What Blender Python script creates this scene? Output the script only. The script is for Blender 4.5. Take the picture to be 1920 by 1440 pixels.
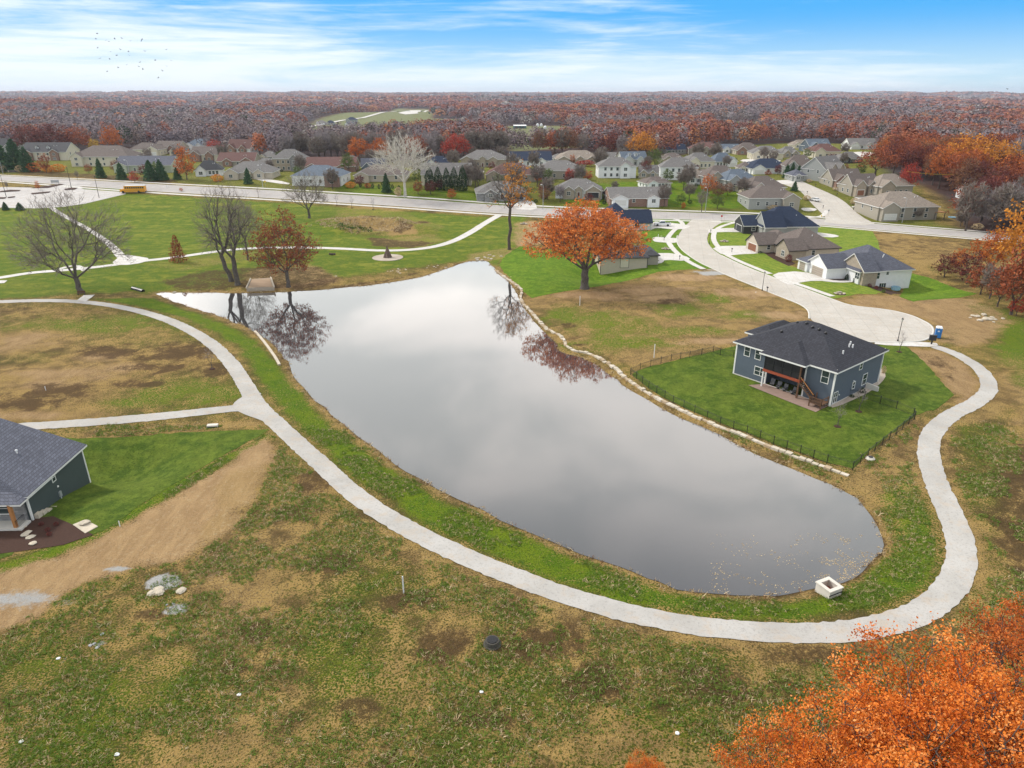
import bpy, math, random
import numpy as np
from mathutils import Vector, Matrix, geometry
from math import radians, sin, cos, tan, pi, sqrt, atan2

for o in list(bpy.data.objects): bpy.data.objects.remove(o)
SC = bpy.context.scene
COL = SC.collection

# ------------------------------------------------------------ camera, sky, sun, exposure
CAMH, FPX, HOR = 45.0, 1297.0, 176.0
TH = math.atan((720 - HOR) / FPX)
cd = bpy.data.cameras.new('Camera'); cam = bpy.data.objects.new('Camera', cd); COL.objects.link(cam)
cam.location = (0, 0, CAMH); cam.rotation_euler = (pi/2 - TH, 0, 0)
cd.sensor_width = 36; cd.lens = 36 * FPX / 1920; cd.clip_start = 0.5; cd.clip_end = 40000
SC.camera = cam
SC.view_settings.view_transform = 'Standard'; SC.view_settings.look = 'None'
SC.view_settings.exposure = 0.52; SC.view_settings.gamma = 1.0
SC.render.engine = 'CYCLES'
try:
    SC.cycles.use_denoising = True
    SC.cycles.max_bounces = 5; SC.cycles.diffuse_bounces = 2; SC.cycles.glossy_bounces = 3
    SC.cycles.transparent_max_bounces = 4; SC.cycles.volume_bounces = 0
    SC.cycles.use_adaptive_sampling = True
except Exception: pass

SUN_EL, SUN_AZ = radians(42), radians(-62)      # azimuth measured from +Y towards +X
W = bpy.data.worlds.new('World'); SC.world = W; W.use_nodes = True
nt = W.node_tree; nt.nodes.clear()
def N(t, typ, **kw):
    n = t.nodes.new(typ)
    for k, v in kw.items():
        if k.startswith('i_'):
            key = k[2:]
            n.inputs[int(key) if key.isdigit() else key.replace('_', ' ')].default_value = v
        else: setattr(n, k, v)
    return n
def math_(t, op, a, b=None, clamp=False, c=None):
    n = t.nodes.new('ShaderNodeMath'); n.operation = op; n.use_clamp = clamp
    for i, x in enumerate((a, b, c)):
        if x is None: continue
        if isinstance(x, (int, float)): n.inputs[i].default_value = x
        else: t.links.new(x, n.inputs[i])
    return n.outputs[0]
def mixc(t, f, a, b, mode='MIX'):
    n = t.nodes.new('ShaderNodeMix'); n.data_type = 'RGBA'; n.blend_type = mode
    for i, x in ((0, f), (6, a), (7, b)):
        if isinstance(x, (int, float)): n.inputs[i].default_value = x
        elif isinstance(x, (tuple, list)): n.inputs[i].default_value = (*x[:3], 1)
        else: t.links.new(x, n.inputs[i])
    return n.outputs[2]
def sstep(t, x, lo, hi, a=0.0, b=1.0):
    n = t.nodes.new('ShaderNodeMapRange'); n.interpolation_type = 'SMOOTHSTEP'
    t.links.new(x, n.inputs[0])
    n.inputs[1].default_value = lo; n.inputs[2].default_value = hi
    n.inputs[3].default_value = a; n.inputs[4].default_value = b
    return n.outputs[0]
def noise(t, vec, scale, detail=4, rough=.55, dist=0.0):
    n = t.nodes.new('ShaderNodeTexNoise'); n.inputs['Scale'].default_value = scale
    n.inputs['Detail'].default_value = detail; n.inputs['Roughness'].default_value = rough
    n.inputs['Distortion'].default_value = dist
    if vec is not None: t.links.new(vec, n.inputs['Vector'])
    return n.outputs['Fac']

tc = N(nt, 'ShaderNodeTexCoord')
sky = N(nt, 'ShaderNodeTexSky', sky_type='NISHITA', sun_disc=False, sun_elevation=SUN_EL,
        sun_rotation=SUN_AZ, altitude=200, air_density=1.0, dust_density=0.4, ozone_density=3.0)
nrm = N(nt, 'ShaderNodeVectorMath', operation='NORMALIZE'); nt.links.new(tc.outputs['Generated'], nrm.inputs[0])
sp = N(nt, 'ShaderNodeSeparateXYZ'); nt.links.new(nrm.outputs[0], sp.inputs[0])
dx, dy, dz = sp.outputs
# streaky cirrus low down: noise stretched along the horizon
mp = N(nt, 'ShaderNodeMapping'); nt.links.new(nrm.outputs[0], mp.inputs[0])
mp.inputs['Scale'].default_value = (2.2, 2.2, 26); mp.inputs['Rotation'].default_value = (0, radians(-2.2), 0)
mp.inputs['Location'].default_value = (3.1, 0.4, 0.3)
n1 = noise(nt, mp.outputs[0], 1.0, 7, .60, .7)
mp2 = N(nt, 'ShaderNodeMapping'); nt.links.new(nrm.outputs[0], mp2.inputs[0])
mp2.inputs['Scale'].default_value = (7, 7, 95); mp2.inputs['Rotation'].default_value = (0, radians(-4), 0)
n2 = noise(nt, mp2.outputs[0], 1.0, 6, .65, .5)
left = math_(nt, 'MULTIPLY', dx, -0.30)
low = sstep(nt, dz, 0.0, 0.09, 0.17, -0.06)
cov = math_(nt, 'ADD', math_(nt, 'ADD', n1, left), low)
cov = math_(nt, 'ADD', cov, math_(nt, 'MULTIPLY', math_(nt, 'SUBTRACT', n2, .5), .42))
cir = sstep(nt, cov, .42, .80, 0, .95)
over = sstep(nt, dz, 0.13, 0.24)               # closed grey-white cloud deck higher up
cm = math_(nt, 'MAXIMUM', cir, over)
mp3 = N(nt, 'ShaderNodeMapping'); nt.links.new(nrm.outputs[0], mp3.inputs[0]); mp3.inputs['Scale'].default_value = (2.6, 2.6, 4.2)
n3 = noise(nt, mp3.outputs[0], 1.5, 5, .5, .4)
deck = mixc(nt, sstep(nt, n3, .38, .62), (12.4, 12.0, 11.4), (8.2, 8.5, 8.3))
high = sstep(nt, dz, .30, .75)
deck = mixc(nt, sstep(nt, dz, .46, .66), deck, (4.2, 4.4, 4.6)); deck = mixc(nt, sstep(nt, dz, .72, .92), deck, (9.5, 9.6, 9.8))
cloud = mixc(nt, over, (7.0, 7.6, 8.0), deck)
blue = mixc(nt, 1.0, sky.outputs[0], (0.62, 1.25, 1.95), 'MULTIPLY')
blue = mixc(nt, sstep(nt, dz, 0.0, .10), (4.2, 6.2, 7.3), (0.25, 3.2, 7.2))
bl2 = mixc(nt, .10, blue, sky.outputs[0])
colr = mixc(nt, cm, bl2, cloud)
bg = N(nt, 'ShaderNodeBackground'); bg.inputs[1].default_value = 0.1
nt.links.new(colr, bg.inputs[0])
wo = N(nt, 'ShaderNodeOutputWorld'); nt.links.new(bg.outputs[0], wo.inputs[0])

sd = bpy.data.lights.new('Sun', 'SUN'); sd.energy = 2.3; sd.angle = radians(7); sd.color = (1, .95, .87)
sun = bpy.data.objects.new('Sun', sd); COL.objects.link(sun)
_sd = Vector((sin(SUN_AZ)*cos(SUN_EL), cos(SUN_AZ)*cos(SUN_EL), sin(SUN_EL)))
sun.rotation_euler = _sd.to_track_quat('Z', 'Y').to_euler(); sun.location = (0, 0, 300)

# ------------------------------------------------------------ ground shape and mapping
WATER = -1.3
def ray(px, py, h=0.0):
    u = (px - 960) / FPX; v = (720 - py) / FPX
    d = (u, cos(TH) + v * sin(TH), -sin(TH) + v * cos(TH))
    t = (h - CAMH) / d[2]
    return d[0] * t, d[1] * t
POND_PX = [(283,548),(360,549),(465,550),(560,547),(640,540),(715,533),(780,522),(830,507),(868,493),(890,489),(915,489),
 (924,500),(938,513),(952,526),(962,540),(972,556),(982,575),(996,596),(1014,618),(1034,634),(1046,646),(1044,656),(1060,664),(1085,668),(1112,680),(1140,700),
 (1158,716),(1200,742),(1260,776),(1330,808),(1400,842),(1480,878),(1545,902),(1595,928),(1632,962),(1652,1000),(1655,1030),(1640,1056),
 (1612,1078),(1572,1096),(1530,1108),(1470,1117),(1400,1119),(1320,1113),(1250,1100),(1200,1082),(1150,1062),(1060,1026),(960,984),
 (880,949),(800,908),(752,878),(715,852),(680,825),(650,800),(612,772),(583,745),(560,718),(548,696),(535,672),(512,645),
 (480,622),(440,604),(398,588),(350,574),(318,562)]
POND = np.array([ray(x, y, WATER) for x, y in POND_PX])
def smooth_poly(P, n=3, closed=True):
    P = np.asarray(P, float)
    for _ in range(n):
        if closed:
            Q = np.roll(P, -1, 0); A = .75*P + .25*Q; B = .25*P + .75*Q
            P = np.stack([A, B], 1).reshape(-1, 2)
        else:
            Q = P[1:]; R = P[:-1]; A = .75*R + .25*Q; B = .25*R + .75*Q
            P = np.vstack([P[:1], np.stack([A, B], 1).reshape(-1, 2), P[-1:]])
    return P
POND = smooth_poly(POND, 1)
_prng = np.random.RandomState(8)
def roughen(P, step, amp, seed):
    """subdivide a closed outline and jitter it, for natural edges"""
    r = np.random.RandomState(seed); out = []
    for i in range(len(P)):
        a, b = P[i], P[(i+1) % len(P)]; L = np.hypot(*(b-a)); n = max(1, int(L/step))
        for k in range(n): out.append(a + (b-a)*k/n)
    out = np.array(out); return out + r.normal(0, amp, out.shape)
POND = roughen(POND, 2.0, 0.16, 3)
def sdist(x, y, P):
    """signed distance to polygon, negative inside (numpy)"""
    x = np.asarray(x, float); y = np.asarray(y, float)
    d2 = np.full(x.shape, 1e18); ins = np.zeros(x.shape, bool)
    for i in range(len(P)):
        ax, ay = P[i]; bx, by = P[(i+1) % len(P)]
        ex, ey = bx-ax, by-ay; L2 = ex*ex+ey*ey+1e-12
        t = np.clip(((x-ax)*ex+(y-ay)*ey)/L2, 0, 1)
        d2 = np.minimum(d2, (x-ax-t*ex)**2+(y-ay-t*ey)**2)
        c = ((ay > y) != (by > y))
        with np.errstate(divide='ignore', invalid='ignore'):
            ins ^= c & (x < (bx-ax)*(y-ay)/(by-ay+1e-12)+ax)
    d = np.sqrt(d2); return np.where(ins, -d, d)
# value noise for terrain and colour zones
_NG = np.random.RandomState(4).rand(256, 256)
def vnoise(x, y):
    xi = np.floor(x).astype(int); yi = np.floor(y).astype(int); fx = x-xi; fy = y-yi
    fx = fx*fx*(3-2*fx); fy = fy*fy*(3-2*fy)
    g = lambda a, b: _NG[a & 255, b & 255]
    return (g(xi, yi)*(1-fx)+g(xi+1, yi)*fx)*(1-fy)+(g(xi, yi+1)*(1-fx)+g(xi+1, yi+1)*fx)*fy
def fbm(x, y, o=4):
    s = 0; a = .5; t = 0
    for _ in range(o): s = s+a*vnoise(x, y); t += a; x = x*2.03+17; y = y*2.03+5; a *= .5
    return s/t
BUMPS = [  # cx, cy, rx, ry, amp : dips where basements walk out, the spoil mound and small heaps
 (104,173,11,9,-2.4),(24,187,9,8,-2.7),(-52,81,7,7,-2.7),
 (-52,251,17,9,4.2),(-68,252,9,6,1.4),(-48,246,9,4,-1.9),(-33,245,9,5,2.0),(-40,253,4,4,1.2),(-60,243,5,3,.8),(-45,239,4,2.5,.7),
 (27,141,3.0,3.0,.8),(27,130,3,2,.5),(46,165,9,7,.8),
 (-41,52,2.2,2.0,.5),(115,190,20,14,-1.2)]
RX = (-130, 120); 
def H(x, y):
    x = np.asarray(x, float); y = np.asarray(y, float)
    h = np.zeros(np.broadcast(x, y).shape); x = x+h; y = y+h
    m = (x > -170) & (x < 110) & (y > 20) & (y < 260)
    if m.any():
        d = sdist(x[m], y[m], POND)
        h[m] = np.where(d > 0, WATER*np.exp(-d/8.0), WATER+np.maximum(d*.35, -2.2))
    for cx, cy, rx, ry, a in BUMPS:
        h += a*np.exp(-((x-cx)/rx)**2-((y-cy)/ry)**2)
    r = np.hypot(x, y)
    near = np.clip((r-30)/60, 0, 1)*np.clip((900-r)/300, 0, 1)
    u = np.clip((y-262)/90, 0, 1); u = u*u*(3-2*u); w_ = np.clip((950-r)/390, 0, 1); w_ = w_*w_*(3-2*w_)
    h += 7.0*u*w_
    far = np.clip((r-900)/1500, 0, 1)
    hills = fbm(x/520+3, y/520+9, 3)-.5
    h += far*hills*46
    rid = np.clip((r-3500)/4200, 0, 1)
    h += rid*rid*(26+26*(fbm(x/2300+40, y/2300, 3)-.35))
    return h
def h1(x, y): return float(H(np.array([x]), np.array([y]))[0])
_zs = np.linspace(11, -4.5, 32)
def P(px, py):
    """where the view ray of a photo point meets the ground"""
    u = (px - 960) / FPX; v = (720 - py) / FPX; dz_ = -sin(TH)+v*cos(TH); dy_ = cos(TH)+v*sin(TH)
    zs = _zs if py > 285 else np.linspace(40, -40, 60)
    for _ in range(2):
        tt = (zs-CAMH)/dz_; g = H(u*tt, dy_*tt)-zs; k = int(np.argmax(g > 0))
        if k == 0: k = 1
        zs = np.linspace(zs[k-1], zs[k], 8)
    tt = (zs-CAMH)/dz_; g = H(u*tt, dy_*tt)-zs; k = max(1, int(np.argmax(g > 0))); f = g[k-1]/(g[k-1]-g[k]+1e-12); f = min(max(f, 0), 1)
    t = tt[k-1]+(tt[k]-tt[k-1])*f
    return u*t, dy_*t
def PP(pts): return np.array([P(*p) for p in pts])
def P3(px, py):
    x, y = P(px, py); return x, y, h1(x, y)

# ------------------------------------------------------------ materials
MATS = {}
def newmat(name):
    m = bpy.data.materials.new(name); m.use_nodes = True; t = m.node_tree; t.nodes.clear()
    o = t.nodes.new('ShaderNodeOutputMaterial'); b = t.nodes.new('ShaderNodeBsdfPrincipled')
    t.links.new(b.outputs[0], o.inputs[0]); MATS[name] = m
    b.inputs['Specular IOR Level'].default_value = .25
    return m, t, b, o
def objpos(t):
    return t.nodes.new('ShaderNodeTexCoord').outputs['Object']
def geopos(t):
    return t.nodes.new('ShaderNodeNewGeometry').outputs['Position']
def bump(t, b, h, s=.3, d=.05):
    n = t.nodes.new('ShaderNodeBump'); n.inputs['Strength'].default_value = s; n.inputs['Distance'].default_value = d
    t.links.new(h, n.inputs['Height']); t.links.new(n.outputs[0], b.inputs['Normal'])
def flat(name, col, rough=.7, var=.12, scale=3.0, metal=0, spec=.25):
    m, t, b, o = newmat(name); v = objpos(t); n = noise(t, v, scale, 5)
    c = mixc(t, n, tuple(x*(1-var) for x in col), tuple(min(1, x*(1+var)) for x in col))
    t.links.new(c, b.inputs['Base Color']); b.inputs['Roughness'].default_value = rough
    b.inputs['Metallic'].default_value = metal; b.inputs['Specular IOR Level'].default_value = spec
    return m
def shingle(name, col, col2=None):
    m, t, b, o = newmat(name); v = objpos(t)
    s = t.nodes.new('ShaderNodeSeparateXYZ'); t.links.new(v, s.inputs[0])
    cmb = t.nodes.new('ShaderNodeCombineXYZ')
    t.links.new(math_(t, 'ADD', s.outputs[0], s.outputs[1]), cmb.inputs[0])
    t.links.new(math_(t, 'MULTIPLY', s.outputs[2], 1.9), cmb.inputs[1])
    br = N(t, 'ShaderNodeTexBrick'); t.links.new(cmb.outputs[0], br.inputs[0])
    br.inputs['Scale'].default_value = 1.0; br.inputs['Brick Width'].default_value = .45; br.inputs['Row Height'].default_value = .28
    br.inputs['Mortar Size'].default_value = .025; br.inputs['Bias'].default_value = 0
    c2 = col2 or tuple(x*1.55 for x in col)
    br.inputs['Color1'].default_value = (*col, 1); br.inputs['Color2'].default_value = (*c2, 1)
    br.inputs['Mortar'].default_value = (*[x*.55 for x in col], 1)
    n = noise(t, v, .9, 5, .7); n2 = noise(t, v, 6, 3, .7)
    c = mixc(t, sstep(t, n, .3, .7, 0, .35), br.outputs[0], tuple(x*.72 for x in col))
    c = mixc(t, sstep(t, n2, .45, .75, 0, .3), c, tuple(min(1, x*1.9) for x in col))
    t.links.new(c, b.inputs['Base Color']); b.inputs['Roughness'].default_value = .85
    bump(t, b, br.outputs['Fac'], .35, .02); return m
def siding(name, col, board=.18):
    m, t, b, o = newmat(name); v = objpos(t)
    s = t.nodes.new('ShaderNodeSeparateXYZ'); t.links.new(v, s.inputs[0])
    fr = math_(t, 'FRACT', math_(t, 'DIVIDE', s.outputs[2], board))
    n = noise(t, v, 1.2, 5, .6)
    c = mixc(t, n, tuple(x*.88 for x in col), tuple(min(1, x*1.1) for x in col))
    c = mixc(t, sstep(t, fr, .88, 1.0, 0, .35), c, tuple(x*.55 for x in col))
    t.links.new(c, b.inputs['Base Color']); b.inputs['Roughness'].default_value = .6
    bump(t, b, fr, .3, .02); return m
def brickm(name, col, col2, w=.4, h=.16, mort=(.4,.37,.33)):
    m, t, b, o = newmat(name); v = objpos(t)
    s = t.nodes.new('ShaderNodeSeparateXYZ'); t.links.new(v, s.inputs[0]); cmb = t.nodes.new('ShaderNodeCombineXYZ')
    t.links.new(math_(t, 'ADD', s.outputs[0], s.outputs[1]), cmb.inputs[0]); t.links.new(s.outputs[2], cmb.inputs[1])
    br = N(t, 'ShaderNodeTexBrick'); t.links.new(cmb.outputs[0], br.inputs[0]); br.inputs['Scale'].default_value = 1
    br.inputs['Brick Width'].default_value = w; br.inputs['Row Height'].default_value = h; br.inputs['Mortar Size'].default_value = .015
    br.inputs['Color1'].default_value = (*col, 1); br.inputs['Color2'].default_value = (*col2, 1); br.inputs['Mortar'].default_value = (*mort, 1)
    n = noise(t, v, 2, 5, .7); c = mixc(t, sstep(t, n, .3, .7, 0, .4), br.outputs[0], tuple(x*.7 for x in col))
    t.links.new(c, b.inputs['Base Color']); b.inputs['Roughness'].default_value = .85; return m

R_CHAR = shingle('shingle_charcoal_blue', (.034,.035,.044)); R_SLATE = shingle('shingle_slate', (.085,.09,.115))
R_GREY = shingle('shingle_grey', (.15,.142,.138)); R_BROWN = shingle('shingle_brown', (.125,.102,.092))
R_TAN = shingle('shingle_tan', (.22,.185,.155)); R_NAVY = shingle('shingle_navy', (.018,.028,.055))
R_RED = shingle('shingle_redbrown', (.12,.062,.055)); R_BLUE = shingle('shingle_bluegrey', (.105,.13,.165))
R_DGREY = shingle('shingle_dark_grey', (.055,.055,.06))
S_BLUE = siding('siding_slate_blue', (.10,.125,.16)); S_GREEN = siding('siding_dark_green_grey', (.062,.080,.082))
S_WHITE = siding('siding_white', (.76,.77,.78)); S_CREAM = siding('siding_cream', (.62,.57,.46)); S_BEIGE = siding('siding_beige', (.50,.44,.36))
S_GREY = siding('siding_grey', (.33,.34,.33)); S_TAUPE = siding('siding_taupe', (.34,.31,.26)); S_SAGE = siding('siding_sage', (.42,.46,.36))
S_DARK = siding('siding_charcoal', (.04,.042,.045)); S_PALE = siding('siding_pale_grey', (.50,.51,.50))
BRICK = brickm('brick_red', (.22,.10,.07), (.28,.15,.10)); STONE = brickm('stone_tan', (.40,.33,.25), (.30,.26,.21), .6, .28)
STONEG = brickm('stone_grey', (.20,.20,.21), (.36,.35,.34), .7, .25, (.25,.25,.25))
TRIM = flat('white_trim', (.74,.74,.72), .5, .05); DTRIM = flat('dark_trim', (.04,.04,.042), .5)
CONC = flat('concrete', (.56,.54,.50), .85, .16, .6); CONCP = flat('precast_concrete', (.62,.58,.52), .8, .15, 1.5)
WOODR = flat('red_stained_wood', (.30,.07,.035), .6, .2); WOODB = flat('brown_deck_wood', (.12,.065,.038), .7, .25)
WOODO = flat('orange_cedar', (.42,.19,.07), .6, .2); BLACK = flat('black_metal', (.012,.012,.013), .4, .1, spec=.5)
GALV = flat('galvanised_metal', (.42,.43,.44), .45, .1, metal=.4); BARKW = None
PAVER = brickm('patio_paver', (.30,.21,.17), (.36,.27,.22), .6, .4, (.22,.17,.14))
PAVER2 = flat('patio_stamped', (.27,.19,.155), .8, .25, 1.2)
DARKIN = flat('dark_interior', (.012,.012,.014), .9); YEL = flat('bus_yellow', (.75,.33,.015), .35, .06, spec=.5)
CARW = flat('car_white_paint', (.75,.76,.78), .25, .04, spec=.5); RUB = flat('rubber', (.015,.015,.016), .8)
PORTA = flat('blue_plastic', (.03,.19,.52), .45, .08); LAMPG = flat('lamp_glass', (.55,.55,.5), .2)
ROCK = flat('limestone', (.50,.44,.35), .9, .3, 1.6); ROCKG = flat('grey_rock', (.35,.35,.36), .9, .3, 2)
MULCH = flat('mulch', (.055,.028,.02), .95, .5, 5); GARAGE = flat('garage_beige', (.36,.31,.26), .6, .06)
GARW = flat('garage_white', (.66,.66,.64), .6, .06); GARD = flat('garage_dark', (.035,.038,.045), .6, .06)
GARB = flat('garage_brown', (.23,.10,.055), .6, .1); DOORB = flat('door_brown', (.09,.035,.02), .5)
PIPEW = flat('white_pipe', (.72,.73,.74), .5, .05); CHAIRC = flat('patio_chair_grey', (.12,.12,.13), .5)
STRAW = flat('pampas_straw', (.50,.38,.22), .95, .35, 6); SKYB = flat('pale_blue_plastic', (.30,.50,.62), .5)
GREENP = flat('green_plastic', (.03,.35,.2), .5); LOGM = flat('weathered_log', (.16,.11,.09), .9, .35, 3)
YELS = flat('sign_yellow', (.7,.5,.03), .5); REDS = flat('sign_red', (.5,.03,.03), .5); ORS = flat('tag_pink', (.65,.08,.12), .6)
BIRDM = flat('bird_black', (.012,.012,.014), .8); WHITEP = flat('white_vinyl', (.68,.70,.73), .5, .05)
_m, _t, _b, _o = newmat('window_glass'); v_ = objpos(_t)
_t.links.new(mixc(_t, noise(_t, v_, 1.5, 3), (.02,.028,.032), (.05,.075,.08)), _b.inputs['Base Color'])
_b.inputs['Roughness'].default_value = .12; _b.inputs['Specular IOR Level'].default_value = .6; GLASS = _m
_m, _t, _b, _o = newmat('insect_screen'); _b.inputs['Base Color'].default_value = (.018,.018,.02,1); _b.inputs['Roughness'].default_value = .6; SCREEN = _m

# ------------------------------------------------------------ mesh helpers
class MB:
    def __init__(s): s.v = []; s.f = []; s.m = []; s.mats = []
    def mi(s, mat):
        if mat not in s.mats: s.mats.append(mat)
        return s.mats.index(mat)
    def add(s, vs, fs, mat, M=None):
        k = len(s.v); i = s.mi(mat)
        for v in vs: s.v.append(tuple(M @ Vector(v)) if M else tuple(v))
        for f in fs: s.f.append(tuple(k+a for a in f)); s.m.append(i)
        return s
    def box(s, x0, x1, y0, y1, z0, z1, mat, M=None):
        return s.add([(x0,y0,z0),(x1,y0,z0),(x1,y1,z0),(x0,y1,z0),(x0,y0,z1),(x1,y0,z1),(x1,y1,z1),(x0,y1,z1)],
            [(3,2,1,0),(4,5,6,7),(0,1,5,4),(1,2,6,5),(2,3,7,6),(3,0,4,7)], mat, M)
    def tube(s, pts, rad, mat, n=6, M=None, cap=True):
        pts = [Vector(p) for p in pts]
        if isinstance(rad, (int, float)): rad = [rad]*len(pts)
        vs = []; fs = []
        for i, p in enumerate(pts):
            d = (pts[min(i+1, len(pts)-1)]-pts[max(i-1, 0)]).normalized()
            a = d.orthogonal().normalized() if abs(d.z) < .9 else Vector((1,0,0)).cross(d).normalized()
            b = d.cross(a)
            for k in range(n):
                t = 2*pi*k/n; vs.append(p+(a*cos(t)+b*sin(t))*rad[i])
        for i in range(len(pts)-1):
            for k in range(n):
                k2 = (k+1) % n; fs.append((i*n+k, i*n+k2, (i+1)*n+k2, (i+1)*n+k))
        if cap: fs.append(tuple(range(n-1, -1, -1))); fs.append(tuple(range((len(pts)-1)*n, len(pts)*n)))
        return s.add(vs, fs, mat, M)
    def lathe(s, prof, mat, n=10, M=None):
        vs = []; fs = []
        for r, z in prof:
            for k in range(n): vs.append((r*cos(2*pi*k/n), r*sin(2*pi*k/n), z))
        for i in range(len(prof)-1):
            for k in range(n):
                k2 = (k+1) % n; fs.append((i*n+k, i*n+k2, (i+1)*n+k2, (i+1)*n+k))
        fs.append(tuple(range(n-1, -1, -1))); fs.append(tuple(range((len(prof)-1)*n, len(prof)*n)))
        return s.add(vs, fs, mat, M)
    def prism(s, poly, z0, z1, mat, M=None):
        n = len(poly); vs = [(x, y, z0) for x, y in poly]+[(x, y, z1) for x, y in poly]
        fs = [tuple(range(n-1, -1, -1)), tuple(range(n, 2*n))]+[(i, (i+1) % n, n+(i+1) % n, n+i) for i in range(n)]
        return s.add(vs, fs, mat, M)
    def rock(s, c, r, mat, seed=0, sq=.6):
        rr = random.Random(seed); vs = []; fs = []
        n = 7
        for j, (a, z) in enumerate(((.75,-.35),(1,.1),(.8,.6),(.35,.85))):
            for k in range(n):
                t = 2*pi*k/n+j*.3; q = r*a*rr.uniform(.78, 1.15)
                vs.append((c[0]+q*cos(t)*1.15, c[1]+q*sin(t), c[2]+z*r*sq*rr.uniform(.85, 1.15)))
        for j in range(3):
            for k in range(n):
                k2 = (k+1) % n; fs.append((j*n+k, j*n+k2, (j+1)*n+k2, (j+1)*n+k))
        fs.append(tuple(range(3*n, 4*n))); fs.append(tuple(range(n-1, -1, -1)))
        return s.add(vs, fs, mat)
    def build(s, name, parent=None, smooth=False):
        me = bpy.data.meshes.new(name); me.from_pydata(s.v, [], s.f)
        for m in s.mats: me.materials.append(m)
        me.polygons.foreach_set('material_index', s.m)
        if smooth: me.polygons.foreach_set('use_smooth', [True]*len(s.f))
        me.update(); o = bpy.data.objects.new(name, me); COL.objects.link(o)
        if parent: o.parent = parent
        return o
def tag(o, label=None, cat=None, group=None, kind=None):
    if label: o['label'] = label
    if cat: o['category'] = cat
    if group: o['group'] = group
    if kind: o['kind'] = kind
    return o
def thing(name, label, cat, loc=(0,0,0), rz=0, group=None):
    o = bpy.data.objects.new(name, None); COL.objects.link(o); o.location = loc; o.rotation_euler = (0, 0, rz)
    o.empty_display_size = .3
    return tag(o, label, cat, group)
def copy_tree(o, parent=None):
    c = o.copy(); COL.objects.link(c)
    if parent: c.parent = parent
    for ch in list(o.children): copy_tree(ch, c)
    return c
def npmesh(name, V, F, mats, parent=None, attr=None, nv=4, smooth=False, midx=None):
    """fast mesh from numpy; F is (n,nv)"""
    me = bpy.data.meshes.new(name); n = len(F)
    me.vertices.add(len(V)); me.vertices.foreach_set('co', np.asarray(V, np.float32).ravel())
    me.loops.add(n*nv); me.loops.foreach_set('vertex_index', np.asarray(F, np.int32).ravel())
    me.polygons.add(n); me.polygons.foreach_set('loop_start', np.arange(0, n*nv, nv, dtype=np.int32))
    me.polygons.foreach_set('loop_total', np.full(n, nv, np.int32))
    for m in mats: me.materials.append(m)
    if midx is not None: me.polygons.foreach_set('material_index', np.asarray(midx, np.int32))
    if smooth: me.polygons.foreach_set('use_smooth', np.ones(n, bool))
    me.update(calc_edges=True)
    if attr:
        for an, (dom, typ, arr) in attr.items():
            a = me.attributes.new(an, typ, dom)
            a.data.foreach_set('color' if typ == 'FLOAT_COLOR' else 'value', np.asarray(arr, np.float32).ravel())
    o = bpy.data.objects.new(name, me); COL.objects.link(o)
    if parent: o.parent = parent
    return o
# ============================================================ GROUND
def zone(x, y, px_poly, soft=1.5, warp=1.0, seed=0):
    """soft mask of a patch of ground (patch outline given where it lies on the ground)"""
    Pl = PP(px_poly); c0 = Pl.min(0)-soft*3-warp*2; c1 = Pl.max(0)+soft*3+warp*2
    m = (x > c0[0]) & (x < c1[0]) & (y > c0[1]) & (y < c1[1]); out = np.zeros(x.shape)
    if m.any():
        xx, yy = x[m], y[m]
        wx = (fbm(xx/3.0+seed, yy/3.0, 3)-.5)*warp*4; wy = (fbm(xx/3.0+50, yy/3.0+seed, 3)-.5)*warp*4
        d = sdist(xx+wx, yy+wy, Pl); out[m] = np.clip(.5-d/(2*soft), 0, 1)
    return out
def blob(x, y, px, py, rx, ry, seed=0):
    cx, cy = P(px, py); q = np.hypot((x-cx)/rx, (y-cy)/ry)+(fbm(x/2.5+seed, y/2.5+9, 3)-.5)*1.1
    return np.clip(1.3-q, 0, 1)
def axis(lo, hi, step, out, g):
    a = list(np.arange(lo, hi, step)); s = step; v = a[-1]
    while v < out[1]: s *= g; v += s; a.append(v)
    s = step; v = lo; pre = []
    while v > out[0]: s *= g; v -= s; pre.append(v)
    return np.array(pre[::-1]+a)
gx = axis(-180, 125, .7, (-11000, 11000), 1.05); gy = axis(26, 365, .7, (-300, 14000), 1.035)
GX, GY = np.meshgrid(gx, gy); nx, ny = len(gx), len(gy)
X = GX.ravel(); Y = GY.ravel(); Z = H(X, Y)
CLEAR = [  # open country between the woods
 [(505,262),(520,246),(600,222),(640,212),(740,204),(815,205),(810,222),(905,224),(915,236),(850,248),(760,262),(620,270)],
 [(940,262),(945,236),(1060,236),(1100,258),(1085,276),(960,284)],
 [(1330,240),(1350,228),(1425,228),(1430,246),(1380,256)],
 [(115,178),(170,178),(180,181),(110,181)], [(1130,190.5),(1195,188.5),(1205,190.5),(1140,193)],[(1590,183),(1680,181.5),(1690,183.5),(1600,185)],[(860,190),(900,188),(905,190),(865,192)],[(1700,197),(1790,193),(1800,197),(1720,201)],[(225,196),(300,194),(305,197),(230,199)],[(340,206),(420,204),(425,210),(345,212)]]
WOODLINE = [(-400,300),(0,292),(40,286),(150,284),(330,284),(450,292),(560,304),(640,306),(700,306),(790,304),(860,300),(950,296),(1050,296),
 (1150,298),(1230,298),(1290,290),(1340,280),(1400,272),(1500,268),(1600,270),(1648,285),(1640,310),(1680,335),(1722,350),(1760,372),(1790,395),(1790,440),(2000,460),(2300,520),(2600,700)]
WL = PP(WOODLINE)
OPEN = np.vstack([WL, [(600,-280),(-900,-280)]])
CL = [PP(c) for c in CLEAR]
r_ = np.hypot(X, Y)
fr = np.zeros(X.shape); mm = (r_ < 3500)
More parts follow.
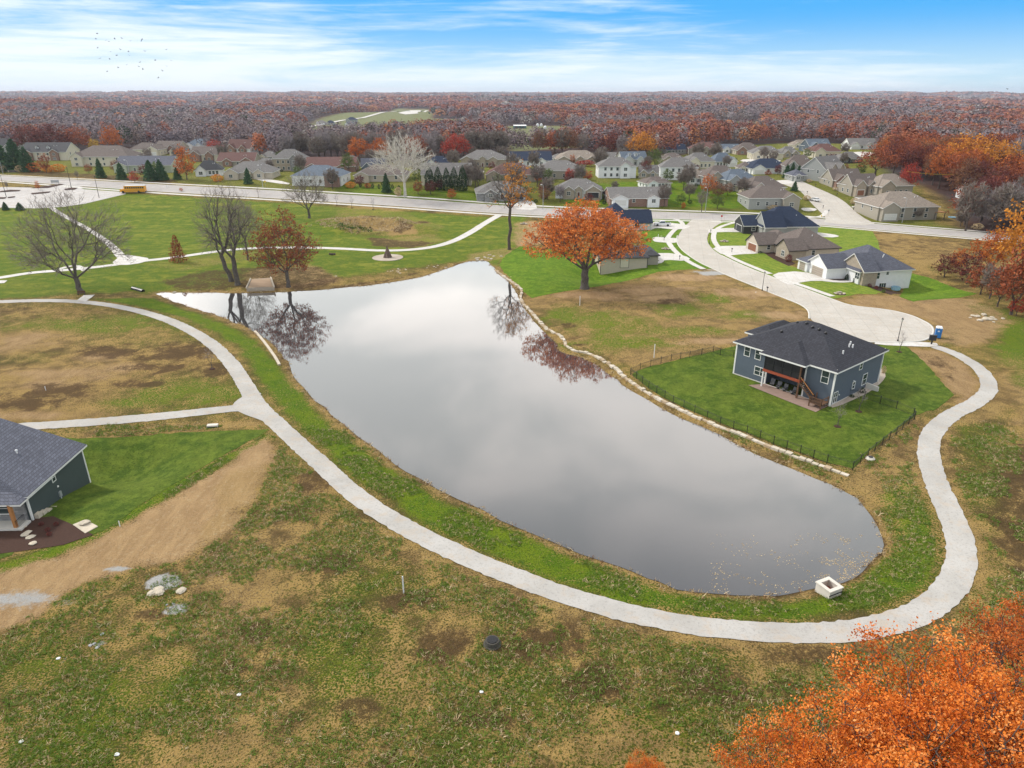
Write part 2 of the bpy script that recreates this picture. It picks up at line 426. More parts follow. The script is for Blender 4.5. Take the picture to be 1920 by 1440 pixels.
fr[mm] = np.clip(sdist(X[mm], Y[mm], OPEN)/8+.3, 0, 1); fr[~mm] = 1
for c in CL: fr *= np.clip(sdist(X, Y, c)/8+.5, 0, 1)
tan_ = np.zeros(X.shape); lush = np.zeros(X.shape); dark = np.zeros(X.shape)
mead = np.zeros(X.shape); grav = np.zeros(X.shape); gold = np.zeros(X.shape); pale = np.zeros(X.shape)
def Z_(arr, poly, w=1.0, soft=1.5, warp=1.0, seed=0):
    np.copyto(arr, np.maximum(arr, w*zone(X, Y, poly, soft, warp, seed)))
def B_(arr, *a, w=1.0): np.copyto(arr, np.maximum(arr, w*blob(X, Y, *a)))
# meadow between the road and the pond
Z_(mead, [(-200,395),(0,392),(235,362),(400,372),(700,392),(930,408),(985,402),(992,436),(965,470),(930,500),(870,490),(560,535),(330,545),(270,548),(0,560),(-200,565)], 1, 2)
Z_(mead, [(140,352),(235,354),(240,362),(160,362)], 1, 1, .3)
# neighbourhood grass beyond the road
Z_(mead, [(-300,290),(300,284),(620,300),(900,294),(1180,292),(1300,274),(1420,264),(1600,264),(1648,290),(1760,420),(1860,436),(1600,424),(1200,400),(960,388),(600,366),(0,326),(-300,310)], .5, 3)
for a in [(300,320,20,12),(700,330,14,10),(900,330,12,10),(1220,345,14,8),(1330,370,10,6),(1450,312,12,8)]: B_(dark, *a, w=.5)
Z_(lush, [(1040,352),(1180,340),(1400,340),(1400,392),(1060,385)], .9, 3, 2)
Z_(lush, [(620,345),(960,360),(950,385),(640,362)], .7, 3, 2)
# brown verge under the trees beyond the road
Z_(dark, [(30,318),(330,335),(330,347),(30,328)], .8, 2, 1)
Z_(gold, [(640,350),(900,366),(890,374),(640,362)], .5, 2, 2)
# golden streaks and worn patches in the meadow
for a in [(250,376,14,5),(330,385,25,4),(430,388,20,3),(300,432,40,3),(160,405,20,6),(90,430,14,9),(580,395,15,4),(700,390,26,3),(880,395,14,3),(470,430,16,5)]: B_(gold, *a, w=.65)
Z_(tan_, [(965,418),(1000,414),(1040,425),(1030,455),(975,462),(955,455)], .9, 1.5, 1)
Z_(tan_, [(880,476),(915,470),(960,462),(968,474),(940,486),(920,490),(870,490)], .7, 1, .8)
Z_(gold, [(870,455),(960,448),(962,455),(880,462)], .6, 1, .5)
Z_(gold, [(270,495),(480,465),(560,462),(560,475),(420,495),(330,510)], .9, 1.5, 1)
Z_(dark, [(300,525),(380,508),(480,500),(600,500),(640,520),(620,541),(330,547)], .75, 1.5, 1, 3)
Z_(tan_, [(470,505),(560,490),(610,505),(640,525),(600,540),(440,543)], .75, 1.5, 1, 4)
Z_(dark, [(620,535),(720,525),(830,500),(870,489),(870,494),(720,534),(620,545)], .7, .7, .4)
Z_(gold, [(0,520),(140,540),(140,552),(0,550)], .35, 1, 1)
# the spoil mound
Z_(gold, [(598,422),(630,395),(690,384),(745,392),(800,412),(835,425),(820,440),(760,448),(700,440),(650,435)], 1, 1.2, 1)
Z_(tan_, [(640,412),(680,402),(740,412),(770,420),(780,440),(730,438),(680,425)], 1, 1, 1)
Z_(tan_, [(690,448),(760,445),(830,438),(835,452),(790,466),(720,462)], .6, 1.5, 1)
Z_(dark, [(608,412),(640,408),(690,425),(730,440),(700,448),(640,440)], .5, 1, 1)
Z_(dark, [(690,445),(760,450),(830,455),(770,466),(700,462)], .8, 1.2, 1)
B_(dark, 690, 407, 5, 4); B_(dark, 755, 425, 4, 9); B_(dark, 790, 417, 5, 3)
# left field inside the bend of the trail
F1 = [(-100,578),(170,578),(250,590),(330,625),(395,665),(440,725),(452,752),(380,765),(200,782),(-100,800)]
Z_(gold, F1, .45, 1, .5)
for a in [(40,640,9,8),(130,700,14,5),(180,670,6,3),(80,720,8,4),(230,690,5,3),(20,780,12,2.5)]: B_(tan_, *a, w=.85)
for a in [(120,620,30,8),(300,640,14,8),(60,670,14,5),(200,700,14,5),(350,700,10,6)]: B_(lush, *a, w=.35)
for a in [(340,660,12,7),(190,660,10,5),(110,735,10,5),(60,755,9,4),(400,690,7,5),(300,690,8,4),(260,720,6,2.5)]: B_(dark, *a, w=.9)
for a in [(330,735,10,8),(400,740,8,6),(150,610,24,8),(270,755,8,3),(250,600,10,6)]: B_(lush, *a, w=.8)
# grassy bank between trail and pond
BANK = [(170,560),(290,560),(400,600),(480,640),(540,705),(590,765),(640,810),(700,858),(790,915),(870,958),(960,995),(1100,1050),(1250,1110),(1400,1127),(1520,1120),
 (1600,1098),(1650,1065),(1672,1020),(1665,970),(1640,930),(1700,900),(1735,960),(1755,1010),(1755,1050),(1725,1100),(1640,1140),(1500,1162),(1380,1158),(1240,1143),(1100,1112),(950,1055),(800,985),(700,915),(620,850),(540,780),(480,700),(440,645),(360,600),(250,572)]
Z_(lush, BANK, 1.0, 1, .5)
Z_(gold, [(1600,930),(1640,935),(1680,1000),(1672,1060),(1700,1030),(1720,980),(1690,900),(1640,890)], .8, 1, .6)
d_ = np.full(X.shape, 99.); m2 = (r_ < 330); d_[m2] = sdist(X[m2], Y[m2], POND)
shore = np.clip(1-np.abs(d_-.7)/1.3, 0, 1)*(.6+.8*(fbm(X/2, Y/2, 3)-.3))
gold = np.maximum(gold, shore*.9); dark = np.maximum(dark, np.clip(1-np.abs(d_)/.7, 0, 1)*.9)
# building lots east of the pond: bare clay with weeds
Z_(tan_, [(975,560),(1082,548),(1180,530),(1290,508),(1335,505),(1400,540),(1480,565),(1515,580),(1520,610),(1400,640),(1330,660),(1200,690),(1100,662),(1050,640),(1000,590)], .45, 1.2, 1, 2)
for a in [(1110,600,12,10),(1180,610,10,9),(1280,580,9,8),(1150,640,12,6),(1060,590,8,8),(1200,640,12,6),(1340,560,7,6),(1320,620,8,4),(1400,590,8,5),(1250,620,10,5)]: B_(lush, *a, w=1.0)
for a in [(1130,555,12,5),(1210,545,12,6),(1290,520,10,5),(1400,550,10,5),(1240,560,9,4),(1080,552,10,3),(1340,640,10,2.5),(1460,590,8,4)]: B_(tan_, *a, w=1.25)
for a in [(1065,610,3.5,2.5),(1075,635,3,1.5),(1085,648,3,1.5),(1260,565,5,3)]: B_(dark, *a, w=.8)
B_(grav, 1335, 512, 6, 4, w=.7)
# north-east waste ground
Z_(gold, [(1645,435),(1700,440),(1800,455),(1800,480),(1740,500),(1700,520),(1720,535),(1760,530),(1700,495),(1650,470)], .9, 2, 1)
Z_(dark, [(1665,445),(1740,450),(1760,480),(1700,480)], .6, 2, 2)
Z_(dark, [(1700,470),(1800,500),(1920,560),(1920,470),(1800,440)], .6, 3, 2)
# land east of the cul-de-sac
Z_(tan_, [(1560,562),(1640,552),(1830,560),(1900,600),(1860,640),(1810,650),(1760,640),(1755,610),(1700,588),(1620,576)], .75, 1.5, 1, 5)
Z_(lush, [(1790,560),(1860,570),(1990,640),(1990,760),(1900,720),(1860,660),(1850,610)], .8, 2, 1.5)
Z_(lush, [(1770,615),(1820,620),(1810,650),(1770,650)], .5, 1, 1)
Z_(tan_, [(1690,652),(1760,658),(1820,690),(1842,720),(1830,748),(1790,768),(1790,740),(1755,700)], .8, 1, .7)
Z_(dark, [(1700,655),(1760,665),(1800,690),(1790,720),(1750,690)], .6, 1, .7)
Z_(gold, [(1880,690),(1900,740),(1860,780),(1800,800),(1770,850),(1800,930),(1835,1010),(1835,1080),(1800,1130),(1720,1170),(1600,1210),(1400,1215),(1150,1190),(950,1130),(800,1060),(700,1000),(690,980),(900,1075),(1200,1175),(1500,1203),(1700,1178),(1790,1120),(1822,1060),(1800,960),(1760,860),(1760,810),(1840,765),(1868,730)], .95, .9, .5)
Z_(gold, [(1480,880),(1600,890),(1650,850),(1720,785),(1745,800),(1725,840),(1735,900),(1700,960),(1640,940),(1560,905)], .9, 1, .8)
Z_(dark, [(1830,900),(1930,800),(2100,900),(2100,1200),(1860,1120),(1850,1010)], .8, 2, 1)
Z_(dark, [(780,1120),(1000,1165),(1300,1225),(1560,1228),(1640,1215),(1450,1330),(1150,1330),(900,1230)], .5, 2.5, 1.5, 6)
Z_(lush, [(1800,800),(1850,790),(1850,900),(1900,960),(1880,1000),(1830,940)], .6, 1.5, 1)
Z_(tan_, [(1870,660),(1990,700),(1990,900),(1920,800),(1880,720)], .5, 2, 2)
# south-west lot: track of bare clay
TR = [(-60,1180),(-60,1090),(0,1070),(110,1040),(200,1000),(300,950),(400,890),(455,850),(500,818),(520,835),(500,880),(470,950),(420,1000),(360,1040),(270,1060),(160,1090),(80,1140),(0,1180)]
Z_(tan_, TR, 1.25, 1.2, .9, 7); B_(grav, 50, 1125, 5, 1.8, w=.55); B_(grav, 305, 1092, 1.7, 1.2, w=1.6); B_(grav, 330, 1142, 1.2, .7, w=1.2); B_(grav, 185,1203,1.1,.4, w=1); B_(grav, 120,1235,.6,.4, w=1.2); B_(grav, 225, 1065, 1.4, .5, w=.8)
Z_(gold, [(390,900),(520,850),(620,930),(560,1100),(500,1250),(420,1380),(300,1440),(600,1470),(560,1300),(420,1180),(330,1060)], .6, 2, 1.2)
Z_(tan_, [(340,1060),(470,1000),(520,1180),(420,1260),(380,1150)], .45, 1.5, 1.2)
for a in [(280,1150,2.5,1.6),(470,1190,2.6,2.4),(440,1250,2.5,1.6),(160,1110,2.5,1),(560,960,4,4),(620,1050,5,4),(600,900,4,5),(1000,1200,9,4),(860,1200,5,4),(1150,1280,9,4),(1350,1290,7,4),(900,1350,4,2),(1500,1230,9,2.2),(760,1130,5,3),(660,1330,3,2)]: B_(dark, *a, w=.8)
for a in [(170,1330,7,5),(60,1250,5,3),(330,1290,5,4),(640,1250,6,7),(870,1400,6,3),(1250,1340,6,3),(700,1100,4,4),(130,1400,6,3),(1000,1290,5,2.6),(1300,1240,5,1.5)]: B_(lush, *a, w=.55)
for a in [(560,1400,4,2.5),(720,1420,4,2),(960,1400,5,2.5),(480,1330,3,3),(1150,1380,5,2),(760,1250,4,2)]: B_(gold, *a, w=.6)
# verge by the left house
Z_(gold, [(150,812),(300,800),(480,790),(500,800),(330,812),(160,822)], .9, .7, .3)
Z_(lush, [(-20,1060),(100,1025),(200,985),(320,910),(470,832),(500,808),(510,818),(470,842),(330,925),(210,1000),(100,1045),(-20,1080)], 1.3, .6, .3)
pale = np.zeros(X.shape)
for c in CL: pale = np.maximum(pale, np.clip(.5-sdist(X, Y, c)/6, 0, 1))
Z_(tan_, [(530,246),(600,230),(690,226),(690,242),(560,252)], .8, 6, 3)
F = np.arange(nx*ny).reshape(ny, nx); F = np.stack([F[:-1,:-1], F[:-1,1:], F[1:,1:], F[1:,:-1]], -1).reshape(-1, 4)
c = lambda a: np.clip(a, 0, 1)
G = npmesh('ground', np.stack([X, Y, Z], 1), F, [], attr={
 'za': ('POINT', 'FLOAT_COLOR', np.stack([c(tan_/1.25), c(lush), c(dark), c(fr)], 1)),
 'zb': ('POINT', 'FLOAT_COLOR', np.stack([c(mead), c(grav), c(gold), c(pale)], 1))}, smooth=True)
tag(G, kind='structure')
m, t, b, o = newmat('ground_soil_and_grass'); G.data.materials.append(m)
pos = geopos(t)
def att(nm):
    a = N(t, 'ShaderNodeAttribute', attribute_name=nm); s = t.nodes.new('ShaderNodeSeparateColor'); t.links.new(a.outputs['Color'], s.inputs[0])
    return s.outputs[0], s.outputs[1], s.outputs[2], a.outputs['Alpha']
zt, zl, zd, zf = att('za'); zm, zg, zo, zp = att('zb')
tuft = noise(t, pos, 1.9, 7, .72, .4); mid = noise(t, pos, .33, 6, .62, .6); big = noise(t, pos, .055, 5, .6, .5); fine = noise(t, pos, 5.5, 3, .65); ff = noise(t, pos, 14, 2, .6)
def lin(*ab):
    s = None
    for a, k in ab:
        x = math_(t, 'MULTIPLY', a, k); s = x if s is None else math_(t, 'ADD', s, x)
    return s
g = lin((tuft, 1.1), (mid, .60), (big, .40), (zl, .36), (zm, .42), (zt, -.62), (zo, -.27), (zd, -.05))
g = math_(t, 'ADD', g, math_(t, 'MULTIPLY', math_(t, 'SUBTRACT', fine, .5), 2.1))
gm = sstep(t, g, .93, 1.20)
tand = mixc(t, sstep(t, mid, .35, .65), (.44,.30,.12), (.26,.175,.075))
mpc = N(t, 'ShaderNodeMapping'); t.links.new(pos, mpc.inputs[0]); mpc.inputs['Rotation'].default_value = (0, 0, .75); mpc.inputs['Scale'].default_value = (.9, .22, 1)
streak = noise(t, mpc.outputs[0], .9, 6, .65, .6)
clay = mixc(t, sstep(t, streak, .34, .66), (.54,.37,.205), (.40,.265,.145)); clay = mixc(t, sstep(t, tuft, .52, .66, 0, .4), clay, (.60,.47,.32))
dry = mixc(t, sstep(t, zt, .2, .8), tand, clay)
dry = mixc(t, sstep(t, zo, .35, .9, 0, .8), dry, (.43,.30,.125))
dry = mixc(t, math_(t, 'MULTIPLY', sstep(t, fine, .50, .62, 0, .75), sstep(t, zt, .55, 1.0, 1, .25)), dry, (.13,.085,.05))
dry = mixc(t, sstep(t, ff, .53, .68, 0, .45), dry, (.62,.47,.30))
dry = mixc(t, sstep(t, lin((tuft, 1.0), (big, .5)), .80, .98, 0, .55), dry, (.56,.43,.26))
gr = mixc(t, sstep(t, tuft, .40, .68), (.070,.100,.018), (.185,.195,.030))
mps = N(t, 'ShaderNodeMapping'); t.links.new(pos, mps.inputs[0]); mps.inputs['Rotation'].default_value = (0, 0, .15); mps.inputs['Scale'].default_value = (.06, .20, 1)
mow = noise(t, mps.outputs[0], 1.0, 6, .65, .5)
grm = mixc(t, sstep(t, mid, .35, .65), (.11,.18,.027), (.20,.235,.04)); grm = mixc(t, sstep(t, lin((mow, .6), (mid, .4)), .50, .62, 0, .7), grm, (.32,.32,.07)); grm = mixc(t, sstep(t, lin((mow, .5), (tuft, .5)), .38, .50, .7, 0), grm, (.065,.135,.02))
gr = mixc(t, sstep(t, zm, .2, .8), gr, grm)
gr = mixc(t, sstep(t, zl, .3, .9, 0, .75), gr, mixc(t, sstep(t, mid, .35, .65), (.09,.20,.018), (.20,.28,.03)))
gr = mixc(t, math_(t, 'MULTIPLY', sstep(t, fine, .50, .63, 0, .75), sstep(t, zm, .2, .8, 1, .45)), gr, (.030,.050,.010))
gr = mixc(t, sstep(t, ff, .54, .68, 0, .35), gr, (.34,.38,.10))
col = mixc(t, gm, dry, gr)
dk = sstep(t, lin((zd, .75), (mid, .9), (tuft, .9), (fine, .7)), 1.55, 1.85, 0, .85)
dk0 = sstep(t, lin((big, 1.0), (mid, .7), (fine, .6), (tuft, .3)), 1.26, 1.52, 0, .75)
dk0 = math_(t, 'MULTIPLY', dk0, math_(t, 'SUBTRACT', 1.0, math_(t, 'MAXIMUM', zt, math_(t, 'MAXIMUM', zm, zl)), clamp=True))
col = mixc(t, math_(t, 'MAXIMUM', dk, dk0), col, mixc(t, sstep(t, fine, .42, .60), (.060,.036,.022), (.15,.095,.05)))
col = mixc(t, sstep(t, lin((zg, 1.0), (tuft, .8)), .65, 1.0), col, mixc(t, fine, (.38,.38,.37), (.62,.61,.60)))
col = mixc(t, sstep(t, lin((fine, 1.0), (tuft, .6)), 1.10, 1.18, 0, .5), col, (.6,.52,.40))
col = mixc(t, zp, col, mixc(t, mid, (.14,.18,.075), (.22,.20,.11)))
col = mixc(t, zf, col, mixc(t, sstep(t, noise(t, pos, .02, 5, .6), .35, .65), (.10,.055,.045), (.085,.075,.08)))
hs = N(t, 'ShaderNodeHueSaturation'); hs.inputs['Saturation'].default_value = 1.08; hs.inputs['Value'].default_value = .93; t.links.new(col, hs.inputs['Color'])
t.links.new(hs.outputs[0], b.inputs['Base Color']); b.inputs['Roughness'].default_value = .95; b.inputs['Specular IOR Level'].default_value = .1
bump(t, b, lin((tuft, .6), (fine, 1.0)), 1.0, .45)

# ============================================================ WATER
def grid_fill(poly, step):
    """constrained triangulation of a polygon with interior grid points"""
    poly = np.asarray(poly); c0 = poly.min(0); c1 = poly.max(0)
    xs = np.arange(c0[0]+step/2, c1[0], step); ys = np.arange(c0[1]+step/2, c1[1], step)
    if len(xs) and len(ys):
        a, b_ = np.meshgrid(xs, ys); a = a.ravel(); b_ = b_.ravel(); d = sdist(a, b_, poly); k = d < -step*.35
        inner = np.stack([a[k], b_[k]], 1)
    else: inner = np.zeros((0, 2))
    n = len(poly); vs = [Vector(p) for p in poly]+[Vector(p) for p in inner]
    r = geometry.delaunay_2d_cdt(vs, [(i, (i+1) % n) for i in range(n)], [list(range(n))], 1, 1e-4)
    return np.array([(v.x, v.y) for v in r[0]]), [f for f in r[2]]
V2, T2 = grid_fill(np.array(POND)*1.0, 6)
water = bpy.data.meshes.new('water')
cen = POND.mean(0)
V2, T2 = grid_fill(roughen(POND, 50, 0, 1), 8)
wb = MB(); wb.v = [(x, y, WATER+.02) for x, y in V2]; wb.f = [tuple(f) for f in T2]
m, t, b, o = newmat('pond_water'); pos = geopos(t)
wb.m = [0]*len(wb.f); wb.mats = [m]; WO = wb.build('water'); tag(WO, kind='structure')
t.nodes.remove(b); body = N(t, 'ShaderNodeBsdfDiffuse'); gl = N(t, 'ShaderNodeBsdfGlossy'); mx = N(t, 'ShaderNodeMixShader')
cdp = noise(t, pos, .045, 4, .5)
t.links.new(mixc(t, cdp, (.035,.035,.043), (.055,.055,.057)), body.inputs[0])
gl.inputs['Roughness'].default_value = .035; gl.inputs[0].default_value = (.96,.95,.95,1)
fn = N(t, 'ShaderNodeFresnel'); fn.inputs[0].default_value = 1.75
wv = noise(t, pos, 1.6, 3, .5); bn = t.nodes.new('ShaderNodeBump'); bn.inputs['Strength'].default_value = .05; bn.inputs['Distance'].default_value = .03
t.links.new(wv, bn.inputs['Height']); t.links.new(bn.outputs[0], gl.inputs['Normal'])
fac = math_(t, 'MULTIPLY', fn.outputs[0], 2.1, clamp=True)
t.links.new(fac, mx.inputs[0]); t.links.new(body.outputs[0], mx.inputs[1]); t.links.new(gl.outputs[0], mx.inputs[2]); t.links.new(mx.outputs[0], o.inputs[0])

# ============================================================ ROADS, PATHS, LAWNS (draped sheets)
def sheet(name, poly, mat, off, step=2.5, sm=0, jit=0, seed=1, world=False):
    pl = np.asarray(poly, float) if world else PP(poly)
    if sm: pl = smooth_poly(pl, sm)
    if jit: pl = roughen(pl, 1.2, jit, seed)
    V, T = grid_fill(pl, step); z = H(V[:, 0], V[:, 1])+off
    s = MB(); s.v = [(a, b_, c_) for (a, b_), c_ in zip(V, z)]; s.f = [tuple(f) for f in T]; s.m = [0]*len(T); s.mats = [mat]
    ob = s.build(name); ob.data.update(); tag(ob, kind='structure'); return ob
def ribbon(name, pts, width, mat, off, jit=0.0, sm=2, seed=0, closed=False, world=False, ncross=3, step=1.5):
    C = np.asarray(pts, float) if world else PP(pts); C = smooth_poly(C, sm, closed)
    L = [C[0]]
    for q in C[1:]:
        n = max(1, int(np.hypot(*(q-L[-1]))/step)); a = L[-1]
        for k in range(1, n+1): L.append(a+(q-a)*k/n)
    C = np.array(L); T = np.gradient(C, axis=0); T /= np.hypot(T[:, 0], T[:, 1])[:, None]+1e-9; Nn = np.stack([-T[:, 1], T[:, 0]], 1)
    r = np.random.RandomState(seed); w = np.broadcast_to(np.asarray(width, float), (len(C),)) if np.ndim(width) == 0 else np.interp(np.linspace(0, 1, len(C)), np.linspace(0, 1, len(width)), width)
    wl = w/2+r.normal(0, jit+1e-9, len(C)); wr = w/2+r.normal(0, jit+1e-9, len(C)); V = []; Fq = []
    for i in range(len(C)):
        for k in range(ncross+1):
            s = -1+2*k/ncross; ww = wl[i] if s < 0 else wr[i]; q = C[i]+Nn[i]*s*ww; V.append(q)
    V = np.array(V); z = H(V[:, 0], V[:, 1])+off; nc = ncross+1
    for i in range(len(C)-1):
        for k in range(ncross): a = i*nc+k; Fq.append((a, a+nc, a+nc+1, a+1))
    Fq = np.array(Fq)[:, ::-1]
    ob = npmesh(name, np.column_stack([V, z]), Fq, [mat]); tag(ob, kind='structure'); return ob, C
def pave(name, c1, c2, grain=6, rough=.9, joints=0):
    m, t, b, o = newmat(name); p = geopos(t); n = noise(t, p, .16, 6, .6, .5); f = noise(t, p, grain, 3, .75); f2 = noise(t, p, grain*2.5, 2, .6)
    c = mixc(t, sstep(t, n, .3, .7), c1, c2); c = mixc(t, sstep(t, f, .52, .66, 0, .50), c, tuple(x*.62 for x in c1)); c = mixc(t, sstep(t, f2, .55, .66, 0, .25), c, (.35,.29,.22)); st = noise(t, p, .7, 5, .7); c = mixc(t, sstep(t, st, .50, .64, 0, .38), c, (.44,.35,.26))
    if joints:
        s = t.nodes.new('ShaderNodeSeparateXYZ'); t.links.new(p, s.inputs[0])
        for k in (0, 1):
            fr_ = math_(t, 'FRACT', math_(t, 'DIVIDE', math_(t, 'ADD', s.outputs[k], math_(t, 'MULTIPLY', s.outputs[1-k], .22*(1 if k else -1))), joints))
            c = mixc(t, math_(t, 'MULTIPLY', math_(t, 'LESS_THAN', fr_, .03), .35), c, tuple(x*.5 for x in c1))
    t.links.new(c, b.inputs['Base Color']); b.inputs['Roughness'].default_value = rough; bump(t, b, f, .3, .03); return m
GRAVEL = pave('gravel_trail', (.37,.355,.335), (.46,.445,.425), 4); ASPH = pave('road_concrete', (.35,.33,.325), (.42,.40,.39), 3, .9, 4.5)
STREET = pave('street_concrete', (.44,.41,.37), (.51,.48,.44), 3, .9, 4.0); DRIVE = pave('driveway_concrete', (.56,.54,.51), (.62,.60,.58), 4, .9, 3)
LOT = pave('parking_concrete', (.45,.43,.42), (.53,.51,.50), 2, .9, 6); PEB = pave('pebble_bed', (.36,.30,.25), (.48,.42,.35), 8)
def lawnmat(name, c1, c2, c3, stripe=0, ang=0.3):
    m, t, b, o = newmat(name); p = geopos(t); n = noise(t, p, .25, 6, .6, .4); f = noise(t, p, 3.2, 6, .75)
    f1 = noise(t, p, 7, 2, .6); md = noise(t, p, .9, 4, .65); c = mixc(t, sstep(t, n, .38, .62), c1, c2); c = mixc(t, sstep(t, f, .46, .60, 0, .55), c, c3); c = mixc(t, sstep(t, md, .48, .62, 0, .4), c, tuple(x*1.5 for x in c2)); c = mixc(t, sstep(t, f1, .53, .64, 0, .45), c, tuple(x*.6 for x in c3))
    if stripe:
        s = t.nodes.new('ShaderNodeSeparateXYZ'); t.links.new(p, s.inputs[0])
        q = math_(t, 'ADD', math_(t, 'MULTIPLY', s.outputs[0], cos(ang)), math_(t, 'MULTIPLY', s.outputs[1], sin(ang)))
        q = math_(t, 'ADD', q, math_(t, 'MULTIPLY', n, 2.0))
        w = math_(t, 'SINE', math_(t, 'MULTIPLY', q, 2*pi/stripe)); c = mixc(t, sstep(t, w, -.8, .8, 0, .32), c, c3)
    t.links.new(c, b.inputs['Base Color']); b.inputs['Roughness'].default_value = .95; b.inputs['Specular IOR Level'].default_value = .1
    bump(t, b, f, .9, .2); return m
LAWN = lawnmat('lawn_fresh', (.062,.105,.012), (.115,.155,.020), (.032,.060,.008), 0, .9)
LAWN2 = lawnmat('lawn_yellowing', (.135,.21,.022), (.22,.26,.035), (.085,.145,.018), 2.2, .4)
LAWN3 = lawnmat('lawn_bright', (.090,.170,.012), (.135,.21,.018), (.045,.10,.008), 0, 1.4)
# main road: carriageway, kerb lines, pavements
ROAD = [(-420,312),(-200,322),(0,334),(150,343),(300,353),(480,362.5),(600,370),(750,379),(880,389),(1000,397),(1100,401),(1250,404.5),(1420,409.5),(1500,413),(1600,422),(1700,430.5),(1860,443.5),(2100,466)]
_, RC = ribbon('road', ROAD, 11.5, ASPH, .05, ncross=3)
def offset(C, d):
    T = np.gradient(C, axis=0); T /= np.hypot(T[:, 0], T[:, 1])[:, None]+1e-9
    return C+np.stack([-T[:, 1], T[:, 0]], 1)*d
RCs = RC[::6]
def span(C, px0, px1):
    a = P(px0, 176+1.0*(400-176))[0]
    return C
ribbon('pavement', offset(RCs, 9.2), 1.8, CONC, .07, world=True, sm=0)
ribbon('pavement', offset(RCs, -8.6), 1.8, CONC, .07, world=True, sm=0)
def kerb(name, C, w=.3, h=.14, closed=False):
    V = []; Fq = []; C = np.asarray(C)
    L = offset(C, w/2); R = offset(C, -w/2); n = len(C)
    for i in range(n):
        zz = h1(*C[i])
        V += [(*L[i], zz-.05), (*L[i], zz+h), (*R[i], zz+h), (*R[i], zz-.05)]
    for i in range(n-1):
        a = i*4; b_ = a+4
        for k in range(3): Fq.append((a+k, a+k+1, b_+k+1, b_+k))
    ob = npmesh(name, V, Fq, [CONC]); tag(ob, kind='structure')
kerb('kerb', offset(RCs, 6.0), .5); kerb('kerb', offset(RCs, -6.0), .5)
STR = [(1300,410),(1292,417),(1282,426),(1271,443),(1269,452),(1274,464),(1284,474),(1310,492),(1336,504),(1365,517),(1400,531),(1437,546),(1478,562),(1503,572),(1517,583),(1517,598),(1540,612),(1565,622),(1600,634),(1622,641),(1660,643),(1700,642),(1735,639),(1750,628),(1750,612),(1722,597),(1700,589),(1665,581),(1595,574),(1562,562),(1482,532),(1432,514),(1392,498),(1352,479),(1334,466),(1325,452),(1328,437),(1342,423),(1362,414)]
sheet('street', STR, STREET, .062, 4, 1)
UP = [(1543,419),(1550,408),(1532,392),(1520,380),(1508,366),(1498,356),(1480,350),(1462,343),(1462,339),(1500,338),(1512,344),(1535,354),(1556,363),(1576,373),(1592,385),(1612,404),(1650,424)]
sheet('street', UP, STREET, .066, 5, 1)
for pl in ([(1270,442),(1268,452),(1274,464),(1284,474),(1310,492),(1336,504),(1365,517),(1400,531),(1437,546),(1478,562),(1503,572),(1517,583),(1517,598)],
           [(1622,641),(1660,643),(1700,642),(1735,639),(1750,628),(1750,612),(1722,597),(1700,589),(1665,581),(1595,574),(1562,562),(1482,532),(1432,514),(1392,498),(1352,479)]):
    cc = smooth_poly(PP(pl), 2, False); kerb('kerb', cc, .35, .13)
# driveways and walks near the side street
DRV = [[(1204,431),(1222,415),(1250,417),(1296,423),(1288,429),(1265,431),(1232,427),(1218,432)],
 [(1224,444),(1250,446),(1272,447),(1272,456),(1240,455),(1224,453)],
 [(1222,475),(1264,475),(1296,484),(1288,490),(1246,487),(1243,493),(1232,495),(1214,493)],
 [(1328,429),(1408,427),(1412,436),(1348,435),(1328,438)],
 [(1330,462),(1395,461),(1409,462),(1425,473),(1420,476),(1388,477),(1358,481)],
 [(1444,513),(1505,508),(1549,523),(1568,527),(1598,526),(1606,529),(1572,531),(1530,526),(1494,531),(1482,536),(1462,527)],
 [(1518,434),(1540,437),(1565,440),(1576,444),(1555,446),(1522,441)],
 [(1640,641),(1755,642),(1760,650),(1735,651),(1640,647)],
 [(958,392),(968,380),(988,374),(1004,380),(1008,395)],
 [(1594,371),(1640,366),(1648,370),(1610,379)],[(1556,347),(1592,350),(1610,354),(1590,358),(1565,356)],[(1604,386),(1640,392),(1660,396),(1640,401),(1618,396)],
 [(1440,340),(1480,337),(1500,338),(1480,346),(1450,345)],[(1395,298),(1450,298),(1470,303),(1430,306),(1385,303)],[(1400,306),(1460,307),(1440,314),(1392,312)],
 [(1498,390),(1528,390),(1533,395),(1510,397)],[(860,319),(905,318),(910,324),(862,325)],[(560,326),(630,332),(620,336),(555,331)],[(1130,318),(1165,316),(1190,320),(1150,324)],
 [(250,300),(290,292),(340,300),(330,306),(270,308)],[(1590,286),(1625,284),(1650,290),(1610,296)],[(480,333),(545,343),(540,347),(480,338)]]
for d in DRV: sheet('driveway', d, DRIVE, .085, 3, 1)
for w in ([(1262,411),(1273,413),(1281,420),(1276,425),(1266,430),(1257,439),(1251,448),(1256,460),(1267,473),(1283,486),(1300,496),(1319,505)],
          [(1390,415),(1370,419),(1349,426),(1340,434),(1337,445),(1340,455),(1347,464),(1360,477),(1383,489),(1412,501),(1444,514)],
          [(1486,530),(1510,538),(1535,547),(1561,556)],[(1550,395),(1546,402),(1538,407),(1515,408)],[(1600,387),(1613,398),(1640,407),(1680,411)]):
    ribbon('pavement', w, 1.7, DRIVE, .1, world=False, sm=1)
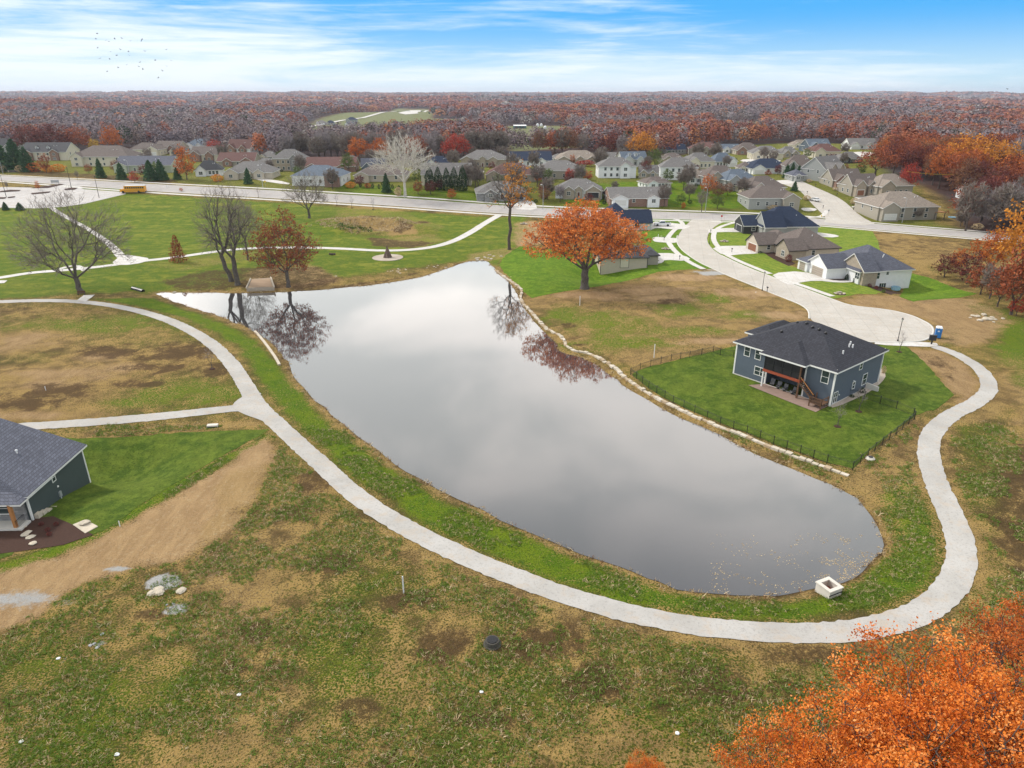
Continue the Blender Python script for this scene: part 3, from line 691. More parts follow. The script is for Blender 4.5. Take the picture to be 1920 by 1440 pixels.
for nm, pl, mt in (('lawn', [(1205,431),(1218,408),(1262,409),(1296,411),(1282,426),(1271,443),(1269,452),(1274,464),(1284,474),(1310,492),(1336,504),(1285,505.5),(1240,509),(1177,526),(1122,537),(1082,543),(997,559),(985,550),(968,532),(955,520),(944,508),(936,497),(948,478),(975,462),(1060,470),(1120,470),(1200,460)], LAWN3),
  ('lawn', [(1330,437),(1342,423),(1362,413),(1412,413),(1414,440),(1410,460),(1440,480),(1475,497),(1506,506),(1549,521),(1590,519),(1632,536),(1660,548),(1640,552),(1610,551),(1562,561),(1482,532),(1432,514),(1352,479),(1334,466),(1326,452)], LAWN2),
  ('lawn', [(1522,424),(1560,424),(1636,434),(1646,452),(1650,470),(1600,476),(1555,473),(1535,445)], LAWN2),
  ('lawn', [(1685,556),(1706,512),(1740,520),(1775,534),(1832,551),(1800,558),(1740,562),(1712,566)], LAWN3),
  ('lawn', [(1183,702),(1200,692),(1260,677),(1337,659),(1375,650),(1480,628),(1560,626),(1622,645),(1700,650),(1722,668),(1752,700),(1788,741),(1760,765),(1716,779),(1660,820),(1598,880),(1548,867),(1500,849),(1450,831),(1400,811),(1350,794),(1300,772),(1260,754),(1215,727)], LAWN),
  ('lawn', [(-60,822),(145,822),(300,814),(440,808),(504,805),(470,826),(405,862),(330,905),(262,948),(215,985),(172,1003),(60,985),(-60,990)], LAWN),
  ('lawn', [(-40,1046),(30,1030),(20,1040),(-40,1062)], LAWN)):
    sheet(nm, pl, mt, .03, 1.5, 0, .11)
sheet('mulch_bed', [(-60,968),(60,972),(100,968),(176,1003),(120,1022),(40,1034),(-60,1046)], MULCH, .05, 1.5, 0, .04)
sheet('mulch_bed', [(1590,520),(1600,519),(1600,530),(1565,528),(1549,524)], MULCH, .06, 1.5)
sheet('mulch_bed', [(1616,529),(1632,532),(1690,552),(1670,553),(1634,541)], MULCH, .06, 1.5)
sheet('mulch_bed', [(1425,470),(1455,470),(1492,495),(1478,499),(1450,486)], MULCH, .06, 1.5)
sheet('mulch_bed', [(1213,487),(1232,486),(1236,490),(1214,492)], MULCH, .12, 1.5)
sheet('pebble_bed', [(1556,766),(1562,752),(1600,728),(1640,690),(1652,690),(1662,703),(1655,716),(1632,735),(1600,750),(1575,761)], PEB, .06, 1.2, 1)
# gravel trail and park paths
TRAIL = [(-60,568),(0,566),(90,563),(170,567),(240,578),(300,594),(350,615),(395,642),(430,676),(450,705),(468,735),(487,765),(520,795),(560,833),(610,877),(660,925),(730,973),(820,1021),(920,1065),(1020,1103),(1130,1138),(1250,1166),(1370,1181),(1470,1187),(1560,1187),(1640,1177),(1710,1157),(1765,1125),(1795,1085),(1804,1045),(1799,1000),(1775,950),(1753,900),(1739,850),(1745,812),(1780,779),(1830,756),(1856,733),(1852,708),(1830,685),(1790,662),(1752,650)]
ribbon('trail', TRAIL, [2.6,2.6,2.6,2.7,2.8,2.8,2.8,2.9,2.8,2.5,2.4], GRAVEL, .05, .06, step=.5)
ribbon('trail', [(-60,806),(0,803),(120,796),(250,786),(350,776),(440,766),(492,762)], 2.6, GRAVEL, .056, .05, step=.5)
sheet('trail', [(430,760),(470,735),(500,775),(540,815),(500,792),(450,775)], GRAVEL, .064, 1.5, 2)
ribbon('path', [(-60,530),(0,521),(60,511),(120,507),(200,499),(250,491),(330,483),(400,472),(470,465),(560,464),(640,466),(720,471),(790,467.5),(840,457),(880,438),(912,416),(938,402)], 2.9, DRIVE, .05, .02)
ribbon('path', [(248,491),(228,483),(215,466),(190,445),(150,420),(112,400),(88,384)], [3.0,2.2,1.8,1.8,1.9], DRIVE, .056, .02)
sheet('path', [(205,497),(228,478),(240,478),(290,486),(250,497)], DRIVE, .062, 2, 1)
ribbon('path', [(110,505),(135,498),(150,500),(160,508)], 1.6, DRIVE, .062)
sheet('path', [(145,563),(157,554),(178,553),(172,558),(160,566)], DRIVE, .07, 1.5)
sheet('path', [(-10,526),(14,526),(8,531),(-10,532)], DRIVE, .06, 1.5)
# school car park with planted islands
sheet('parking_lot', [(-260,352),(-60,351),(20,351),(78,352.5),(112,346),(94,340),(100,337),(170,343),(168,348),(146,351),(158,355),(236,360.5),(236,364),(160,382),(120,388),(70,391),(-80,388),(-260,384)], LOT, .058, 6)
for c_ in ([(0,359),(20,356.5),(39,357),(36,359),(0,361)],[(58,363),(80,360.5),(96,359.5),(92,362),(60,365)],[(-20,370.5),(12,370.5),(10,373),(-20,374)],[(15,370),(29,368.5),(28,370.5),(15,372)],[(57,353.5),(84,349.5),(114,345.5),(122,346),(90,353)],[(120,355),(134,352.5),(146,353),(140,356),(122,357)]):
    sheet('planting_island', c_, MULCH, .2, 2)
# pale tracks in the far fields
ribbon('road', [(505,250),(560,240),(620,229),(700,219),(790,208),(830,205)], 9, DRIVE, .6, sm=1)
sheet('path', [(746,212),(768,207),(790,207),(785,213),(760,215)], DRIVE, .5, 12)
# ============================================================ HOUSES
def roof_block(mb, x0, x1, y0, y1, e, typ, p, mat, trim, o=.5, th=.22):
    w, d = x1-x0, y1-y0
    X0, X1, Y0, Y1 = x0-o, x1+o, y0-o, y1+o; ze = e-o*p+.02
    if typ == 'hip':
        hh = min(X1-X0, Y1-Y0)/2; zr = ze+hh*p
        if (X1-X0) >= (Y1-Y0): r0 = (X0+hh, (Y0+Y1)/2, zr); r1 = (X1-hh, (Y0+Y1)/2, zr)
        else: r0 = ((X0+X1)/2, Y0+hh, zr); r1 = ((X0+X1)/2, Y1-hh, zr)
        vs = [(X0,Y0,ze),(X1,Y0,ze),(X1,Y1,ze),(X0,Y1,ze), r0, r1]
        if (X1-X0) >= (Y1-Y0): fs = [(0,1,5,4),(1,2,5),(2,3,4,5),(3,0,4)]
        else: fs = [(0,1,4),(1,2,5,4),(2,3,5),(3,0,4,5)]
        if abs((X1-X0)-(Y1-Y0)) < .02:
            vs = vs[:5]; fs = [(0,1,4),(1,2,4),(2,3,4),(3,0,4)]
        mb.add(vs, fs, mat)
        b = [(X0,Y0,ze-th),(X1,Y0,ze-th),(X1,Y1,ze-th),(X0,Y1,ze-th),(X0,Y0,ze),(X1,Y0,ze),(X1,Y1,ze),(X0,Y1,ze)]
        mb.add(b, [(3,2,1,0),(0,1,5,4),(1,2,6,5),(2,3,7,6),(3,0,4,7)], trim); return zr
    if typ == 'gx':
        yc = (Y0+Y1)/2; zr = ze+(Y1-Y0)/2*p; A = X0+o*.3; B = X1-o*.3
        vs = [(A,Y0,ze),(A,yc,zr),(A,Y1,ze),(B,Y0,ze),(B,yc,zr),(B,Y1,ze)]; t = th
        vs += [(v[0], v[1], v[2]-t) for v in vs]
        mb.add(vs, [(0,3,4,1),(1,4,5,2)], mat)
        mb.add(vs, [(0,1,7,6),(1,2,8,7),(4,3,9,10),(5,4,10,11),(3,0,6,9),(2,5,11,8),(6,7,10,9),(7,8,11,10)], trim); return zr
    xc = (X0+X1)/2; zr = ze+(X1-X0)/2*p; A = Y0+o*.3; B = Y1-o*.3; t = th
    vs = [(X0,A,ze),(xc,A,zr),(X1,A,ze),(X0,B,ze),(xc,B,zr),(X1,B,ze)]; vs += [(v[0], v[1], v[2]-t) for v in vs]
    mb.add(vs, [(0,1,4,3),(1,2,5,4)], mat)
    mb.add(vs, [(1,0,6,7),(2,1,7,8),(3,4,10,9),(4,5,11,10),(0,3,9,6),(5,2,8,11),(7,6,9,10),(8,7,10,11)], trim); return zr
def wall_block(mb, x0, x1, y0, y1, e, typ, p, mat, z0=-.4, gm=None):
    mb.box(x0, x1, y0, y1, z0, e-.02, mat)
    q = e-.3
    if typ == 'gx':
        zr = e+(y1-y0)/2*p-.12; yc = (y0+y1)/2
        for x in (x0, x1-.15): mb.add([(x,y0,e-.02),(x,y1,e-.02),(x,yc,zr),(x+.15,y0,e-.02),(x+.15,y1,e-.02),(x+.15,yc,zr)], [(0,2,1),(3,4,5),(0,3,5,2),(1,2,5,4)], gm or mat)
    if typ == 'gy':
        zr = e+(x1-x0)/2*p-.12; xc = (x0+x1)/2
        for y in (y0, y1-.15): mb.add([(x0,y,e-.02),(x1,y,e-.02),(xc,y,zr),(x0,y+.15,e-.02),(x1,y+.15,e-.02),(xc,y+.15,zr)], [(0,1,2),(3,5,4),(0,2,5,3),(1,4,5,2)], gm or mat)
FM = {'f': lambda a, k: Matrix.Translation((a, k, 0)), 'b': lambda a, k: Matrix.Translation((a, k, 0)) @ Matrix.Rotation(pi, 4, 'Z'),
      'l': lambda a, k: Matrix.Translation((k, a, 0)) @ Matrix.Rotation(-pi/2, 4, 'Z'), 'r': lambda a, k: Matrix.Translation((k, a, 0)) @ Matrix.Rotation(pi/2, 4, 'Z')}
def window(root, face, a, k, z, w=1.1, h=1.5, nx=1, ny=2, det=False, fr=None, lab=None):
    """window on a face; a = position along it, k = plane coordinate, z = sill height"""
    M = FM[face](a, k); f = MB(); fr = fr or TRIM; e = .10
    f.box(-w/2-e, w/2+e, -.06, .02, z-e, z, fr, M).box(-w/2-e, w/2+e, -.06, .02, z+h, z+h+e, fr, M)
    f.box(-w/2-e, -w/2, -.06, .02, z, z+h, fr, M).box(w/2, w/2+e, -.06, .02, z, z+h, fr, M)
    for i in range(1, nx): q = -w/2+w*i/nx; f.box(q-.04, q+.04, -.055, .0, z, z+h, fr, M)
    for i in range(1, ny): q = z+h*i/ny; f.box(-w/2, w/2, -.05, .0, q-.03, q+.03, fr, M)
    if det:
        o = f.build('window', root); g = MB().box(-w/2, w/2, -.03, .01, z, z+h, GLASS, M).build('pane', o)
    else:
        f.box(-w/2, w/2, -.03, .01, z, z+h, GLASS, M); o = f.build('window', root)
    return o
def garage(root, face, a, k, w=4.9, h=2.2, mat=None, fr=None):
    M = FM[face](a, k); f = MB(); mat = mat or GARW; fr = fr or TRIM
    f.box(-w/2-.15, w/2+.15, -.05, .02, h, h+.18, fr, M).box(-w/2-.15, -w/2, -.05, .02, 0, h, fr, M).box(w/2, w/2+.15, -.05, .02, 0, h, fr, M)
    for i in range(4): f.box(-w/2, w/2, -.03+.004*i, .01, h*i/4+.02, h*(i+1)/4-.02, mat, M)
    f.box(-w/2, w/2, -.01, .0, 0, h, DTRIM, M)
    return f.build('garage_door', root)
def door(root, face, a, k, z=0, w=1.0, h=2.1, mat=None):
    M = FM[face](a, k); f = MB(); f.box(-w/2-.12, w/2+.12, -.03, .02, z, z+h+.12, TRIM, M).box(-w/2, w/2, -.06, .0, z, z+h, mat or DOORB, M)
    o = f.build('door', root); MB().box(w/2-.16, w/2-.08, -.12, -.06, z+.95, z+1.05, GALV, M).build('handle', o); return o
def vents(root, pts, M=None):
    for i, (x, y, z) in enumerate(pts):
        MB().tube([(x,y,z-.3),(x,y,z+.35)], .09, PIPEW, 6).lathe([(.16,z+.33),(.16,z+.42),(.05,z+.5)], PIPEW, 6, Matrix.Translation((x,y,0))).build('roof_vent', root)
def house(label, loc, rz, blocks, rmat, wmat, trim=None, extra=None, group=None, name='house', cat='house', parts=True):
    r = thing(name, label, cat, loc, rz, group); w = MB(); rf = MB(); trim = trim or TRIM
    for b in blocks:
        x0, x1, y0, y1, e, typ, p = b[:7]; wm = b[7] if len(b) > 7 and b[7] else wmat; z0 = b[8] if len(b) > 8 else -.4; gm = b[9] if len(b) > 9 else None
        wall_block(w, x0, x1, y0, y1, e, typ, p, wm, z0, gm); roof_block(rf, x0, x1, y0, y1, e, typ, p, rmat, trim)
    w.build('wall', r); rf.build('roof', r)
    return r
HRECT = []; HLAB = []
def auto(label, x0, x1, ytop, ybase, style, rmat, wmat, rot=0, stone=None, gmat=None, trim=None, flip=False, small=False):
    rr = random.Random(int(x0*7+ybase)); xc = (x0+x1)/2
    bx, by = P(xc, ybase); gh = h1(bx, by); sc = (ybase-HOR)*cos(TH)/(CAMH-gh); w = (x1-x0)/sc; rot = radians(rot)
    w = w/(abs(cos(rot))+.55*abs(sin(rot)))
    d = {'two': .62, 'long': .55}.get(style, .68)*w; d = max(8, min(d, 17))
    dyd = (ybase-HOR)**2*(d/2)/((CAMH-gh)*FPX); tot = max(5.2, (ybase-ytop-dyd)/(ybase-HOR)*(CAMH-gh))
    two = style in ('two', 'twob'); tot = min(tot, 12.5 if two else 11)
    e = .60*tot if two else (.42*tot if tot < 8 else .5*tot); e = max(e, 2.8)
    hh = (min(w, d)+1)/2; p = max(.35, min(1.0, (tot-e)/hh)); s = -1 if flip else 1
    B = []; h = w/2
    def bx_(a, b_): return (a, b_) if s > 0 else (-b_, -a)
    if style in ('hip', 'multi', 'two', 'twob'):
        B.append((-h, h, 0, d, e, 'hip', p, None, -3))
    if style == 'long': B.append((-h, h, 0, d, e, 'gx', p, None, -3))
    if style in ('gab', 'dorm'): B.append((-h, h, 0, d, e, 'gx', p, None, -3))
    gw = min(6.5, w*.36)
    if style in ('hip', 'multi', 'gab', 'dorm'):
        a, b_ = bx_(-h+.6, -h+.6+gw); B.append((a, b_, -2.2, d*.5, e-.03, 'gy', min(.9, p*1.05), stone, -3, stone if False else None))
    if style in ('multi', 'gab', 'dorm', 'twob'):
        a, b_ = bx_(h-gw*.75-w*.16, h-w*.16); B.append((a, b_, -1.3, d*.45, e-.05, 'gy', min(.95, p*1.15), stone, -3))
    if style == 'multi' and w > 15:
        a, b_ = bx_(-1.4, 1.6); B.append((a, b_, -.8, d*.4, e+.6, 'gy', min(1.0, p*1.3), stone, -3))
    if style == 'two':
        a, b_ = bx_(-h-5.5, -h+.3); B.append((a, b_, 1.5, d*.8, e*.5, 'hip', .5, None, -3))
    if w > 12 and not small and style != 'two' and style != 'long':
        a, b_ = bx_(-w*.10, w*.30); B.append((a, b_, d*.12, d*.92, e+.55, 'hip', p, None, -3))
        a, b_ = bx_(-h+.3, -h+w*.34); B.append((a, b_, d*.5, d+1.6, e-.06, 'hip', p*1.1, None, -3))
    r = house(label, (bx, by+.3, h1(bx, by+d/2)), rot, B, rmat, wmat, trim); HRECT.append((bx, by+d/2, max(w, d)/2+1.5)); HLAB.append((bx, by+d/2, label))
    if small:
        for u in (-.25, .2): window(r, 'f', u*w, 0, e*.35, 1.3, 1.3, 1, 1)
        return r
    # openings
    zs = [(.9, 1.4)] if not two else [(.8, 1.4), (e*.5+.7, 1.4)]
    if e > 4.6 and not two: zs = [(.6, 1.3), (e-2.1, 1.3)]
    if style in ('hip', 'multi', 'gab', 'dorm'):
        a = s*(-h+.6+gw/2); (garage(r, 'f', a, -2.2, gw*.72, 2.2, gmat) if gmat else [window(r, 'f', a, -2.2, z, 1.6, hh_, 2, 2) for z, hh_ in zs])
    if style in ('multi', 'gab', 'dorm', 'twob'):
        a = s*(h-w*.16-gw*.375)
        for z, hh_ in zs: window(r, 'f', a, -1.3, z, 1.5, hh_, 2, 2)
    if style == 'multi' and w > 15: door(r, 'f', s*.1, -.8, 0)
    n = 5 if two or style == 'long' else 3
    for i in range(n):
        u = (-h*.8+1.6*h*(i+.5)/n) if (two or style == 'long') else s*(-h+gw+1.8+(w-gw-3)*(i+.3)/n)
        if style == 'multi' and abs(u) < 2: continue
        if style in ('multi', 'gab', 'dorm') and abs(u-s*(h-w*.16-gw*.375)) < gw*.5: continue
        for z, hh_ in zs: window(r, 'f', u, 0, z, 1.1, hh_)
    for f_, k in (('r', h), ('l', -h)):
        for u in (.3, .7):
            for z, hh_ in zs[-1:]: window(r, f_, d*u, k, z, 1.0, hh_)
    if style == 'dorm':
        for u in (-.17, .08):
            dm = MB(); x = u*w; z0 = e+1.0; y0 = d*.16
            dm.box(x-.8, x+.8, y0, y0+3, z0, z0+1.6, S_WHITE); roof_block(dm, x-.8, x+.8, y0, y0+3.5, z0+1.6, 'gy', .8, rmat, TRIM, .25, .12)
            q = dm.build('dormer', r); window(q, 'f', x, y0, z0+.35, .7, 1.0)
    zr = e+p*hh
    vents(r, [(w*.18, d*.28, e+p*d*.28), (w*.24, d*.3, e+p*d*.3)])
    return r

# --- the slate-blue walk-out house on the pond
rz = radians(-51.5); ox, oy = P(1378, 700); ax, ay = P(1555, 762)
L = 17.6; loc = (ax-L*cos(rz), ay-L*sin(rz), h1(ax, ay)+.05)
blue = thing('house', 'two-storey slate blue house with charcoal hip roof and screened porch beside the pond', 'house', loc, rz)
D = 15.6; E_ = 6.15
w = MB(); pz0, pz1 = 6.1, 12.9     # porch bay along the facade
w.box(0, pz0, 0, D, -.4, E_, S_BLUE).box(pz1, L, 0, D, -.4, E_, S_BLUE).box(pz0, pz1, 3.4, D-.01, -.4, E_-.01, S_BLUE)
w.box(-1.6, 0, 5.5, D-.5, -.4, E_-.05, S_BLUE)
for x, y in ((0,0),(pz0,0),(pz1,0),(L,0),(L,D),(0,D)): w.box(x-.13, x+.13, y-.04 if y == 0 else y-.13, y+.13 if y == 0 else y+.04, -.4, E_-.01, TRIM)
w.build('wall', blue)
f = MB(); f.box(-.08, L+.08, -.06, -.005, -.45, .12, CONC).box(L+.005, L+.06, 0, D, -.45, .12, CONC); f.build('foundation', blue)
r = MB(); roof_block(r, 0, L, 0, D, E_, 'hip', .50, R_CHAR, TRIM, .55, .26)
roof_block(r, pz0-.2, pz1+.2, -1.3, D*.45, E_-.04, 'hip', .50, R_CHAR, TRIM, .5, .26)
roof_block(r, -1.6, 3, 5.6, D-.6, E_+.12, 'hip', .5, R_CHAR, TRIM, .5, .26)
ro = r.build('roof', blue)
for x, y in ((6.2,7.3),(8.0,7.0),(9.4,6.5),(10.6,6.4),(11.8,6.4),(5.5,4.0),(9.5,2.4)):
    z = E_+min(y, D-y, x, L-x)*.5+.1; MB().lathe([(.22,z-.15),(.24,z+.12),(.12,z+.26)], BLACK, 8, Matrix.Translation((x,y,0))).build('roof_vent', blue)
for x, y in ((15.5,8.6),(14.9,8.9),(15.2,8.0),(15.8,5.0)):
    z = E_+min(y, D-y, x, L-x)*.5; MB().tube([(x,y,z-.1),(x,y,z+.55)], .13, PIPEW, 8).build('flue', blue)
for a, z in ((2.1,3.9),(4.2,3.9)): window(blue, 'f', a, -.0, z, .95, 1.75, 1, 2, True)
window(blue, 'f', 5.0, 0, 1.2, 2.0, 1.35, 2, 2, True); window(blue, 'f', 16.1, 0, 3.5, 1.1, 1.9, 1, 2, True)
window(blue, 'r', 1.3, L, .3, 1.1, 1.7, 2, 2, True); window(blue, 'r', 8.2, L, 4.2, .8, 1.1, 1, 2, True)
window(blue, 'r', 6.9, L, 1.2, .7, 1.1, 1, 2, True); window(blue, 'r', 10.4, L, 1.0, 1.3, 1.8, 1, 2, True)
for a in (2.4, 6.6): MB().lathe([(.12,0),(.10,.08),(.05,.12)], TRIM, 8, Matrix.Translation((L+.02,a,1.3 if a < 3 else 2.6)) @ Matrix.Rotation(pi/2, 4, 'Y')).build('wall_vent', blue)
# porch: floor beam, screens, posts, ceiling void
pf = MB().box(pz0+.15, pz1-.15, -1.25, 3.4, 2.95, 3.1, WOODB).box(pz0+.1, pz1-.1, -1.36, -1.25, 2.72, 3.16, WOODR).box(pz1-.15, pz1-.05, -1.25, 3.3, 2.72, 3.16, WOODR)
po = pf.build('porch_floor', blue)
s = MB().box(pz0+.2, pz1-.25, -1.17, -1.14, 3.16, E_-.35, SCREEN).box(pz1-.22, pz1-.19, -1.1, -.06, 3.16, E_-.35, SCREEN).build('porch_screen', blue)
s = MB()
for i in range(5): q = pz0+.22+(pz1-pz0-.5)*i/4; s.box(q-.05, q+.05, -1.24, -1.1, 3.16, E_-.3, BLACK)
s.box(pz0+.1, pz1-.1, -1.22, -1.12, 4.1, 4.2, BLACK).box(pz0+.1, pz1-.1, -1.24, -1.1, E_-.42, E_-.22, DTRIM).build('screen_frame', blue)
MB().box(pz0+.1, pz0+.3, -1.3, -1.08, -.3, 2.72, TRIM).build('porch_post', blue)
MB().box(pz1-.35, pz1-.1, -1.32, -1.08, -.3, E_-.3, WOODB).build('porch_post', blue)
MB().box(pz0+.5, pz0+3.2, 3.36, 3.39, 3.2, 5.3, GLASS).build('pane', blue); window(blue, 'f', pz1-1.6, 3.4, .6, 1.5, 1.5, 2, 2, True)
# stair: from porch floor down along the facade to a landing
st = MB()
for i in range(9): st.box(pz1+.1+.27*i, pz1+.42+.27*i, -1.5, -.35, 2.8-.24*i, 2.86-.24*i, WOODB)
for y in (-1.55, -.34): st.add([(pz1,y,2.9),(pz1+2.6,y,.75),(pz1+2.6,y,.5),(pz1,y,2.6),(pz1,y+.05,2.9),(pz1+2.6,y+.05,.75),(pz1+2.6,y+.05,.5),(pz1,y+.05,2.6)], [(0,1,2,3),(7,6,5,4),(0,4,5,1),(3,2,6,7)], WOODB)
st.box(pz1+2.5, L-.1, -2.5, -.3, .62, .76, WOODB)
for x in (pz1+2.6, L-.2):
    for y in (-2.45, -.4): st.box(x-.07, x+.07, y-.07, y+.07, -.2, 1.7, WOODB)
st.build('porch_stair', blue)
rl = MB().box(pz1+2.5, L-.1, -2.5, -2.42, 1.55, 1.66, WOODB).box(L-.2, L-.12, -2.5, -.3, 1.55, 1.66, WOODB).tube([(pz1+.1,-1.52,3.75),(pz1+2.6,-1.52,1.6)], .06, WOODO, 6)
for i in range(14): q = pz1+2.6+i*.155; rl.box(q-.02, q+.02, -2.48, -2.44, .8, 1.56, BLACK)
for i in range(9): q = pz1+.2+i*.27; rl.box(q-.02, q+.02, -1.54, -1.5, 2.8-.24*i, 3.66-.235*i, BLACK)
rl.build('stair_rail', blue)
rw = MB().add([(L+.1,11.2,1.1),(L+2.0,11.5,.8),(L+2.0,11.8,.8),(L+.1,11.5,1.1),(L+.1,11.2,-.3),(L+2.0,11.5,-.3),(L+2.0,11.8,-.3),(L+.1,11.5,-.3)], [(0,1,2,3),(4,5,1,0),(5,6,2,1),(6,7,3,2),(7,4,0,3)], CONC)
rw.build('retaining_wall', blue)
# patio slab and furniture
def W2(x, y, base=loc, a=rz): return base[0]+x*cos(a)-y*sin(a), base[1]+x*sin(a)+y*cos(a)
pt = sheet('patio', [W2(*q) for q in ((pz0-1.4,-2.6),(13.4,-3.4),(17.4,-3.7),(17.5,-.1),(pz0,-.05),(pz0,3.3),(pz0-.01,-.05))][:5], PAVER2, .10, 1.0, world=True)
def chair(x, y, a, lab):
    X_, Y_ = W2(x, y); c = thing('patio_chair', lab, 'chair', (X_, Y_, h1(X_, Y_)+.1), rz+a, 'grey patio chairs under the screened porch')
    MB().lathe([(.26,0),(.28,.05),(.08,.08),(.08,.36)], BLACK, 8).build('pedestal', c)
    MB().box(-.34, .34, -.32, .32, .36, .50, CHAIRC).build('seat', c)
    MB().add([(-.34,.22,.48),(.34,.22,.48),(.36,.42,1.15),(-.36,.42,1.15),(-.34,.34,.48),(.34,.34,.48),(.32,.54,1.15),(-.32,.54,1.15)], [(0,1,2,3),(7,6,5,4),(3,2,6,7),(0,3,7,4),(1,5,6,2)], CHAIRC).build('backrest', c)
    for sx in (-1, 1): MB().box(sx*.36-.04, sx*.36+.04, -.25, .32, .66, .72, BLACK).box(sx*.36-.03, sx*.36+.03, -.25, -.19, .4, .66, BLACK).build('armrest', c)
for i, (x, y, a, lb) in enumerate(((7.4,.2,.3,'grey swivel patio chair nearest the white porch post, under the screened porch'),(8.7,.0,.1,'grey swivel patio chair second from the white porch post, under the screened porch'),
    (9.9,-.2,-.1,'grey swivel patio chair third from the white porch post, under the screened porch'),(11.4,-.3,-.4,'grey swivel patio chair nearest the wooden stair, under the screened porch'))): chair(x, y, a, lb)
# --- green-grey house at the left edge
rz2 = radians(92-90); hx, hy = P(62, 975); hx, hy = -54.8, 67.0
G2 = house('dark green-grey house with slate roof and orange cedar post at the left edge', (hx, hy, .0), rz2,
  [(-24, 0, 0, 11.6, 3.55, 'hip', .30, None, -3.2)], R_SLATE, S_GREEN)
bpy.data.objects.remove([c for c in G2.children if c.name.startswith('roof')][0])
g = MB(); a_, b_, c_, d_2, e_2, f_2 = (.5,-.5,3.36), (.5,12.1,3.36), (-12,12.1,8.4), (-12,5.0,8.4), (-24.5,-.5,3.36), (-24.5,12.1,3.36)
g.add([a_, b_, c_, d_2, e_2, f_2], [(0,1,2,3),(4,0,3),(5,4,3,2)], R_SLATE); lo_ = [(x, y, z-.22) for x, y, z in (a_, b_, c_, d_2, e_2, f_2)]
g.add([a_, b_, c_, d_2, e_2, f_2]+lo_, [(0,6,7,1),(1,7,8,2),(4,10,6,0),(2,8,11,5),(6,9,8,7),(10,9,6),(11,8,9,10)], TRIM)
roof_block(g, -11.5, -5.2, -1.4, 4, 3.42, 'gy', .5, R_SLATE, TRIM, .4, .2); g.build('roof', G2)
MB().box(-7.9, -.4, -.35, .01, -.3, .9, STONEG).box(-7.9, -.4, -.3, .005, .9, 3.3, STONEG).build('stone_facing', G2)
window(G2, 'f', -3.6, -.30, 1.15, 3.4, 1.35, 2, 2, True); window(G2, 'r', 5.1, 0, 2.15, .55, 1.0, 1, 2, True)
MB().box(-.95, -.62, -1.9, -1.57, .25, 3.2, WOODO).build('porch_post', G2)
MB().box(-8, .0, -2.1, -.36, -.3, .25, CONC).build('porch_slab', G2)
g = MB(); roof_block(g, -24, .2, -1.6, 4, 3.30, 'hip', .30, R_SLATE, TRIM, .3, .2); g.build('porch_roof', G2)
MB().box(-.14, .05, -.06, .15, -.3, 3.3, TRIM).build('corner_board', G2); MB().box(-.12, .05, 11.45, 11.66, -3, 3.3, TRIM).build('corner_board', G2)
MB().box(0, .16, 5.2, 5.6, -.2, .5, GALV).tube([(.08,5.4,-.2),(.08,5.4,-1.6)], .05, PIPEW, 6).build('electric_meter', G2)
MB().lathe([(.14,0),(.12,.08),(.05,.12)], TRIM, 8, Matrix.Translation((.02,5.4,1.2)) @ Matrix.Rotation(pi/2, 4, 'Y')).build('wall_vent', G2)
s = MB()
for i in range(4): s.box(.02+0*i, .5+.1*i, .3+i*.75, 1.0+i*.75, -.6, .55-.25*i, ROCK)
s.build('retaining_step', G2)
vents(G2, [(-4.3, 6.4, 3.36+.403*4.8)])
rl = MB()
for i in range(9): rl.tube([(-.5,-2.0+.18*i,.25),(-.5,-2.0+.18*i,1.15)], .02, BLACK, 4)
rl.tube([(-.5,-2.05,1.15),(-.5,-.5,1.15)], .03, BLACK, 5).build('handrail', G2)
# --- white house with slate roof across the cul-de-sac
r3 = radians(11); x3, y3 = 82.7, 179.0
z3 = h1(88, 181)
Hw = house('white single-storey house with slate roof and beige garage doors across the cul-de-sac', (x3, y3, 0), r3,
  [(0, 7.2, 0, 8.6, 3.0, 'gx', .62, None, -.6), (5.8, 21.2, -5.2, 11.5, 3.15, 'hip', .60, None, -3.2), (-.6, 5, 7.9, 12.3, 2.9, 'hip', .5, None, -.6), (6.2, 10.2, -6.3, 3, 3.4, 'gx', .75, STONE, -1)], R_SLATE, S_WHITE)
garage(Hw, 'l', 4.0, 0, 4.9, 2.25, GARAGE); garage(Hw, 'l', 10.1, -.6, 2.6, 2.2, GARAGE)
window(Hw, 'l', -4.5, 5.8, .9, 1.6, 1.5, 2, 2, True); door(Hw, 'l', -1.8, 6.2, 0); window(Hw, 'f', 14.0, -5.2, 1.7, .7, 1.0, 1, 2, True)
window(Hw, 'f', 11.0, -5.2, .8, 1.5, 1.6, 2, 2, True); window(Hw, 'f', 13.2, -5.2, -2.0, 1.9, 1.5, 3, 1, True)
MB().lathe([(1.1,-2.3),(1.1,-1.5),(.95,-1.5),(.95,-2.3)], SKYB, 10, Matrix.Translation((16.2,-6.6,.3))).build('window_well', Hw)
vents(Hw, [(14.6, -1.5, 3.15+.6*3.7), (15.2, -1.0, 3.15+.6*4.2)])
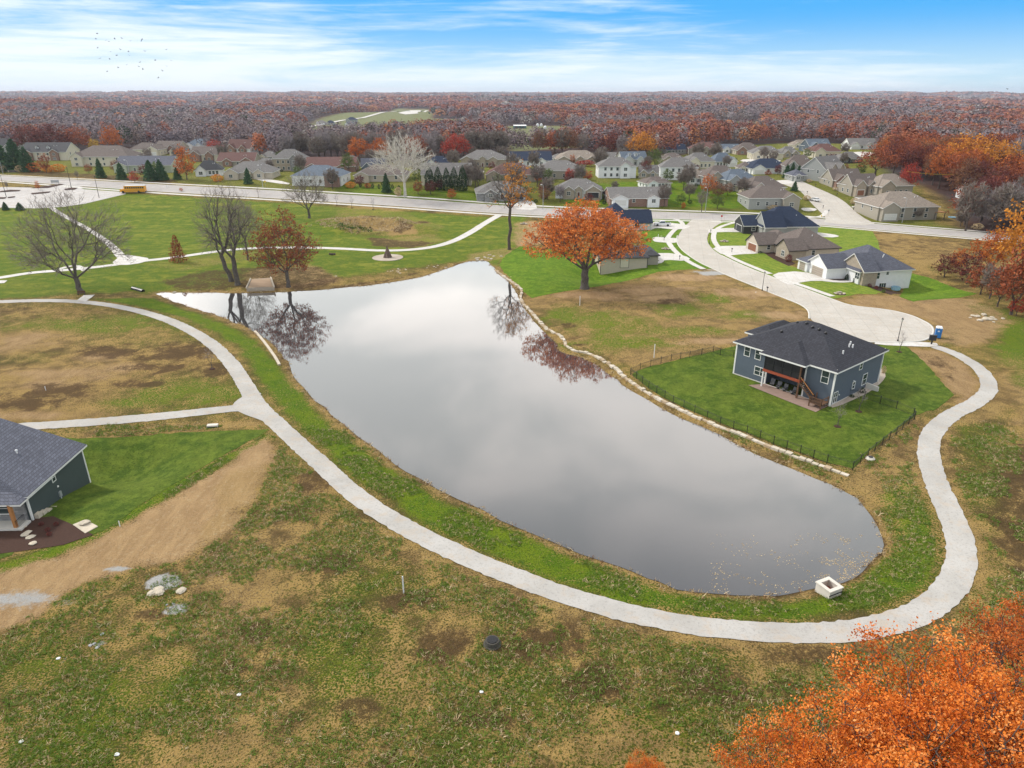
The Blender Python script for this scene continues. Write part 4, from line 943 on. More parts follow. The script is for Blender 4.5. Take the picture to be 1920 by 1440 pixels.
# --- brown-roofed house next to it
Hb = house('cream house with brown multi-ridged roof and brown garage door, second from the cul-de-sac', (75.2, 211.0, 0), r3,
  [(0, 7, 0, 7.2, 2.9, 'gx', .75, None, -.5), (5.5, 21, -9.5, 5.5, 3.1, 'hip', .62, None, -1), (3.4, 9, -11.2, -4.5, 3.3, 'gx', .75, STONE, -1), (6, 14, 2, 12, 3.0, 'hip', .62, None, -1)], R_BROWN, S_BEIGE, DTRIM)
garage(Hb, 'l', 3.5, 0, 4.9, 2.2, GARB); window(Hb, 'l', -8.2, 3.4, .8, 1.5, 1.5, 2, 2, True); window(Hb, 'f', 12.5, -9.5, .9, 1.0, 1.4, 1, 2, True); window(Hb, 'f', 3.5, 0, 1, 1.0, 1.2, 1, 2, True)
door(Hb, 'l', -3, 5.5, 0); vents(Hb, [(14, -5.4, 5.6)])
# --- navy-roofed house at the corner of the main road
Hn = house('dark house with navy blue roof at the corner of the side street and main road', (80.5, 242.5, .1), radians(3),
  [(0, 7, 0, 9, 3.0, 'gx', .6, S_DARK, -.5), (5, 24.5, -4, 11, 3.3, 'hip', .72, None, -.5), (5.2, 12, -6, 4, 3.5, 'gx', .85, None, -.5)], R_NAVY, S_GREY)
garage(Hn, 'l', 4.5, 0, 5, 2.2, GARD); window(Hn, 'f', 18, -4, 1, 1.2, 1.4, 1, 2, True); window(Hn, 'f', 3.5, 0, 1, 1.2, 1.4, 1, 2, True); window(Hn, 'r', 2, 24.5, 1, 1.2, 1.4, 1, 2, True)
vents(Hn, [(18, 0, 5.8)])
# --- beige house behind the big oak
Ho = house('beige house with dark grey hip roof half hidden behind the big orange oak', (24.8, 191.5, 0), radians(3),
  [(0, 13.2, 0, 13.5, 3.1, 'hip', .5, None, -3.2), (13.0, 17.0, 3, 14.5, 3.0, 'hip', .5, S_TAUPE, -.6)], R_DGREY, S_BEIGE, DTRIM)
MB().box(5.5, 5.6, -.06, 0, .0, 3.0, DTRIM).box(7.9, 8.0, -.06, 0, .0, 3.0, DTRIM).box(5.6, 7.9, -.04, 0, .0, 3.0, S_CREAM).box(5.5, 8.0, -.06, 0, -.1, .0, DTRIM).build('chase_panel', Ho)
for x, y in ((0,0),(13.2,0)): MB().box(x-.08, x+.08, -.06, .05, -3, 2.9, DTRIM).build('corner_board', Ho)
garage(Ho, 'r', 8, 17.0, 4.9, 2.2, GARB); window(Ho, 'r', 4.4, 17.0, .9, .9, 1.3, 1, 2, True, DTRIM); window(Ho, 'l', 3, 0, .4, 1.4, 1.7, 2, 2, True, DTRIM)
vents(Ho, [(8.2, 3.0, 4.7)]); MB().box(8.5, 10.4, 5.4, 5.8, 6.0, 6.3, BLACK).build('ridge_vent', Ho)
# --- black house with the pickup
Hk = house('black-trimmed house with navy gabled roof beside the white pickup', (32.5, 251.0, 0), radians(2),
  [(0, 12, 3, 16, 3.3, 'hip', .8, None, -.5), (6, 17.3, -2, 6, 3.1, 'gx', .85, None, -.5), (11, 18.2, 5.5, 12, 3.0, 'gx', .85, S_DARK, -.5)], R_NAVY, S_PALE, DTRIM)
garage(Hk, 'r', 2.0, 17.3, 4.4, 2.2, GARD, DTRIM); garage(Hk, 'r', 8.8, 18.2, 4.2, 2.2, GARD, DTRIM); window(Hk, 'f', 12, -2, 1, 1.2, 1.4, 1, 2, True, DTRIM); window(Hk, 'f', 3, 3, 1, 1.2, 1.4, 1, 2, True, DTRIM)
for bx_, by_, rr_ in ((41,104,12),(-61,73,9),(93,182,13),(85,211,13),(92,246,14),(33,195,11),(41,258,11)): HRECT.append((bx_, by_, rr_))
# --- the neighbourhood beyond the main road
A = auto
A('grey-roofed house with white gable trim behind the pines, cut by the left edge', -30, 36, 252, 292, 'gab', R_DGREY, S_GREY, 10)
A('house with two white dormers and brick gables, left of the dark pines', 42, 126, 264, 301, 'dorm', R_DGREY, S_CREAM, 4, BRICK)
A('wide cream house with big brown-grey hip roof, above the orange shrubs', 134, 246, 267, 312, 'hip', R_BROWN, S_CREAM, -3, None, None)
A('cream house with brown hip roof and gable behind the wide cream house', 243, 300, 265, 292, 'hip', R_BROWN, S_CREAM, 5, None, GARW, flip=True)
A('low house with blue-grey roof and two pale green gables near the road', 216, 322, 289, 324, 'gab', R_SLATE, S_SAGE, 2)
A('tan gabled house behind the blue-grey gabled roof', 288, 340, 262, 288, 'gab', R_BROWN, S_BEIGE, -8, BRICK)
A('white-trimmed house with blue-grey roof beside the red maple, far back', 346, 402, 258, 284, 'multi', R_BLUE, S_WHITE, 6)
A('brick-gabled house with grey-brown roof behind the tall rust tree', 356, 412, 272, 303, 'gab', R_BROWN, S_CREAM, -4, BRICK)
A('white house with dark grey roof just right of the tall rust tree', 366, 418, 297, 330, 'hip', R_DGREY, S_WHITE, 14, None, None)
A('steep brown-roofed house with high white gable, among the red trees', 424, 474, 258, 294, 'gab', R_RED, S_WHITE, -10, BRICK)
A('brick house with reddish brown roof above the round orange shrub', 408, 478, 283, 312, 'gab', R_RED, S_TAUPE, 3, BRICK, flip=True)
A('low grey hip-roofed house behind the roadside green pine', 420, 512, 299, 336, 'multi', R_GREY, S_BEIGE, 4)
A('small white garage house with grey roof left of the two-storey brick house', 478, 514, 294, 315, 'hip', R_GREY, S_WHITE, 0, None, GARW)
A('two-storey brick house with double veranda and grey hip roof', 512, 572, 276, 321, 'twob', R_GREY, STONE, 2, STONEG)
A('wide blue-grey roofed house with brick entry inside the white fence', 546, 642, 308, 349, 'hip', R_BLUE, S_WHITE, -3, BRICK, None, flip=True)
A('red-brown gabled house behind the blue-grey roofed one', 572, 668, 291, 323, 'gab', R_RED, BRICK, 5, BRICK)
A('house with small navy gables behind the white sycamore, left', 677, 726, 293, 323, 'gab', R_SLATE, S_BLUE, 8)
A('low beige house with grey-brown roof left of the white sycamore', 664, 762, 306, 341, 'hip', R_BROWN, S_BEIGE, 2, None, None)
A('house with dark blue roof behind the row of tall evergreens', 798, 848, 290, 316, 'hip', R_NAVY, S_WHITE, 4)
A('long cream house with plain grey roof right behind the five tall evergreens', 790, 884, 303, 348, 'long', R_GREY, S_CREAM, 1)
A('cream stone house with steep grey hip roof and arched entry', 862, 948, 278, 313, 'multi', R_GREY, STONE, -4)
A('house with navy roof and white front gables, right of the stone house', 957, 1036, 281, 312, 'gab', R_NAVY, S_WHITE, 3, None, GARD)
A('brown-roofed two-level house behind the tall half-bare yellow tree', 910, 1006, 303, 341, 'hip', R_RED, S_TAUPE, -3, STONE)
A('low grey stone house with dark garage door at the road, behind the yellow-leaved tree', 892, 990, 339, 377, 'multi', R_GREY, STONEG, 5, STONEG, GARD, flip=True)
A('grey-green house with tan-grey hip roof and dark screened porch', 1000, 1094, 297, 336, 'hip', R_GREY, S_TAUPE, -5, None, GARD)
A('tan house with several cream gables under the orange tree top', 1042, 1132, 279, 308, 'multi', R_TAN, S_BEIGE, 4, STONE)
A('white house with grey roof and dark door, above the big orange oak', 1040, 1130, 334, 373, 'multi', R_GREY, S_WHITE, -4, STONE, GARD, flip=True)
A('white two-level house with grey roof and brown deck, centre', 1122, 1192, 291, 334, 'twob', R_GREY, S_WHITE, 0)
A('blue-grey roofed house with dormer behind the white two-level house', 1163, 1216, 281, 312, 'dorm', R_BLUE, S_PALE, 10)
A('brown-and-white gabled house with grey roof on the main road', 1142, 1254, 350, 388, 'gab', R_GREY, BRICK, 3, S_WHITE, GARW)
A('long white two-level house with row of dark windows and grey hip roof', 1236, 1308, 292, 338, 'two', R_GREY, S_WHITE, -6, flip=True)
A('grey hip-roofed house behind the long white one', 1286, 1342, 283, 316, 'hip', R_GREY, S_CREAM, 8, None, GARD)
A('white house with raised porch beside the orange pear tree', 1288, 1324, 314, 346, 'hip', R_TAN, S_WHITE, -8)
A('grey-sided house with brown-grey roof right of the orange pear tree', 1318, 1396, 308, 350, 'hip', R_BROWN, S_GREY, 12, STONE)
A('dark navy low-roofed house near the woods, back row', 1246, 1290, 268, 288, 'long', R_NAVY, S_GREY, 14)
A('house with red-brown roof and steep navy peak near the woods', 1290, 1356, 264, 291, 'multi', R_RED, S_TAUPE, -10)
A('blue-roofed house with white garage gable by the pale dirt lots', 1334, 1384, 283, 313, 'hip', R_BLUE, S_WHITE, 12, None, GARW, flip=True)
A('house with blue-grey roof and white porch posts below the navy roof', 1352, 1426, 315, 355, 'hip', R_BLUE, S_GREY, 16)
A('brown hip-roofed house behind the pale dirt lots, back row', 1380, 1426, 265, 290, 'hip', R_BROWN, S_BEIGE, 0, BRICK)
A('grey house with pointed entry gables, beside the pale dirt lots', 1408, 1468, 271, 299, 'multi', R_GREY, S_CREAM, -6)
A('white house with wide navy roof and garage windows', 1404, 1488, 294, 326, 'hip', R_NAVY, S_WHITE, 4, None, GARW)
A('grey-brown hip-roofed house behind the green spruces', 1470, 1528, 286, 330, 'hip', R_BROWN, S_GREY, -8)
A('cream house with mauve-brown roof in the back row', 1522, 1578, 267, 296, 'hip', R_RED, S_CREAM, 4)
A('two-storey blue-grey gabled house at the far end of the side street', 1512, 1560, 258, 285, 'gab', R_BLUE, S_BLUE, 10)
A('large grey house with one huge gable beside the side street', 1524, 1602, 288, 338, 'gab', R_GREY, S_GREY, 38, STONE)
A('dark-windowed house with grey hip roof behind the huge gable', 1574, 1616, 282, 306, 'hip', R_GREY, S_DARK, 0)
A('white house with twin gables and garage at the edge of the woods', 1592, 1644, 257, 280, 'gab', R_GREY, S_WHITE, -2, None, GARW)
A('brown-roofed house with brick garage gable on the side street', 1556, 1618, 314, 351, 'gab', R_BROWN, S_TAUPE, 8, BRICK, GARW)
A('taupe house with brown garage door on the side street', 1590, 1650, 323, 367, 'gab', R_BROWN, S_TAUPE, 12, STONE, GARB)
A('tan hip-roofed house between the brown garage door and the corner house', 1636, 1716, 324, 370, 'hip', R_TAN, S_TAUPE, 10, STONE)
A('corner house with tan-grey hip roof and white garage at the main road', 1640, 1760, 354, 413, 'hip', R_TAN, S_TAUPE, 4, S_TAUPE, GARW)
A('grey-sided house with brown-grey roof and low deck at the road corner', 1402, 1498, 346, 393, 'hip', R_BROWN, S_GREY, 2, S_TAUPE, flip=True)
A('taupe house with brown roof just behind the grey-sided corner house', 1396, 1480, 328, 368, 'hip', R_BROWN, S_BEIGE, 14, None)
A('pale house with pointed gables half hidden in the right-hand woods', 1812, 1866, 330, 378, 'gab', R_GREY, S_WHITE, 6)
A('pale grey roofed house hidden among red trees right of the back row', 1700, 1742, 262, 282, 'hip', R_GREY, S_PALE, 0, small=True)
A('grey-brown hip-roofed house behind the cream house and its gable, back row left', 318, 352, 270, 291, 'hip', R_BROWN, S_BEIGE, 8)
A('small beige house tucked behind the grey low hip-roofed one, back row', 486, 520, 281, 302, 'hip', R_GREY, S_BEIGE, -6)
A('pale house between the reddish gables and the orange oaks', 640, 676, 289, 312, 'hip', R_GREY, S_PALE, 4)
A('grey-roofed house just behind the sycamore branches, back row', 738, 786, 290, 313, 'multi', R_BROWN, S_BEIGE, -5)
A('small grey-roofed house between the two navy-roofed ones, back row', 1034, 1062, 286, 305, 'hip', R_GREY, S_WHITE, 6)
A('grey-roofed white house in the back row left of the dormer', 1128, 1166, 283, 304, 'gab', R_GREY, S_WHITE, -8)
A('brown-roofed house in the back row right of the olive tree', 1240, 1286, 284, 306, 'multi', R_BROWN, S_CREAM, 6, STONE)
A('pale house with twin peaks between navy peak and dirt lots', 1352, 1388, 268, 287, 'gab', R_BLUE, S_WHITE, 5)
A('grey house just above the wide navy roof, back row', 1462, 1502, 272, 295, 'multi', R_GREY, S_PALE, 10, STONE)
A('small tan-roofed house at the wood edge, back row right', 1486, 1518, 260, 278, 'hip', R_TAN, S_CREAM, 0)
A('grey-gabled house left of the long white two-level house', 1196, 1236, 306, 334, 'gab', R_GREY, S_CREAM, -10, STONE)
A('cream house between the white porch house and the navy roof', 1384, 1412, 300, 324, 'hip', R_BROWN, S_CREAM, -5)
A('small slate-roofed house behind the spruces on the side street', 1484, 1512, 316, 340, 'hip', R_SLATE, S_GREY, 5)
A('white-walled house behind the brown-and-white gabled one', 1206, 1262, 334, 356, 'hip', R_BROWN, S_WHITE, 12)
for i, (x0, x1, yt, yb, rm, wm, lb) in enumerate(((592,610,225,234,R_GREY,S_WHITE,'far small white house, leftmost in the pale clearing'),(611,626,225,234,R_NAVY,S_GREY,'far small navy-roofed house beside the leftmost white one in the clearing'),
    (648,668,219,230,R_NAVY,S_GREY,'far dark-roofed house on the pale drive in the clearing'),(646,664,227,236,R_SLATE,S_WHITE,'far white house with blue-grey roof just below the dark-roofed one in the clearing'),
    (618,640,232,244,R_DGREY,S_GREY,'far dark grey roofed house lowest in the clearing'),(736,750,226,234,R_SLATE,S_WHITE,'far blue-roofed house alone right of the clearing drive'),
    (830,842,221,227,R_GREY,S_WHITE,'far pale house at the wood edge left of the two white sheds'),(862,876,224,230,R_GREY,S_WHITE,'far low white shed left of the round white one'),(891,898,225,231,R_GREY,S_WHITE,'far tiny round white shed right of the low one'))):
    A(lb, x0, x1, yt, yb, 'hip', rm, wm, rr_ if False else (i*23) % 20-10, small=True)
bx, by = P(975, 241); bn = thing('barn', 'long green metal barn with white roof in the far field', 'barn', (bx, by, h1(bx, by)), radians(4))
b = MB(); wall_block(b, -9, 9, 0, 10, 3.6, 'gx', .25, flat('green_metal', (.03,.12,.11), .6), -2); b.build('wall', bn); b = MB(); roof_block(b, -9, 9, 0, 10, 3.6, 'gx', .25, S_WHITE, TRIM, .3, .1); b.build('roof', bn)
for dx_ in (-5, 0, 5): MB().box(dx_-1.6, dx_+1.6, -.06, .02, 0, 3, S_DARK).build('door', bn)
for xx, yy, lb in ((1008,237,'white metal grain bin, left of the pair right of the green barn'),(1015,237,'white metal grain bin, right of the pair right of the green barn'),(1022,242,'round white tank standing alone right of the grain bins')):
    bx, by = P(xx, yy); q = MB().lathe([(2.2,-1),(2.2,3.0),(.4,4.4)], WHITEP, 12).build('grain_bin'); q.location = (bx, by, h1(bx, by)); tag(q, lb, 'grain bin')
# ============================================================ TREES
def leafmat(name, cols, trans=.25):
    m, t, b, o = newmat(name); a = N(t, 'ShaderNodeAttribute', attribute_name='tint'); cr = N(t, 'ShaderNodeValToRGB')
    e = cr.color_ramp.elements; n = len(cols); e[0].position = 0; e[0].color = (*cols[0], 1); e[1].position = 1; e[1].color = (*cols[-1], 1)
    for i in range(1, n-1): q = e.new(i/(n-1)); q.color = (*cols[i], 1)
    t.links.new(a.outputs['Fac'], cr.inputs[0]); b.inputs['Roughness'].default_value = .7; b.inputs['Specular IOR Level'].default_value = .15
    t.links.new(cr.outputs[0], b.inputs['Base Color'])
    if trans:
        tr = N(t, 'ShaderNodeBsdfTranslucent'); t.links.new(cr.outputs[0], tr.inputs[0]); mx = N(t, 'ShaderNodeMixShader'); mx.inputs[0].default_value = trans
        t.links.new(b.outputs[0], mx.inputs[1]); t.links.new(tr.outputs[0], mx.inputs[2]); t.links.new(mx.outputs[0], o.inputs[0])
    return m
LM = {'near': leafmat('leaves_bright_orange', [(.20,.035,.010),(.60,.14,.02),(.80,.24,.032),(.90,.45,.16)], .25),
 'near2': leafmat('leaves_rust_orange', [(.20,.04,.012),(.44,.10,.022),(.60,.16,.03),(.70,.28,.09)], .3),
 'oak': leafmat('leaves_oak_orange', [(.28,.06,.02),(.58,.15,.03),(.74,.24,.05),(.78,.32,.13)], .10),
 'rust': leafmat('leaves_rust', [(.14,.038,.02),(.31,.085,.035),(.42,.13,.055)], .08), 'orange': leafmat('leaves_orange', [(.28,.06,.015),(.50,.14,.03),(.60,.22,.06)]),
 'red': leafmat('leaves_red', [(.20,.02,.012),(.42,.055,.035),(.50,.12,.07)]), 'gold': leafmat('leaves_gold', [(.34,.12,.015),(.60,.24,.03),(.68,.34,.07)]),
 'maroon': leafmat('leaves_maroon', [(.07,.02,.018),(.15,.04,.035),(.24,.08,.06)]), 'brown': leafmat('leaves_brown', [(.11,.05,.03),(.22,.10,.055),(.32,.17,.09)]),
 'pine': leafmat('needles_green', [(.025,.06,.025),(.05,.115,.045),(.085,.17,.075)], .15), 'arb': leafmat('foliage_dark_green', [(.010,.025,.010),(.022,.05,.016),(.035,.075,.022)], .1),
 'green': leafmat('leaves_olive', [(.04,.07,.015),(.10,.15,.03),(.17,.22,.05)]), 'yel': leafmat('leaves_yellow', [(.40,.22,.02),(.62,.40,.05),(.70,.50,.12)]),
 'twig': leafmat('twigs_grey_brown', [(.13,.105,.088),(.20,.165,.14),(.27,.235,.205)], 0), 'twigg': leafmat('twigs_grey', [(.17,.145,.15),(.25,.215,.22),(.33,.29,.28)], 0),
 'twigw': leafmat('twigs_white', [(.42,.38,.33),(.58,.54,.48),(.66,.62,.56)], 0), 'straw': leafmat('straw_plumes', [(.30,.20,.10),(.50,.38,.22),(.62,.50,.32)], .1)}
def barkm(name, c1, c2):
    m, t, b, o = newmat(name); v = objpos(t); mp = N(t, 'ShaderNodeMapping'); mp.inputs['Scale'].default_value = (3, 3, .7); t.links.new(v, mp.inputs[0])
    n = noise(t, mp.outputs[0], 2.5, 6, .7); t.links.new(mixc(t, sstep(t, n, .3, .7), c1, c2), b.inputs['Base Color']); b.inputs['Roughness'].default_value = .9
    bump(t, b, n, .6, .05); return m
BARK = barkm('bark_grey', (.065,.055,.046), (.155,.135,.118)); BARKD = barkm('bark_dark', (.06,.045,.038), (.13,.10,.085)); BARKW = barkm('bark_white', (.50,.45,.38), (.70,.66,.60))
def crown_tips(rng, n, h, R, th, low=.55, lob=.2, shape='dome'):
    out = []; ph = rng.uniform(0, 6.28, 8)
    zc = th+(h-th)*.40
    while len(out) < n:
        a = rng.uniform(0, 2*pi); cz = rng.uniform(-low, 1); s = sqrt(max(0, 1-cz*cz)); rad = rng.uniform(.12, 1)**.42
        lo = 1+lob*(sin(3*a+ph[0])*.5+sin(5*a+ph[1]+cz*3)*.5+sin(2*a+ph[2]+cz*5)*.5)
        x, y = R*s*cos(a)*rad*lo, R*s*sin(a)*rad*lo
        z = zc+(h-zc)*cz*rad*min(lo, 1.1) if cz > 0 else zc+(zc-th*.8)*cz*rad
        if shape == 'vase': k = np.clip((z-th)/(h-th), 0, 1); x *= .35+.75*k**.7; y *= .35+.75*k**.7
        if shape == 'cone': k = 1-np.clip((z-th)/(h-th), 0, 1); x *= .25+.95*k; y *= .25+.95*k
        out.append((x, y, z))
    return np.array(out)
def skeleton(rng, tips, th, tr, rt=.02, lean=(0, 0), first=5):
    segs = []
    def rad(n): return max(rt, rt*n**.47*KR[0])
    N0 = len(tips); KR = [1.0]; KR[0] = tr/(rt*N0**.47)*.85
    def split(p, idx, r0, lev):
        n = len(idx)
        if n == 0: return
        T = tips[idx]
        if n == 1:
            q = T[0]; m = (p+q)/2+rng.normal(0, .05*np.linalg.norm(q-p)+1e-3, 3)+np.array([0, 0, -.03*np.linalg.norm(q-p)])
            segs.append((p, m, min(r0, rt*1.5), rt, 1)); segs.append((m, q, rt, rt*.5, 1)); return
        c = T.mean(0); L = np.linalg.norm(c-p); f = rng.uniform(.34, .5) if n > 3 else .5
        q = p+(c-p)*f+rng.normal(0, .045*L, 3); r1 = min(r0, rad(n))
        m = (p+q)/2+rng.normal(0, .05*L*f, 3); segs.append((p, m, r0 if lev == 0 else r1*1.08, r1*1.04, n)); segs.append((m, q, r1*1.04, r1, n))
        k = 3 if n > 14 and rng.rand() < .5 else 2
        D = T-q; ce = D[rng.choice(n, k, replace=False)].copy()
        for _ in range(4):
            lab = np.argmin(((D[:, None]-ce[None])**2).sum(2), 1)
            for j in range(k):
                if (lab == j).any(): ce[j] = D[lab == j].mean(0)
        for j in range(k): split(q, idx[lab == j], r1, lev+1)
    top = np.array([lean[0], lean[1], th]); p = np.zeros(3); segs.append((np.array([0, 0, -.4]), np.array([0, 0, .5]), tr*1.75, tr*1.18, N0))
    a = np.array([0, 0, .5]); k = 4
    for i in range(1, k+1):
        b = np.array([lean[0]*i/k, lean[1]*i/k, .5+(th-.5)*i/k])+(rng.normal(0, .02*th, 3)*(1, 1, 0) if i < k else 0)
        segs.append((a, b, tr*(1.18-.2*(i-1)/k), tr*(1.18-.2*i/k), N0)); a = b
    D = tips-top; D = D/np.linalg.norm(D, axis=1)[:, None]; ce = D[rng.choice(len(D), first, replace=False)].copy()
    for _ in range(6):
        lab = np.argmin(((D[:, None]-ce[None])**2).sum(2), 1)
        for j in range(first):
            if (lab == j).any(): ce[j] = D[lab == j].mean(0)
    for j in range(first): split(top.copy(), np.where(lab == j)[0], rad((lab == j).sum())*1.1, 0)
    return segs
def seg_mesh(segs, n):
    p0 = np.array([s[0] for s in segs]); p1 = np.array([s[1] for s in segs]); r0 = np.array([s[2] for s in segs]); r1 = np.array([s[3] for s in segs])
    d = p1-p0; L = np.linalg.norm(d, axis=1)[:, None]+1e-9; d = d/L
    up = np.where(np.abs(d[:, 2:3]) < .9, [[0, 0, 1.]], [[1., 0, 0]]); a = np.cross(up, d); a /= np.linalg.norm(a, axis=1)[:, None]+1e-9; b = np.cross(d, a)
    p1 = p1+d*r1[:, None]*.4
    V = np.zeros((len(segs), 2, n, 3))
    for k in range(n):
        t = 2*pi*k/n; o = a*cos(t)+b*sin(t); V[:, 0, k] = p0+o*r0[:, None]; V[:, 1, k] = p1+o*r1[:, None]
    base = np.arange(len(segs))[:, None]*2*n; F = []
    for k in range(n): k2 = (k+1) % n; F.append(np.concatenate([base+k, base+k2, base+n+k2, base+n+k], 1))
    return V.reshape(-1, 3), np.stack(F, 1).reshape(-1, 4)
def wood(segs):
    V = []; F = []; k = 0
    for lo, hi, n in ((60, 1e9, 9), (8, 60, 6), (0, 8, 3)):
        s = [q for q in segs if lo <= q[4] < hi]
        if s: v, f = seg_mesh(s, n); V.append(v); F.append(f+k); k += len(v)
    return np.vstack(V), np.vstack(F)
def quads(rng, C, size, asp=.6, dirs=None, flatness=0):
    n = len(C); a = rng.normal(size=(n, 3)) if dirs is None else dirs+rng.normal(0, .25, (n, 3)); a /= np.linalg.norm(a, axis=1)[:, None]
    b = rng.normal(size=(n, 3)); 
    if flatness: b[:, 2] *= (1-flatness); 
    b -= (b*a).sum(1)[:, None]*a; b /= np.linalg.norm(b, axis=1)[:, None]; s = size*rng.uniform(.6, 1.3, (n, 1)) if np.ndim(size) == 0 else size[:, None]*rng.uniform(.7, 1.25, (n, 1))
    a = a*s*.5; b = b*s*.5*asp
    V = np.stack([C-a, C-b*1.0, C+a, C+b], 1).reshape(-1, 3) if asp > .3 else np.stack([C-a-b*.9, C-a+b*.9, C+a+b*.3, C+a-b*.3], 1).reshape(-1, 3)
    return V, np.arange(n*4).reshape(n, 4)
def mesh_only(o):
    me = o.data; bpy.data.objects.remove(o); return me
def make_tree(seed, h, R, th, tr, ntips, leaf=None, nleaf=10, lsize=.5, lrad=.7, bark=None, shape='dome', low=.55, twigs=0, twlen=1.0, lean=(0, 0), keep=1.0, first=5, rt=.02, lob=.2, tw='twig', twid=.06, zkeep=None):
    rng = np.random.RandomState(seed); tips = crown_tips(rng, ntips, h, R, th, low, lob, shape); segs = skeleton(rng, tips, th, tr, rt, lean, first)
    V, F = wood(segs if leaf or not twigs else [s for s in segs if s[4] > 2])
    wm = mesh_only(npmesh('trunk', V, F, [bark or BARK], smooth=True)); parts = [('trunk', wm)]
    Vc = []; Fc = []; tint = []; mi = []; k = 0
    mats = []
    if twigs:
        s = [q for q in segs if q[4] <= 2]
        v, f = seg_mesh(s, 3); Vc.append(v); Fc.append(f); tint.append(rng.rand(len(f))*.5); mi += [0]*len(f); k += len(v)
        C = np.repeat(tips, twigs, 0); out = C-np.array([0, 0, th+(h-th)*.25]); out /= np.linalg.norm(out, axis=1)[:, None]; out[:, 2] += .35
        dd = out+rng.normal(0, .55, C.shape); dd /= np.linalg.norm(dd, axis=1)[:, None]; C = C+dd*twlen*.4+rng.normal(0, .15, C.shape)
        v, f = quads(rng, C, twlen, twid, dd); Vc.append(v); Fc.append(f+k); k += len(v); tint.append(.3+.7*rng.rand(len(f))); mi += [0]*len(f); mats.append(LM[tw])
    if leaf:
        T = tips
        if keep < 1: T = T[rng.rand(len(T)) < keep]
        if zkeep: T = T[zkeep(T)]
        sel = np.repeat(T, nleaf, 0); tt = np.repeat(rng.rand(len(T)), nleaf)
        C = sel+rng.normal(0, lrad*.55, sel.shape)*np.array([1, 1, .75])
        v, f = quads(rng, C, lsize); Vc.append(v); Fc.append(f+k); k += len(v); mi += [len(mats)]*len(f); mats.append(LM[leaf])
        tint.append(np.clip(.6*tt+.4*rng.rand(len(f)), 0, 1))
    cm_ = mesh_only(npmesh('crown', np.vstack(Vc), np.vstack(Fc), mats, attr={'tint': ('FACE', 'FLOAT', np.concatenate(tint))}, midx=mi)); parts.append(('crown', cm_))
    return dict(h=h, R=R, parts=parts)
def conifer(seed, h, R, kind='pine', n=1500, size=.5, mat='pine'):
    rng = np.random.RandomState(seed); z = h*(1-(1-rng.uniform(.04, 1, n))**.62) if kind != 'ball' else h*rng.uniform(.02, 1, n); k = 1-z/h
    if kind == 'pine': lay = .72+.28*np.abs(np.sin(z*2.0+rng.normal(0, .3, n))); rr = R*(k**.75+.05)*lay*rng.uniform(.2, 1, n)**.6
    elif kind == 'arb': rr = R*np.minimum(1, (k*2.2)**.7)*rng.uniform(.7, 1, n)*(1+.0*k)
    else: rr = R*np.sqrt(np.clip(1-(2*z/h-1)**2, 0, 1))*rng.uniform(.5, 1, n)
    a = rng.uniform(0, 2*pi, n); rr = rr*(1+.12*np.sin(3*a+z*1.3)); C = np.stack([rr*np.cos(a), rr*np.sin(a), z], 1)
    dirs = np.stack([np.cos(a), np.sin(a), np.full(n, -.25 if kind == 'pine' else .8)], 1) if kind == 'x' else None
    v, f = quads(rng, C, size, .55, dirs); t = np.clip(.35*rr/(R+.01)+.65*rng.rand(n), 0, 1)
    cm_ = mesh_only(npmesh('crown', v, f, [LM[mat]], attr={'tint': ('FACE', 'FLOAT', t)})); tm = MB().tube([(0,0,-.3),(0,0,h*.5),(0,0,h*.9)], [.03*h*.5, .02*h*.5, .02], BARKD, 6).build('trunk')
    return dict(h=h, R=R, parts=[('trunk', mesh_only(tm)), ('crown', cm_)])
def recolor(p, mat):
    q = dict(p); q['parts'] = [(n, me if n == 'trunk' else me.copy()) for n, me in p['parts']]
    me = q['parts'][1][1]; i = len(me.materials)-1; me.materials[i] = LM[mat]; return q
def plant(p, x, y, h, R, label, group=None, name='tree', cat='tree', rot=None, z=None, sink=0):
    r = thing(name, label, cat, (x, y, (h1(x, y) if z is None else z)-sink), (x*7.3+y) % 6.28 if rot is None else rot, group); r.scale = (R/p['R'], R/p['R'], h/p['h'])
    for n, me in p['parts']: o = bpy.data.objects.new(n, me); COL.objects.link(o); o.parent = r
    return r
def at(px, pb, pt=None, wpx=None, hm=None):
    x, y = P(px, pb); ch = CAMH-h1(x, y); s = (pb-HOR)*cos(TH)/ch; h = hm or (pb-pt)/(pb-HOR)*ch*.97; return x, y, h, (wpx/2)/s
# ---- prototypes
PR = {}
PR['oak'] = [make_tree(10+i, 18, 7.5, 4.0, .35, 240, 'rust', 10, .75, 1.15, BARKD, low=.6, lob=.25) for i in range(3)]
for c_ in ('orange','red','gold','maroon','brown','green','yel'): PR['oak_'+c_] = [recolor(p, c_) for p in PR['oak']]
PR['oak_rust'] = PR['oak']
PR['bare'] = [make_tree(30+i, 18, 6.5, 4.5, .32, 320, None, bark=BARK, twigs=5, twlen=1.7, shape='vase', twid=.07) for i in range(3)]
PR['bareg'] = [make_tree(40+i, 18, 6.5, 4.5, .30, 260, None, bark=BARKD, twigs=8, twlen=1.9, shape='vase', tw='twigg', twid=.12) for i in range(2)]
PR['bareb'] = [make_tree(44+i, 18, 6.5, 4.5, .30, 260, 'maroon', 3, .5, 1.0, bark=BARKD, twigs=8, twlen=1.9, shape='vase', tw='twig', twid=.13, keep=.7) for i in range(2)]
PR['pear'] = [make_tree(50+i, 8, 2.7, 1.1, .12, 130, 'orange', 9, .42, .5, BARKD, low=.85, lob=.15) for i in range(2)]
for c_ in ('rust','red','maroon','gold','green','yel','brown'): PR['pear_'+c_] = [recolor(p, c_) for p in PR['pear']]
PR['pear_orange'] = PR['pear']
